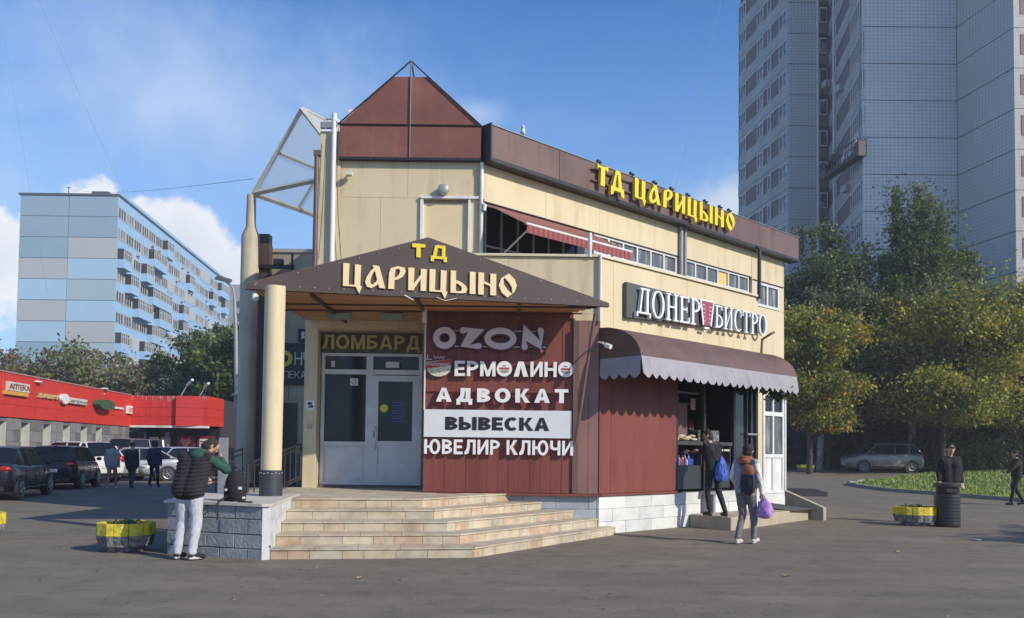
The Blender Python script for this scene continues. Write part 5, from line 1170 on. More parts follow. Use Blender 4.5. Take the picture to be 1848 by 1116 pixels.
# three walkers on the left road
WALK = dict(kl=(-.09, .14, .50), al=(-.09, .20, .10), kr=(.09, .0, .50), ar=(.09, -.20, .13), tr=(.09, -.06, .05))
WALK2 = dict(kr=(.09, .14, .50), ar=(.09, .18, .10), kl=(-.09, .0, .50), al=(-.09, -.18, .13), tl=(-.09, -.04, .05))
person('walker in a grey jacket and dusty pink trousers, leftmost of the three walking away', (-14.25, 29.7, 0), R(6), WALK2,
    dict(top=fabric('jacket_grey', (.30, .29, .31)), legs=fabric('trousers_pink', (.30, .16, .15)), shoe=fabric('shoes_white', (.6, .6, .6)), bulk=1.2, sleeve=1.2, hem=-.04), hair=HAIRG, vox=.02, scale=.97)
person('walker in dark coat, wine red cap and teal trousers, middle of three walking away', (-14.0, 30.7, 0), R(4), WALK,
    dict(top=fabric('coat_black', (.018, .022, .028)), legs=fabric('trousers_teal', (.035, .075, .10)), shoe=BLK, bulk=1.3, sleeve=1.3, hem=-.1), hair=fabric('cap_wine', (.09, .025, .04)), hairkind='hat', vox=.02, scale=.95)
person('walker in hooded navy jacket and black trousers, rightmost of three walking away', (-13.6, 31.7, 0), R(3), WALK2,
    dict(top=NAVY, legs=BLK, shoe=BLK, bulk=1.28, sleeve=1.3, hem=-.04), hair=NAVY, hairkind='hood', vox=.02)
# man behind the bin, looking at the camera
person('man in a black coat and cap standing behind the black bin, facing the camera', (9.98, 18.95, 0), R(176), dict(er=(.24, .0, 1.15), hr=(.26, .1, .92)),
    dict(top=fabric('coat_long_black', (.012, .013, .013)), legs=BLK, shoe=BLK, bulk=1.2, sleeve=1.2, longcoat=True), hair=BLK, hairkind='cap', vox=.015, face_on=True, scale=1.04)
w5 = person('walker in dark clothes striding to the left at the right edge beside the lawn', (16.15, 26.6, 0), R(78), dict(WALK, el=(-.26, .18, 1.2), hl=(-.26, .40, 1.02)),
    dict(top=fabric('dark_olive_jacket', (.022, .024, .020)), legs=BLK, shoe=BLK, bulk=1.2, sleeve=1.15), vox=.018)
m1 = MB(); m1.ball((0, -.22, 1.2), .15, .10, .24, 12, 8); m2 = MB(); m2.tube([(-.12, -.14, 1.35), (-.14, 0, 1.49), (-.12, .11, 1.3)], .018, 5)
attach('walker_backpack', 'dark grey backpack on the walker at the right edge of the lawn', 'backpack', [('bag_body', m1, fabric('pack_grey', (.05, .055, .05))), ('strap', m2, BLK)], w5)
m1 = MB(); m1.ball((.24, .05, .62), .10, .06, .15, 12, 8); m2 = MB(); m2.tube([(.23, .04, .76), (.235, .05, .90), (.24, .07, .76)], .008, 5)
attach('blue_bag', 'small dark blue bag carried by the walker at the right edge', 'bag', [('bag_body', m1, M('bag_blue', (.03, .04, .22), .6)), ('handle', m2, BLK)], w5)

# ================================================================== CARS
TYRE = M('tyre_rubber', (.018, .018, .018), .85); RIM = M('alloy_rim', (.42, .42, .43), .35, metal=.7); CGLASS = glass('car_glass', (.012, .015, .018), .05)
TAIL = M('tail_light_red', (.38, .02, .015), .25); HEAD = M('head_light_clear', (.62, .64, .66), .15); PLATE = M('number_plate', (.7, .7, .7), .5); TRIM = M('car_trim_black', (.02, .02, .02), .6)
def paint(name, c, metal=.35): return M('paint_' + name, c, .28, var=.05, metal=metal, spec=.6)
KINDS = {   # L, W, hood z, belt z, roof z, y of: windscreen base, roof front, roof rear, rear screen base, tail z
 'sedan': (4.55, 1.80, .88, .97, 1.46, 1.05, .35, -1.05, -1.75, 1.03),
 'hatch': (4.05, 1.76, .92, 1.00, 1.50, 1.05, .45, -1.35, -1.90, 1.02),
 'suv': (4.45, 1.86, 1.05, 1.12, 1.68, 1.15, .55, -1.65, -2.10, 1.12),
 'van': (4.80, 1.90, 1.10, 1.20, 1.92, 1.60, .95, -2.10, -2.32, 1.20),
}
def car(kind, mat, label, loc, rz, name='parked_car', group='cars in the car park on the left', lights_on=False, flip=None):
    L_, W, hz_, bz, rz_, yw, yf, yr, ys, tz = KINDS[kind]; h = L_ / 2; w = W / 2
    rt = thing(name, label, 'car', (0, 0, 0), group); WM[rt.name] = Matrix()
    # lower body
    st = [(-h, .45, tz - .22, .80), (-h + .06, .30, tz - .05, .90), (-h + .25, .22, tz, .96), (ys, .20, max(tz, bz) , .99), (-1.3, .20, bz + .02, 1.), (-.6, .19, bz, 1.), (0, .19, bz, 1.), (.6, .19, bz - .01, 1.), (yw, .20, bz - .02, .99), (yw + .25, .20, hz_ + .03, .98), (h - .55, .20, hz_ - .04, .95), (h - .22, .24, hz_ - .14, .88), (h - .05, .30, hz_ - .26, .78), (h, .42, hz_ - .36, .68)]
    vs = []; n = 0
    for y, zb, zt, k in st:
        a = w * k; H_ = zt - zb
        half = [(a * .80, zb), (a * .95, zb + .10), (a * .99, zb + H_ * .38), (a, zb + H_ * .62), (a * .965, zt - .07), (a * .90, zt - .015), (a * .72, zt + .01), (a * .35, zt + .03)]
        ring_ = [(x, y, z) for x, z in half] + [(0, y, zt + .035)] + [(-x, y, z) for x, z in reversed(half)]
        n = len(ring_); vs += ring_
    k_ = len(st); m = MB()
    m.add(vs, [(i * n + j, i * n + j + 1, (i + 1) * n + j + 1, (i + 1) * n + j) for i in range(k_ - 1) for j in range(n - 1)] + [(i * n + n - 1, i * n, (i + 1) * n, (i + 1) * n + n - 1) for i in range(k_ - 1)] + [tuple(range(n)), tuple((k_ - 1) * n + j for j in range(n - 1, -1, -1))])
    bo = m.build('body', mat, rt); 
    sb = bo.modifiers.new('s', 'SUBSURF'); sb.levels = 1; sb.render_levels = 1; shade_smooth(bo, 60)
    # greenhouse
    wb, wr = w * .90, w * .70
    sec = [(yw + .02, bz - .02, wb * .97, None), (yf, rz_ - .03, wr, 'r'), (yf - .25, rz_, wr, 'r'), ((yf + yr) / 2, rz_ + .01, wr * 1.01, 'r'), (yr + .2, rz_ - .005, wr, 'r'), (yr, rz_ - .03, wr * .97, 'r'), (ys, max(tz, bz) - .0, wb * .93, None)]
    g = MB(); r2 = MB()
    P = []
    for y, z, hw, f in sec: P.append(((wb * .99, y, bz - .02), (hw, y, z), (hw * .8, y, z + (.035 if f else 0)), (0, y, z + (.05 if f else .02))))
    for i in range(len(P) - 1):
        a, b_ = P[i], P[i + 1]
        for s_ in (1, -1):
            q = [tuple((x * s_, y, z)) for x, y, z in (a[0], b_[0], b_[1], a[1])]
            g.add(q, [(0, 1, 2, 3)])
            for j in (1, 2):
                q = [tuple((x * s_, y, z)) for x, y, z in (a[j], b_[j], b_[j + 1], a[j + 1])]
                (r2 if sec[i][3] and sec[i + 1][3] else g).add(q, [(0, 1, 2, 3)])
    g.build('windows', CGLASS, rt, smooth=True)
    for s_ in (1, -1):
        for (i, j) in ((0, 1), (5, 6)):
            a, b_ = P[i][1], P[j][1]; r2.tube([(a[0] * s_ * 1.0, a[1], a[2]), (b_[0] * s_ * 1.0, b_[1], b_[2])], .032, 5)
        a = (yf + yr) / 2 + .05
        r2.tube([(wb * 1.0 * s_, a, bz - .03), (wr * 1.01 * s_, a, rz_)], .03, 4)
        r2.tube([(P[j][1][0] * s_, P[j][1][1], P[j][1][2]) for j in (1, 2, 3, 4, 5)], .028, 5)
        if kind != 'sedan': r2.tube([(wb * 1.0 * s_, yr + .35, bz - .03), (wr * 1.0 * s_, yr + .25, rz_)], .05, 4)
    r2.build('roof', mat, rt, smooth=True)
    R_ = .32 if kind in ('sedan', 'hatch') else .355
    for y in (h - .85, -h + .80):
        for s_ in (1, -1):
            m = MB(); x = s_ * (w - .11)
            m.tube([(x - s_ * .10, y, R_), (x + s_ * .115, y, R_)], R_, 22); t = m.build('wheel', TYRE, rt, smooth=True)
            m = MB(); m.tube([(x + s_ * .10, y, R_), (x + s_ * .121, y, R_)], R_ * .62, 18)
            m.build('rim', TRIM, t)
            m = MB()
            for k in range(5):
                q = 2 * math.pi * k / 5; m.tube([(x + s_ * .118, y, R_), (x + s_ * .128, y + math.cos(q) * R_ * .6, R_ + math.sin(q) * R_ * .6)], [.035, .03], 4)
            m.tube([(x + s_ * .122, y + math.cos(q) * R_ * .62, R_ + math.sin(q) * R_ * .62) for q in [i * math.pi / 8 for i in range(17)]], .018, 5, cap=False)
            m.build('rim', RIM, t)
            m = MB(); m.tube([(x + s_ * .02 , y, R_ + .01), (x + s_ * .116, y, R_ + .01)], R_ + .05, 22); m.build('wheel_arch', TRIM, rt)
    for s_ in (1, -1):
        m = MB(); m.ball((s_ * w * .74, -h + .10, tz - .14), .17, .10, .085 if kind != 'suv' else .17, 12, 8); m.build('tail_light', TAIL, rt, smooth=True)
        m = MB(); m.ball((s_ * w * .66, h - .16, hz_ - .27), .19, .13, .07, 12, 8); m.build('head_light', HEAD, rt, smooth=True)
        m = MB(); m.ball((s_ * (w + .08), yw - .25, bz + .06), .10, .06, .07, 10, 6); m.build('mirror', mat, rt, smooth=True)
        m = MB(); 
        for y in (-.1, .85, -1.05): m.tube([(s_ * w * 1.0, y, .32), (s_ * w * 1.003, y, .65), (s_ * w * .95, y, bz - .05)], .006, 4)
        m.tube([(s_ * w * .995, -1.0, .33), (s_ * w * .995, .9, .33)], .03, 4)
        m.build('door_seam', TRIM, rt)
        for y in (.05, -.9): MB().box(WF, min(s_ * w * .985, s_ * (w + .02)), max(s_ * w * .985, s_ * (w + .02)), -y, -y + .16, bz - .17, bz - .14).build('door_handle', mat, rt)
    MB().box(WF, -.26, .26, h + .012, h + .03, .62, .73).build('number_plate', PLATE, rt)
    MB().box(WF, -.26, .26, -h - .02, -h - .004, .42, .53).build('number_plate', PLATE, rt)
    m = MB(); m.box(WF, -w * .5, w * .5, -h + .02, -h + .10, .40, .58); m.build('grille', TRIM, rt)
    m = MB(); m.box(WF, -w * .75, w * .75, h - .10, h + .004, .30, .42); m.build('bumper_trim', TRIM, rt)
    m = MB(); m.tube([(0, yr + .1, rz_ + .04), (0, yr - .02, rz_ + .20)], .012, 5); m.build('aerial', TRIM, rt)
    rt.location = (loc[0], loc[1], gz(*loc)); rt.rotation_euler = (0, 0, rz); return rt
def heading(x, y, dx, dy): return math.atan2(-dx, dy)
PB = paint('black_blue', (.012, .014, .022)); PW = paint('white', (.70, .70, .68), 0); PSV = paint('silver', (.40, .41, .43)); PG = paint('warm_grey', (.17, .165, .155)); PR = paint('red', (.32, .02, .025)); PDR = paint('dark_cherry', (.12, .015, .03)); PBL = paint('light_blue', (.28, .36, .50)); PDG = paint('dark_graphite', (.03, .03, .033))
car('sedan', PB, 'nearest black-blue sedan cut off by the left edge of the photo', (-15.0, 24.6), R(15))
car('hatch', PB, 'black-blue hatchback parked in front of the nearest dark sedan', (-16.5, 30.8), R(14))
car('sedan', PDG, 'dark car whose roof shows between the two nearest dark cars and the shop', (-19.6, 32.2), R(60))
car('suv', PW, 'white car whose roof rises behind the black-blue hatchback', (-18.7, 35.6), R(62))
car('sedan', PSV, 'silver sedan parked across behind the walker in grey', (-17.2, 37.6), R(118))
car('hatch', PR, 'bright red hatchback between the white car and the silver sedan', (-20.3, 40.5), R(60))
car('van', PG, 'brownish grey van with light bumper in front of the red entrance', (-21.0, 46.0), R(170))
car('hatch', PSV, 'silver hatchback just right of the navy walker', (-15.9, 38.9), R(150))
car('sedan', PDR, 'dark cherry car behind the silver hatchback, near the shop posters', (-19.2, 47.5), R(80))
for i, (x, y, mt, lb, kd) in enumerate([(-15.6, 46.5, PW, 'white car first in the far row seen past the leaning man', 'sedan'), (-16.2, 50.5, PSV, 'silver car second in the far row seen past the leaning man', 'hatch'),
     (-16.6, 54.5, PBL, 'pale blue car third in the far row left of the tall column', 'sedan'), (-17.0, 58.5, PW, 'farthest white car in the row left of the tall column', 'suv')]):
    car(kd, mt, lb, (x, y), R(125))
car('hatch', PDG, 'dark car parked just left of the lamp post foot behind the leaning man', (-13.2, 39.0), R(115))
car('suv', paint('taupe', (.24, .225, .20), .15), 'taupe boxy car with tall tail lights parked under the trees on the right', (22.3, 50.2), R(88), group='cars under the trees on the right')
car('sedan', PDG, 'dark sedan in the shade of the trees, left of the taupe car', (20.3, 60), R(85), group='cars under the trees on the right')

# ================================================================== STREET FURNITURE
YP2 = M('planter_yellow', (.68, .56, .04), .75, col2=(.46, .38, .05), scale=11, bump=1.0, bscale=16, lo=.5, hi=.62); CONC = M('planter_concrete', (.26, .25, .24), .9, col2=(.10, .095, .09), scale=13, bump=1.0, bscale=18, lo=.42, hi=.6)
def planter(loc, label, n=12, rx=.42, ry=.42, seed=1):
    random.seed(seed); t = thing('planter', label, 'planter', (0, 0, 0), 'yellow and grey concrete planters'); WM[t.name] = Matrix()
    def ringz(f0, f1, z0, z1, name, mt, bumpy=.012):
        for i in range(n):     # cast panels with a groove between
            a0, a1 = 2 * math.pi * (i + .025) / n, 2 * math.pi * (i + .975) / n; am = (a0 + a1) / 2; k = 1 + random.uniform(-bumpy, bumpy)
            def pt(a, f, z, b=1.): return (rx * f * b * k * math.cos(a), ry * f * b * k * math.sin(a), z)
            V_ = [pt(a0, f0, z0), pt(am, f0, z0, 1.035), pt(a1, f0, z0), pt(a0, f1, z1), pt(am, f1, z1, 1.05), pt(a1, f1, z1)]
            I_ = [pt(a0, f0 - .16, z0), pt(am, f0 - .16, z0), pt(a1, f0 - .16, z0), pt(a0, f1 - .16, z1), pt(am, f1 - .16, z1), pt(a1, f1 - .16, z1)]
            MB().add(V_ + I_, [(0, 1, 4, 3), (1, 2, 5, 4), (3, 4, 10, 9), (4, 5, 11, 10), (0, 6, 7, 1), (1, 7, 8, 2), (0, 3, 9, 6), (2, 8, 11, 5), (6, 9, 10, 7), (7, 10, 11, 8)]).build(name, mt, t)
    ringz(.90, .99, .09, .245, 'concrete_panel', CONC); ringz(.99, .97, .248, .42, 'yellow_panel', YP2)
    m = MB(); m.lathe((0, 0, 0), [(.27, 0), (.29, .06), (.31, .12)], 20); m.v = [(x * rx / .42, y * ry / .42, z) for x, y, z in m.v]; m.build('foot', CONC, t)
    m = MB(); m.lathe((0, 0, 0), [(.345, .14), (.36, .26), (.385, .385)], 20); m.v = [(x * rx / .42, y * ry / .42, z) for x, y, z in m.v]; m.build('soil', M('soil_dark', (.05, .04, .03), .95, bump=.8), t)
    m = MB()
    for q in range(9):
        a = q * .7; p = Vector((.16 * math.cos(a * 1.7) * rx / .42, .16 * math.sin(a), .38)); m.tube([p, p + Vector((math.cos(a) * .08, math.sin(a) * .05, .05 + .02 * (q % 3))), p + Vector((math.cos(a) * .15, math.sin(a) * .1, .03))], [.012, .010, .004], 5)
    m.build('dry_stems', M('stem_brown', (.10, .085, .05), .9), t)
    m = MB(); m.ball((.06, 0, .43), .06, .05, .045, 8, 6); m.build('clod', CONC, t)
    t.location = loc; return t
planter((-5.72, 12.42, 0), 'yellow and grey concrete planter left of the leaning man', rx=.40, ry=.40)
planter((9.02, 18.6, 0), 'yellow and grey concrete planter left of the black bin', rx=.46, ry=.40, seed=2)
planter((-8.80, 13.75, 0), 'yellow and grey concrete planter cut off by the left edge', rx=.42, seed=3)
planter((17.5, 49.5, gz(17.5, 49.5)), 'small far yellow planter in the shade past the building corner', rx=.50, seed=4)
random.seed(5)
bn = thing('litter_bin', 'black ribbed barrel-shaped litter bin with a rim, right of the planter', 'bin', (9.6, 18.35, 0))
BM = M('bin_black', (.022, .022, .022), .42, scale=6, bump=.1)
pr = [(.255, 0), (.262, .02)]
for i in range(9):
    z = .06 + i * .072; pr += [(.262, z), (.2665, z + .018), (.262, z + .036)]
pr += [(.262, .72)]
m = MB(); m.lathe((9.6, 18.35, 0), pr, 32); m.build('barrel', BM, bn, smooth=True)
m = MB(); m.lathe((9.6, 18.35, 0), [(.262, .72), (.225, .745), (.225, .86), (.27, .87)], 32); m.build('neck', BLACK, bn, smooth=True)
m = MB(); m.lathe((9.6, 18.35, 0), [(.268, .87), (.278, .89), (.278, .95), (.262, .96), (.22, .955), (.20, .93)], 32); m.build('rim', M('bin_rim', (.06, .06, .06), .35), bn, smooth=True)
m = MB(); m.box(WF, 9.46, 9.74, -18.12, -18.085, .76, .84); m.build('opening', BLACK, bn)
# tall lamp post
lp = thing('street_lamp', 'tall grey street lamp post with one head, left of the tall column', 'street lamp', (-10.52, 32, 0))
m = MB(); m.tube([(-10.52, 32, 0), (-10.60, 32, 2.5), (-10.72, 32, 6.0), (-10.80, 32, 7.3)], [.10, .09, .075, .06], 10); m.build('pole', M('galvanised', (.36, .36, .36), .5, metal=.3), lp, smooth=True)
m = MB(); m.tube([(-10.80, 32, 7.3), (-10.86, 32, 7.7), (-11.05, 32, 7.95)], [.05, .045, .04], 8); m.build('arm', MATS['galvanised'], lp, smooth=True)
m = MB(); m.add([(-11.0, 31.9, 7.9), (-10.95, 32.1, 7.98), (-11.5, 32.15, 8.12), (-11.55, 31.85, 8.02), (-11.0, 31.9, 8.0), (-10.95, 32.1, 8.08), (-11.45, 32.15, 8.24), (-11.5, 31.85, 8.14)], [(0, 1, 2, 3), (4, 5, 6, 7), (0, 1, 5, 4), (1, 2, 6, 5), (2, 3, 7, 6), (3, 0, 4, 7)]); m.build('lamp_head', M('lamp_head_dark', (.10, .10, .10), .5), lp)
m = MB(); m.box(WF, -10.75, -10.25, -31.9, -31.8, 3.55, 3.62); m.build('bracket', GREYM, lp)
# scraps on the asphalt
for i, (x, y, lb) in enumerate([(3.5, 10.6, 'leaf'), (-6.2, 13.9, 'leaf'), (-1.8, 10.0, 'leaf'), (8.6, 15.4, 'paper scrap'), (-13.1, 28.6, 'leaf'), (6.2, 13.4, 'leaf')]):
    m = MB(); a = random.uniform(0, 3); s_ = .05 if lb == 'leaf' else .09
    pts = [(x + s_ * math.cos(a + q) * (1 if k % 2 else .6), y + s_ * math.sin(a + q), .006 + .02 * (k % 2)) for k, q in enumerate([i_ * math.pi / 3 for i_ in range(6)])]
    m.add(pts + [(x, y, .03)], [(i_, (i_ + 1) % 6, 6) for i_ in range(6)])
    tag(m.build('dry_leaf' if lb == 'leaf' else 'paper_scrap', M('leaf_litter', (.35, .27, .12), .8) if lb == 'leaf' else WH), ['dry leaf lying on the asphalt in front of the steps, right side', 'dry leaf on the asphalt left of the planter', 'dry leaf on the asphalt below the middle of the steps', 'white paper scrap on the asphalt at the lower right edge', 'pale leaf on the road near the walkers', 'dry leaf on the asphalt in front of the boy'][i], lb, 'bits on the asphalt')
def sp_litter():
    n_ = 2600; q = np.c_[RNG.uniform(-14, 14, n_), RNG.uniform(8, 24, n_)]
    ok = ~((q[:, 0] > -5.6) & (q[:, 0] < 7.5) & (q[:, 1] > 11.2)); q = q[ok]; m_ = len(q)
    P = np.c_[q, np.full(m_, .006)]; a = RNG.uniform(0, 6.28, m_); s_ = RNG.uniform(.006, .022, m_)[:, None]
    dx = np.c_[np.cos(a), np.sin(a), RNG.uniform(-.2, .2, m_)]; dy = np.c_[-np.sin(a), np.cos(a), RNG.uniform(-.1, .4, m_)]
    V = np.stack([P + dx * s_, P + dy * s_, P - dx * s_, P - dy * s_], 1).reshape(-1, 3)
    o = bpy.data.objects.new('grit', fast_mesh('grit', V, 4, [M('grit_pale', (.30, .27, .22), .9), M('grit_brown', (.14, .10, .05), .9)], RNG.integers(0, 2, m_))); COL.objects.link(o); tag(o, 'tiny pale grit and leaf crumbs scattered over the asphalt', 'grit', kind='stuff')
sp_litter()

# ================================================================== RED SHOP ROW
RR = thing('red_shop_row', 'long low shop row with a bright red band over grey tiled walls on the left', 'building', (-24, 45, 0))
RED = M('red_band', (.62, .045, .032), .5, var=.12, scale=.6); GT = M('grey_tile', (.24, .235, .235), .6, scale=2.2, var=.2); GT2 = M('grey_tile_dark', (.17, .168, .17), .6, scale=2.2, var=.2)
rdir = math.atan2(54 - 37.5, -24.86 + 23.16); RF = Frame(-23.16, 37.5, rdir)    # u along the front, outward is to the right (+X)
U0, U1 = -16, 16.6
m = MB(); m.box(RF, U0, U1, -8, -.5, 0, 4.6); m.build('wall', GT, RR)
nich = [-11.3, -9.0, -6.7, -4.4, -2.1, .25, 2.55, 4.85, 7.15, 9.45, 11.6]
prev = U0
for i, u in enumerate(nich + [U1 + .45]):
    a, b_ = prev, u - .45
    nn = max(1, round((b_ - a) / .62)); 
    for k in range(nn):
        for r_ in range(5):
            MB().box(RF, a + (b_ - a) * k / nn + .008, a + (b_ - a) * (k + 1) / nn - .008, -.5, random.uniform(-.004, .004), r_ * .56 + .008, (r_ + 1) * .56 - .008).build('wall_tile', random.choice([GT, GT, GT2]), RR) if u > -7 else None
    prev = u + .45
LGR = M('niche_cream', (.55, .54, .48), .7)
for u in nich:
    MB().box(RF, u - .45, u + .45, -.5, -.02, 2.62, 2.80).build('lintel', GT2, RR)
    MB().box(RF, u - .45, u - .40, -.5, -.02, 0, 2.62).build('reveal', LGR, RR); MB().box(RF, u + .40, u + .45, -.5, -.02, 0, 2.62).build('reveal', LGR, RR)
    wn = MB().box(RF, u - .40, u + .40, -.5, -.44, 0, 2.62).build('window', LGR, RR); MB().box(RF, u - .34, u + .30, -.44, -.43, .1, 2.35).build('pane', M('green_white_pane', (.42, .50, .42), .3, var=.2, scale=1), wn)
for k in range(12):
    a = U0 + (U1 - U0) * k / 12; b_ = U0 + (U1 - U0) * (k + 1) / 12
    for z0, z1 in [(2.82, 3.42), (3.42, 4.06), (4.06, 4.86)]: MB().box(RF, a + .006, b_ - .006, -.5, .06, z0 + .006, z1 - .006).build('red_panel', RED, RR)
MB().box(RF, U0, U1, -.6, .1, 4.86, 4.92).build('band_coping', M('coping_pinkish', (.45, .25, .22), .6), RR)
# projecting entrance
EF = Frame(-24.83, 54.0, 0); EW = 5.05
MB().box(WF, -24.9, -19.9, -62, -56.5, 0, 4.8).build('wall', M('entrance_wall_dark', (.06, .05, .055), .7), RR)
for k in range(5):
    for z0, z1 in [(2.93, 3.5), (3.5, 4.08), (4.08, 4.86)]:
        MB().box(EF, EW * k / 5 + .008, EW * (k + 1) / 5 - .008, -3, 0, z0 + .008, z1 - .008).build('red_panel', RED, RR)
MB().box(EF, -.1, EW + .02, -.3, .05, 2.78, 2.92).build('canopy_edge', WHITE, RR)
SFm = Frame(-19.78, 54.02, math.atan2(6, -.9)); 
for z0, z1 in [(2.9, 3.5), (3.5, 4.08), (4.08, 4.86)]: MB().box(SFm, .02, 6.0, -2, .02, z0 + .008, z1 - .008).build('red_panel', RED, RR)
m = MB(); 
for i in range(40): 
    u = random.uniform(0, EW); l_ = random.uniform(.08, .4); m.box(EF, u, u + .012, .01, .02, 4.85 - l_, 4.85)
m.build('hanging_fairy_lights', M('fairy_light_pale', (.6, .55, .5), .6), RR)
# glass front below
gl = MB(); gl.box(EF, .1, EW, -2.4, -2.3, 0, 2.8); gl.build('shopfront_glass', DGLASS, RR)
for u0, u1, mt in [(.35, .95, WHITE), (1.1, 1.75, M('cream_door', (.55, .52, .44), .6))]: MB().box(EF, u0, u1, -2.28, -2.22, 0, 2.2).build('door', mt, RR)
for u in (.55, 2.0, 2.1): MB().box(EF, u, u + .09, -1.0, -.9, 0, 2.5).build('post', M('post_blue_grey', (.22, .25, .40), .5), RR)
POS = thing('left_poster', 'square dark red poster with a cream heart-like picture at the shop entrance', 'poster', EF(3.0, -1.9, 1.7))
MB().box(EF, 2.35, 3.55, -1.95, -1.9, 1.0, 2.3).build('poster_board', M('poster_maroon', (.16, .02, .025), .5), POS)
m = MB(); m.poly(EF, [(2.5, 1.95), (2.65, 2.2), (2.9, 2.05), (3.15, 2.2), (3.3, 1.95), (2.9, 1.4)], -1.9, -1.89); m.build('picture', M('poster_peach', (.62, .36, .28), .5, col2=(.5, .12, .10), scale=3), POS)
PO2 = thing('right_poster', 'square white and red notice poster right of the heart picture', 'poster', EF(4.4, -1.9, 1.7))
MB().box(EF, 3.7, 4.9, -1.95, -1.9, 1.0, 2.3).build('poster_board', MATS['poster_maroon'], PO2)
MB().box(EF, 3.85, 4.6, -1.9, -1.89, 1.05, 2.1).build('sheet', PVC, PO2)
m = MB()
for r_ in range(5):
    for c_ in range(3): m.box(EF, 3.9 + c_ * .22 + .02 * (r_ % 2), 4.06 + c_ * .22, -1.89, -1.885, 1.15 + r_ * .18, 1.25 + r_ * .18)
m.build('print_blocks', BLACK, PO2)
# shop signs on the red band
def boxsign(u0, u1, z0, z1, mat, label, words=None, wm=None, name='shop_sign', extra=None):
    t = thing(name, label, 'sign', RF((u0 + u1) / 2, .2, z0), 'small shop signs on the red band')
    if mat: MB().box(RF, u0, u1, .07, .22, z0, z1).build('sign_box', mat, t)
    if words:
        glyph_mat = wm or WHITE
        word(words, RF, u0 + .04, u1 - .04, z0 + (z1 - z0) * .2, (z1 - z0) * .6, .22 if mat else .08, .25 if mat else .2, glyph_mat, t, .0, name='letter')
    return t
CRM = M('sign_box_cream', (.66, .62, .56), .5)
t = boxsign(.35, 2.35, 4.05, 4.45, CRM, 'white box sign over an orange strip at the left end of the red band', 'АПТЕКА', M('sign_dark_red', (.22, .06, .05), .5))
MB().box(RF, .1, 2.3, .07, .2, 3.85, 4.03).build('strip', M('sign_orange', (.75, .38, .08), .5), t)
boxsign(3.3, 5.8, 3.85, 4.2, None, 'yellowish letters У ПАЛЫЧА on the red band', 'УПАЛЫЧА', M('letters_pale_gold', (.60, .48, .22), .5))
t = boxsign(6.4, 9.2, 3.82, 4.12, CRM, 'white lettering with a round badge right of the yellowish letters', 'Каприз', M('sign_grey_print', (.25, .22, .22), .5))
m = MB(); m.poly(RF, arc(6.3, 4.0, .45, .27, 0, 345, 23), .08, .26); m.build('round_badge', WHITE, t)
t = boxsign(10.3, 12.6, 3.75, 4.15, None, 'dark green oval leaf-shaped sign on the red band')
m = MB(); m.poly(RF, arc(11.45, 3.98, 1.15, .30, 0, 345, 23), .08, .5); m.build('oval_board', M('sign_green', (.03, .12, .05), .5), t)
boxsign(13.0, 15.0, 3.80, 4.05, None, 'small white lettering near the right end of the red band', 'семейн', WHITE)
boxsign(15.7, 16.5, 3.65, 4.15, WHITE, 'small square white box sign at the right end of the red band', '18', M('sign_pink_print', (.6, .25, .3), .5))
t = thing('corner_sign', 'small yellow and white lettering on the side face of the red entrance', 'sign', SFm(2, .05, 4)); word('24часа', SFm, 1.0, 4.4, 4.25, .40, .05, .12, YEL, t); m = MB(); m.strip(SFm, arc(3.2, 3.7, .7, .22, 0, 360, 16), arc(3.2, 3.7, .45, .12, 0, 360, 16), .05, .12, True); m.build('white_ring', WHITE, t)
for i, (px, py_, z, dx) in enumerate([(-21.2, 54.3, 4.86, 1.), (-20.1, 54.4, 4.86, .8)]):
    t = thing('roof_floodlight', ['white floodlight on a slanting rod, the left one on the entrance roof', 'white floodlight on a slanting rod, the right one near the corner of the entrance'][i], 'floodlight', (px, py_, z), 'floodlights on the red roof')
    MB().tube([(px - .5 * dx, py_, z), (px, py_ - .2, z + .75 * dx)], .03, 6).build('rod', PVC, t); MB().tube([(px - .05, py_ - .15, z + .7 * dx), (px + .45 * dx, py_ - .5, z + 1.05 * dx)], .09, 6).build('lamp', WHITE, t)
for i, u in enumerate((3.4, 12.0)):
    t = MB(); t.ball(RF(u, .1, 4.66 if i == 0 else 4.95), .2, .3, .07, 10, 6); t.tube([RF(u, -.1, 4.6), RF(u, .1, 4.66)], .03, 5); tag(t.build('satellite_lamp', WHITE, smooth=True), ['small white lamp fixed high on the left part of the red band', 'small white dish on the edge of the red roof'][i], 'lamp')

# ================================================================== BLUE PANEL BLOCK
stain('red_band', .25, tint=(.6, .5, .5))
BB = thing('blue_apartment_block', 'long twelve storey pale blue panel block with a checkered end wall on the left', 'building', (-53, 110, 0))
BC = {k: M('block_' + k, c, .8, var=.06, scale=.25) for k, c in dict(A=(.30, .40, .49), T=(.28, .42, .50), G=(.46, .48, .48), L=(.40, .57, .72), M=(.38, .50, .54)).items()}
BC2 = M('block_side_blue', (.32, .49, .68), .8, var=.06, scale=.2)
b0 = Vector((-66.1, 110)); b1 = Vector((-53.0, 110)); b2 = Vector((-58.6, 170)); TOP = 35.0; ST_ = 2.82
MB().plan([tuple(b0 + Vector((.1, .1))), tuple(b1 + Vector((-.12, .1))), tuple(b2 + Vector((-.12, 0))), (-71.7, 170)], 0, TOP).build('wall', M('block_joint', (.30, .40, .50), .8), BB)
EFm = Frame(-66.1, 110, 0)
pat = [('A', 'A'), ('A', 'A'), ('T', 'G'), ('G', 'L'), ('L', 'M'), ('G', 'L'), ('L', 'G'), ('T', 'M'), ('G', 'L'), ('L', 'G'), ('M', 'L'), ('G', 'T')]
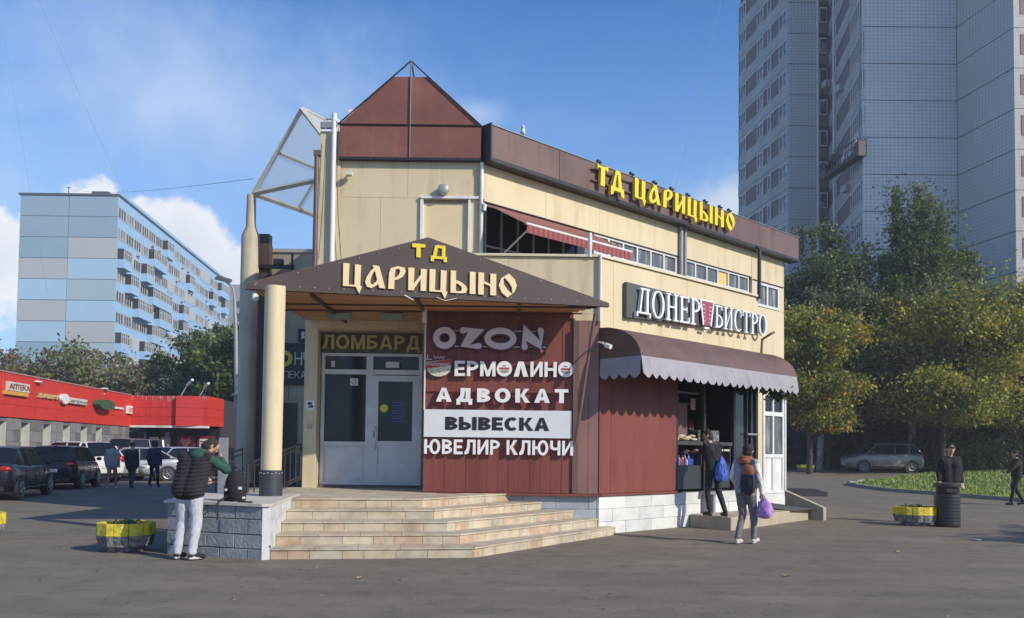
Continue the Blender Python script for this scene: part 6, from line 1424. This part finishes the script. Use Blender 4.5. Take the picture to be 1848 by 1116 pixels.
for r_, (c0, c1_) in enumerate(pat):
    z1 = TOP - r_ * ST_; z0 = z1 - ST_
    for (a, b_), c in (((0, 6.55), c0), ((6.55, 13.1), c1_)): MB().box(EFm, a + .04, b_ - .04, -.1, .02, max(0, z0) + .04, z1 - .04).build('end_panel', BC[c], BB)
MB().box(EFm, -.2, 13.2, -.3, .15, TOP, TOP + .25).build('roof_edge', M('roof_edge_dark', (.12, .13, .15), .7), BB)
m = MB(); m.box(EFm, 9.0, 11.2, -3, -1, TOP, TOP + .9); m.build('roof_hatch', M('hatch_dark', (.08, .08, .09), .7), BB)
m = MB(); m.tube([(-60, 110.6, TOP), (-60, 110.6, TOP + 1.3)], .05, 5); m.tube([(-60.4, 110.6, TOP + 1.2), (-59.7, 110.6, TOP + 1.25)], .04, 5); m.build('roof_aerial', DARKM, BB)
sdv = b2 - b1; SL = sdv.length; SDf = Frame(b1.x, b1.y, math.atan2(sdv.y, sdv.x))
MB().box(SDf, 0, SL, -.3, .2, TOP, TOP + .25).build('roof_edge', MATS['roof_edge_dark'], BB)
LOGG = M('loggia_white', (.55, .57, .60), .8); WD = M('block_window_dark', (.045, .05, .06), .2); WF_ = M('block_window_frame', (.58, .58, .58), .6); WBr = M('block_window_pale', (.34, .36, .38), .4, col2=(.12, .13, .15), scale=.5)
# shared meshes for the repeated units (u = 0..3 m, built at the frame's own angle)
F0 = Frame(0, 0, SDf.ang)
def unit(mb_fn, name, mt): m = MB(); mb_fn(m); return m.mesh(name, mt)
win_f = unit(lambda m: [m.box(F0, a, a + .09, 0, .07, .0, 1.45) for a in (.0, .9, 1.8, 2.7)] + [m.box(F0, .09, 2.7, 0, .065, z, z + .08) for z in (0, 1.37)], 'window', WF_)
pane_m = unit(lambda m: m.box(F0, .06, 2.75, -.02, .02, .03, 1.42), 'pane', WD); pane_m2 = unit(lambda m: m.box(F0, .06, 2.75, -.02, .02, .03, 1.42), 'pane', WBr)
balc = unit(lambda m: m.box(F0, 0, 2.9, 0, .95, -1.15, .0), 'balcony', BC2); balg = unit(lambda m: [m.box(F0, .02, 2.88, .05, .90, 0, 1.45)], 'balcony_glazing', WD)
balf = unit(lambda m: [m.box(F0, a, a + .07, .90, .97, 0, 1.45) for a in (0, .7, 1.4, 2.1, 2.83)] + [m.box(F0, .07, 2.83, .90, .965, z, z + .07) for z in (0, .9, 1.38)], 'balcony_frame', WF_)
fin = unit(lambda m: [m.box(F0, 0, .12, 0, .6, -.2, 1.6)], 'loggia_fin', LOGG)
acm = unit(lambda m: m.box(F0, 0, .8, .0, .35, 0, .55), 'air_conditioner', M('ac_unit_grey', (.45, .45, .46), .6))
random.seed(8); NB = int(SL // 3.0)
cnt = 0
for r_ in range(9):
    zf = TOP - 1.0 - (r_ + 1) * ST_ + .95       # window sill height of this floor
    MB().box(SDf, 0, SL, -.1, .03, zf + 1.5, zf + 1.5 + (ST_ - 1.55) + (.9 if r_ == 0 else 0)).build('spandrel', BC2, BB)
    kinds_ = []
    for k in range(NB):
        kinds_.append(random.choices('wbl', [.62, .22, .16])[0] if k and kinds_[-1] != 'l' else random.choice('wwbl'))
    if r_ > 6: NBr = 6
    for k in range(NB if r_ < 5 else (12 if r_ < 7 else 5)):
        u = k * 3.0 + .05; p = SDf(u, 0, zf); Mx = Matrix.Translation(p); kd = kinds_[k]
        wo_ = piece(win_f, 'window', BB, None); wo_.matrix_basis = Mx
        pc = bpy.data.objects.new('pane', pane_m if random.random() < .6 else pane_m2); COL.objects.link(pc); pc.parent = wo_
        if kd == 'b':
            o = piece(balc, 'balcony', BB); o.matrix_basis = Mx
            q = bpy.data.objects.new('balcony_glazing', balg); COL.objects.link(q); q.parent = o
            q = bpy.data.objects.new('balcony_frame', balf); COL.objects.link(q); q.parent = o
        elif kd == 'l':
            for e in (0, 1.5): o = piece(fin, 'loggia_fin', BB); o.matrix_basis = Matrix.Translation(SDf(u + e, 0, zf))
        elif random.random() < .22: o = piece(acm, 'air_conditioner', BB); o.matrix_basis = Matrix.Translation(SDf(u + 1, .03, zf - .7))
for o in BB.children:      # pieces placed in world coordinates: undo the root offset
    pass
# a second pale block far behind
F2 = thing('far_grey_block', 'pale grey far block just visible beside the street lamp', 'building', (-70, 200, 0))
MB().plan([(-72, 200), (-60, 200), (-60, 215), (-72, 215)], 0, 41).build('wall', M('far_block_grey', (.34, .35, .36), .8, scale=.3), F2)
FB = Frame(-72, 200, 0)
for r_ in range(12):
    for k in range(3): MB().box(FB, 1 + k * 4, 3 + k * 4, -.1, .05, 3.5 + r_ * 2.9, 5.0 + r_ * 2.9).build('window', WD, F2)

# ================================================================== GREY TOWER
HZM = bpy.data.materials.new('haze_air'); HZM.use_nodes = True; ht = HZM.node_tree; ht.nodes.clear(); pv_ = nd(ht, 'ShaderNodeVolumePrincipled'); pv_.inputs['Density'].default_value = .0010; pv_.inputs['Color'].default_value = (.93, .95, 1, 1); pv_.inputs['Anisotropy'].default_value = .2; ht.links.new(pv_.outputs[0], nd(ht, 'ShaderNodeOutputMaterial').inputs['Volume'])
tag(MB().box(WF, -110, 90, -260, 20, -1.2, 62).build('haze', HZM), kind='stuff')
TW = thing('grey_tower_block', 'very tall grey tiled tower block in stepped bays rising on the right', 'building', (28, 66, 0))
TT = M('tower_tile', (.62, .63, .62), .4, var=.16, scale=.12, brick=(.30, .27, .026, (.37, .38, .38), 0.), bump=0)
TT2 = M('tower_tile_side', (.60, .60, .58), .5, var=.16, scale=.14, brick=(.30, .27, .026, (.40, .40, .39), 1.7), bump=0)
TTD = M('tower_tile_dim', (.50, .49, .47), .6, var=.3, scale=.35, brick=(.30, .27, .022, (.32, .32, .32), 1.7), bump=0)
TBR = M('tower_spandrel_brown', (.17, .125, .115), .6, var=.2, scale=.4); TJ = M('tower_joint', (.06, .065, .07), .8)
TH = 50.0; ST2 = 2.80
pa, pb, pc_, pd, pe, pf, pg, ph = (22.83, 84), (24.32, 73), (26.98, 73), (28.10, 73), (25.84, 61), (32.89, 61), (33.88, 55.6), (46, 55.6)
pd = (27.9, 73)
MB().plan([(23.05, 84), (24.5, 73.12), (27.1, 73.12), (28.1, 73.2), (26.05, 61.14), (33.1, 61.14), (34.1, 55.74), (46, 55.74), (46, 84)], 0, TH).build('wall', TJ, TW)
def tface(p0, p1): d = Vector(p1) - Vector(p0); return Frame(p0[0], p0[1], math.atan2(d.y, d.x)), d.length
nf = int(TH // ST2)
def blank(p0, p1, mt, name='wall_panel', cols=1, z_from=3):
    fr, l_ = tface(p0, p1)
    for k in range(z_from, nf):
        for c in range(cols): MB().box(fr, l_ * c / cols + .02, l_ * (c + 1) / cols - .02, -.15, random.uniform(-.01, .01), k * ST2 + .03, (k + 1) * ST2 - .03).build(name, mt, TW)
blank(pb, pc_, TT); blank(pe, pf, TT, cols=1); blank(pf, pg, TT2)
# windowed faces
TWF = M('tower_window_frame', (.72, .72, .72), .5); TWG = M('tower_window_glass', (.05, .06, .075), .15, col2=(.28, .30, .33), scale=.9, lo=.5, hi=.6)
def bays(p0, p1, layout, zoff, mtile, wh=1.45):
    fr, l_ = tface(p0, p1); Fz = Frame(0, 0, fr.ang); cache = {}
    for k in range(3, nf):
        z = k * ST2
        MB().box(fr, .02, l_ - .02, -.15, 0, z + .02, z + zoff - .02).build('tile_band', mtile, TW)
        MB().box(fr, .02, l_ - .02, -.15, 0, z + zoff + wh + .02, z + ST2 - .02).build('tile_band', mtile, TW) if zoff + wh < ST2 - .1 else None
        MB().box(fr, .02, l_ - .02, -.15, -.05, z + zoff, z + zoff + wh).build('brown_band', TBR, TW)
        for a, b_ in layout:
            key = (a, b_)
            if key not in cache:
                w_ = b_ - a; m = MB(); nn = max(1, round(w_ / .7))
                for i in range(nn + 1): x = (w_ - .08) * i / nn; m.box(Fz, x, x + .08, 0, .08, 0, wh)
                for z_ in (0, wh - .08): m.box(Fz, .08, w_ - .08, .0, .075, z_, z_ + .08)
                g = MB(); g.box(Fz, .04, w_ - .04, -.02, .02, .04, wh - .04); cache[key] = (m.mesh('window', TWF), g.mesh('pane', TWG))
            wo_ = piece(cache[key][0], 'window', TW); wo_.matrix_basis = Matrix.Translation(fr(a, -.04, z + zoff))
            q = bpy.data.objects.new('pane', cache[key][1]); COL.objects.link(q); q.parent = wo_
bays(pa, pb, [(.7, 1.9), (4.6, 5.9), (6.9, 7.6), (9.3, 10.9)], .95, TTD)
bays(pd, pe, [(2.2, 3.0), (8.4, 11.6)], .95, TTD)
fr, l_ = tface(pc_, pd)
for k in range(3, nf):
    z = k * ST2
    MB().box(fr, .0, l_, -.1, .0, z, z + .95).build('brown_band', TBR, TW)
    w_ = MB().box(fr, .1, l_ - .1, -.1, .02, z + 1.0, z + 2.4).build('window', TWF, TW); MB().box(fr, .18, l_ - .18, .02, .03, z + 1.08, z + 2.3).build('pane', TWG, w_)
fr, l_ = tface(pg, ph)
for k in range(3, nf):
    z = k * ST2; MB().box(fr, .0, l_, -.1, .0, z + .02, z + ST2 - .02).build('wall_panel', M('tower_sunlit_tile', (.46, .45, .42), .6, brick=(.30, .27, .02, (.36, .35, .34), 0.)), TW)
    for a in (.45, 4.5, 8.5): MB().box(fr, a, a + 2.2, .0, .03, z + .95, z + 2.35).build('brown_window_infill', M('tower_infill_brown', (.20, .10, .085), .6), TW)
m = MB(); m.tube([(27.4, 70.5, 0), (27.4, 70.5, TH)], .12, 6); m.tube([(26.9, 72.9, 0), (26.9, 72.9, TH)], .12, 6); m.build('drain_pipe', PVC, TW)
for (x, y, z) in [(22.95, 82.6, 24), (26.9, 68, 31.5), (26.6, 66, 22.5), (27.6, 72.7, 34)]:
    m = MB(); m.box(Frame(x, y, R(-80)), 0, .8, .1, .5, z, z + .55); m.build('air_conditioner', MATS['ac_unit_grey'], TW)
# suspended working platform on the tower
CR = thing('suspended_platform', 'dark suspended work platform with railing hanging on the tower facade', 'work platform', (25.8, 64, 23))
fr, l_ = tface(pd, pe); CRM_ = M('cradle_dark_red', (.03, .018, .018), .6)
fr = Frame(24.95, 66.2, math.atan2(60.4 - 66.2, 25.55 - 24.95))
m = MB(); L2 = 5.8; m.box(fr, 0, L2, -.35, .35, 23.6, 23.75); m.box(fr, 0, L2, .32, .35, 23.75, 23.95); m.build('deck', CRM_, CR)
m = MB()
for u in [0, 1, 2, 3, 4, 5, 5.8]: m.tube([fr(u, .35, 23.7), fr(u, .35, 24.9)], .03, 4); m.tube([fr(u, -.35, 23.7), fr(u, -.35, 24.9)], .03, 4)
for v in (.35, -.35): m.tube([fr(0, v, 24.9), fr(L2, v, 24.9)], .035, 4); m.tube([fr(0, v, 24.4), fr(L2, v, 24.4)], .03, 4)
m.build('railing', CRM_, CR)
for u in (.3, 5.5): MB().box(fr, u - .3, u + .3, -.25, .25, 23.75, 24.7).build('winch', DARKM, CR); MB().tube([fr(u, 0, 24.7), fr(u * 1.0, -.2, TH)], .02, 4).build('rope', DARKM, CR)
m = MB(); m.add([fr(3.4, .37, 23.8), fr(3.55, .37, 23.8), fr(4.1, .37, 24.7), fr(3.95, .37, 24.7)], [(0, 1, 2, 3)]); m.build('white_strap', WHITE, CR)
for u, lb, tp in ((1.6, 'worker in grey standing at the left of the suspended platform', fabric('worker_grey', (.14, .15, .17))), (5.0, 'worker bent over the right end of the suspended platform', fabric('worker_white', (.30, .30, .32)))):
    p = fr(u, 0, 23.76); person(lb, p, R(200), {}, dict(top=tp, legs=BLK, shoe=BLK, bulk=1.2), vox=.035, hairkind='hat', hair=tp, scale=.98)

# ================================================================== TREES
def tree(label, x, y, h, spread, n, mats, wts, leaf=.16, kind='round', trunk=.16, base=.25, seed=0, group=None, name='tree', clumps=60, droop=0., lean=(0, 0), z0=None, zmin=.4):
    rg = np.random.default_rng(seed + 100); rr = random.Random(seed)
    z0 = gz(x, y) if z0 is None else z0
    t = thing(name, label, 'tree', (x, y, z0), group)
    tr = MB(); H_ = h * (.86 if kind == 'birch' else .7)
    pts = []; 
    for i in range(7): f = i / 6; pts.append((x + lean[0] * f * h + rr.uniform(-.03, .03) * h * f, y + lean[1] * f * h, z0 + H_ * f))
    tr.tube(pts, [trunk * (1 - .85 * i / 6) for i in range(7)], 9)
    # limbs
    ends = []
    for k in range(int(12 + 1.5 * h)):
        f = rr.uniform(base, .95); a = rr.uniform(0, 2 * math.pi); i = min(5, int(f * 6)); p = Vector(pts[i]).lerp(Vector(pts[i + 1]), f * 6 - i)
        prof = math.sin(math.pi * min(1, max(.05, (f - base * .6) / (1.05 - base * .6)))) ** .6 if kind != 'birch' else (1.08 - f) * 1.3
        l_ = spread * prof * rr.uniform(.55, 1.0); up_ = rr.uniform(.25, .9) * l_
        e = p + Vector((math.cos(a) * l_, math.sin(a) * l_, up_)); mid = p.lerp(e, .5) + Vector((0, 0, .12 * l_))
        r_ = trunk * (1 - .8 * f) * .45; tr.tube([p, mid, e], [r_, r_ * .6, r_ * .2], 5); ends.append((mid, .5)); ends.append((e, .9))
        for q in range(2):
            e2 = mid + Vector((rr.uniform(-1, 1), rr.uniform(-1, 1), rr.uniform(-.1, .8))) * l_ * .5; tr.tube([mid, e2], [r_ * .45, r_ * .1], 4); ends.append((e2, .8))
    tr.build('trunk', mats[-1], t, smooth=True)
    # leaf clumps through the crown, with gaps between them
    C_ = [np.array(e[0]) for e in ends]
    while len(C_) < clumps:
        f = rr.uniform(0, 1) ** .8; a = rr.uniform(0, 2 * math.pi)
        zc = base + (1 - base) * f; prof = math.sin(math.pi * (.12 + .80 * f)) ** .7 if kind != 'birch' else (1.05 - f) ** .75
        r_ = spread * prof * math.sqrt(rr.uniform(.05, 1))
        C_.append(np.array([x + lean[0] * zc * h + r_ * math.cos(a), y + lean[1] * zc * h + r_ * math.sin(a), z0 + zc * h]))
    C_ = np.array(C_); nc = len(C_); cs = rg.uniform(.45, 1.25, nc) * spread * (.23 if kind != 'birch' else .15)
    ci = rg.integers(0, nc, n); P = C_[ci] + rg.normal(0, 1, (n, 3)) * cs[ci][:, None] * np.array([1, 1, .62]) * .62
    if droop:    # hanging curtains
        dn = rg.random(n) < .6; P[dn, 2] -= rg.exponential(droop, dn.sum()); P[dn, :2] = C_[ci[dn]][:, :2] + rg.normal(0, .12, (dn.sum(), 2)) + (C_[ci[dn]][:, :2] - [x, y]) * .06
    zf_ = z0 + zmin + rg.random(n) * .9; P[:, 2] = np.where(P[:, 2] < zf_, zf_ + rg.random(n) ** 2 * 2.0, P[:, 2])
    nm = len(mats) - 1; w_ = np.array(wts) / sum(wts)
    cm = rg.choice(nm, nc, p=w_); mi = np.where(rg.random(n) < .62, cm[ci], rg.choice(nm, n, p=w_))
    a = rg.normal(0, 1, (n, 3)); a /= np.linalg.norm(a, axis=1)[:, None]; b_ = rg.normal(0, 1, (n, 3)); b_ -= (b_ * a).sum(1)[:, None] * a; b_ /= np.linalg.norm(b_, axis=1)[:, None]
    sc = (leaf * rg.uniform(.5, 1.25, n))[:, None]
    V = np.stack([P + a * sc, P + b_ * sc * .6, P - a * sc, P - b_ * sc * .6], 1).reshape(-1, 3)
    o = bpy.data.objects.new('crown', fast_mesh('crown', V, 4, mats[:-1], mi)); link(o, t)
    return t
BK = M('bark_brown', (.07, .055, .04), .9, scale=6, bump=.8); BKB = M('bark_birch', (.42, .41, .38), .8, col2=(.06, .055, .05), scale=5, stretch=(1, 1, .4), lo=.55, hi=.62)
def leafm(name, c):
    c = tuple(min(.6, v * 1.75) for v in c)
    m = M('leaf_' + name, c, .6, var=.3, scale=1.5, spec=.3); t = m.node_tree; b = t.nodes['Principled BSDF']; out = t.nodes['Material Output']
    tl = nd(t, 'ShaderNodeBsdfTranslucent'); t.links.new(b.inputs['Base Color'].links[0].from_socket, tl.inputs['Color']); ms = nd(t, 'ShaderNodeMixShader'); ms.inputs[0].default_value = .35
    t.links.new(b.outputs[0], ms.inputs[1]); t.links.new(tl.outputs[0], ms.inputs[2]); t.links.new(ms.outputs[0], out.inputs['Surface'])
    return m
DG = leafm('deep_green', (.030, .048, .016)); MG = leafm('mid_green', (.075, .105, .025)); OG = leafm('olive', (.125, .14, .032)); YG = leafm('yellow_green', (.24, .235, .035)); GO = leafm('golden', (.34, .25, .03)); ORG = leafm('orange', (.30, .15, .025)); BRN = leafm('brown_leaf', (.13, .085, .045)); GRY = leafm('grey_green', (.125, .14, .07))
G1 = 'trees in front of the grey tower'
tree('tallest dark green weeping birch in front of the grey tower', 25.4, 52.8, 18.2, 6.6, 66000, [DG, MG, GRY, BKB], [3, 4, 4], .115, 'birch', .24, .18, 1, G1, 'birch_tree', 210, 1.3, zmin=3.0)
tree('dark green birch with a bare pale branch just right of the shopping centre', 20.0, 54.0, 16.4, 6.4, 56000, [DG, MG, GRY, BKB], [3, 3, 4], .115, 'birch', .22, .16, 2, G1, 'birch_tree', 170, 1.5, zmin=3.0)
tree('slender birch top behind the golden maple on the right', 29.8, 54.6, 17.0, 4.8, 36000, [DG, MG, GRY, BKB], [3, 4, 3], .12, 'birch', .22, .2, 3, G1, 'birch_tree', 150, 1.3, zmin=3.0)
tree('golden yellow maple with dark trunk behind the man at the bin', 25.2, 48.5, 12.2, 5.0, 52000, [YG, GO, OG, MG, BK], [6, 3, 4, 2], .115, 'round', .2, .22, 4, G1, 'maple_tree', 100, 0, zmin=2.7)
tree('golden maple filling the right edge of the photo', 30.6, 49.5, 13.0, 4.6, 40000, [YG, GO, OG, MG, BK], [5, 3, 3, 2], .12, 'round', .22, .2, 5, G1, 'maple_tree', 90, 0, zmin=2.3)
tree('maple with orange top and green skirt right beside the shopping centre', 17.0, 47.5, 12.0, 3.5, 44000, [GO, ORG, YG, OG, MG, BK], [2, 1, 4, 4, 3], .11, 'round', .18, .18, 6, G1, 'maple_tree', 95, 0, zmin=2.3)
tree('dense green maple in the middle below the birches', 21.0, 55.0, 10.4, 4.2, 30000, [MG, DG, OG, YG, BK], [5, 3, 3, 1], .13, 'round', .18, .18, 7, G1, 'maple_tree', 95, 0, zmin=2.8)
tree('dark tree trunk and crown left of the parked taupe car', 18.5, 60, 11, 4.8, 20000, [DG, MG, OG, BK], [5, 3, 1], .17, 'round', .25, .26, 9, G1, 'maple_tree', 80, 0, (-.02, 0), zmin=2.5)
tree('broad dark tree behind the right-hand maples', 36.5, 56, 13.5, 5.4, 26000, [DG, MG, OG, BK], [5, 3, 2], .18, 'round', .25, .14, 10, G1, 'maple_tree', 80, 0)
tree('dark tree behind the taupe car at the foot of the tower', 27.5, 61, 10.5, 5.4, 22000, [DG, MG, BK], [4, 2], .20, 'round', .25, .2, 13, G1, 'maple_tree', 70, 0)
tree('tree just beyond the right edge whose crown shades the asphalt', 20.6, 9.6, 10, 2.8, 9000, [MG, OG, BK], [3, 3], .16, 'round', .18, .4, 51, None, 'tree', 50)
# undergrowth between the trunks
def bush(label, x, y, h, w, n, mats, leaf=.10, group='bushes behind the lawn', seed=0):
    rg = np.random.default_rng(seed + 400); z0 = gz(x, y); t = thing('bush', label, 'bush', (x, y, z0), group)
    m = MB()
    for k in range(7): a = k * .9; m.tube([(x, y, z0), (x + math.cos(a) * w * .5, y + math.sin(a) * w * .5, z0 + h * .7)], [.03, .01], 4)
    m.build('stems', BK, t)
    C_ = rg.normal(0, 1, (26, 3)) * [w * .42, w * .42, h * .22] + [x, y, z0 + h * .5]; ci = rg.integers(0, 26, n)
    P = C_[ci] + rg.normal(0, 1, (n, 3)) * [w * .13, w * .13, h * .12]; P[:, 2] = np.maximum(P[:, 2], z0 + .05 + rg.random(n) * .2); leafcloud(P, leaf, mats, 'foliage', t)
for i, (x, y, h, w, lb) in enumerate([(28.5, 54.5, 2.6, 3.0, 'low dark bush right behind the lawn, below the golden maples'), (33.0, 56, 3.2, 3.4, 'low dark bush farthest right behind the lawn'), (23.5, 58.5, 3.4, 3.6, 'low bush behind the roof of the taupe car'), (38, 60, 4.2, 4.0, 'tall dark hedge bush at the right edge'), (17.6, 66, 3.8, 3.6, 'dark bush left of the taupe car'), (26.0, 51.5, 2.2, 2.0, 'bush touching the tail of the taupe car')]):
    bush(lb, x, y, h, w, 9000, [DG, MG], .12, seed=i)
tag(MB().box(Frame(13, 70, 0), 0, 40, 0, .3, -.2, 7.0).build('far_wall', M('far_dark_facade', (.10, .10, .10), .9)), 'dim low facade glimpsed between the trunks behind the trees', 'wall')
G2 = 'trees behind the red shop row'
L2_ = [('dense dark green tree with a round top in the middle behind the red roof', -25.0, 72, 14.2, 6.2, 26000, [DG, MG, GRY, BK], [5, 4, 2]), ('tall green tree behind the red entrance roof, right of the dense one', -20.5, 66, 12.6, 5.2, 22000, [DG, MG, OG, BK], [4, 4, 2]),
       ('greyish half bare tree at the left behind the red band', -36.5, 68, 10.8, 5.0, 9000, [GRY, BRN, OG, BK], [4, 3, 1]), ('thin brownish tree left of the dense dark one', -31.5, 70, 10.4, 4.6, 9500, [BRN, GRY, MG, BK], [3, 4, 1]),
       ('rusty brown tree at the far left edge behind the red band', -43.5, 72, 10.8, 4.0, 9000, [ORG, BRN, GRY, BK], [2, 4, 2]), ('dark blue-green far tree left of the blue block', -62.5, 98, 19.5, 4.4, 8000, [DG, GRY, BK], [3, 2]),
       ('dark green tree between the street lamp and the tall column', -15.2, 62, 12.6, 4.4, 20000, [DG, MG, BK], [5, 4]), ('darkest low tree behind the parked row left of the column', -17.0, 70, 9.5, 5.5, 14000, [DG, MG, BK], [5, 2])]
for i, (lb, x, y, h, sp_, n, mt, wt) in enumerate(L2_): tree(lb, x, y, h, sp_, n, mt, wt, .20, 'round', .25, .12 if 'half' not in lb else .2, 30 + i, G2, 'tree', 80)
for i, (x, y, h, w, lb) in enumerate([(-18.6, 64, 4.0, 5.0, 'dark hedge bush behind the end of the far parked row'), (-13.8, 66, 4.5, 5.0, 'dark hedge bush right behind the street lamp foot')]): bush(lb, x, y, h, w, 9000, [DG, MG], .2, 'bushes behind the parked row', 20 + i)
# wires across the sky
wire((-60, 110.6, 36.2), (-7.0, 22, 8.75), .5, .008, 'thin wire running from the blue block roof to the glazed canopy')
wire((-40, 60, 44), (-35, 62, 13), .4, .008, 'left of the two thin wires falling steeply at the left edge of the sky')
wire((-36, 50, 44), (-28, 60, 19), .6, .008, 'right of the two thin wires falling steeply at the left edge of the sky')
wire((1.5, 24, 8.3), (24.3, 75, 36), 2.5, .009, 'thin wire sagging from the roof to the grey tower')
wire((4.2, 22, 8.3), (14, 50, 38), 1.2, .007, 'thin wire rising steeply from the roof lettering')
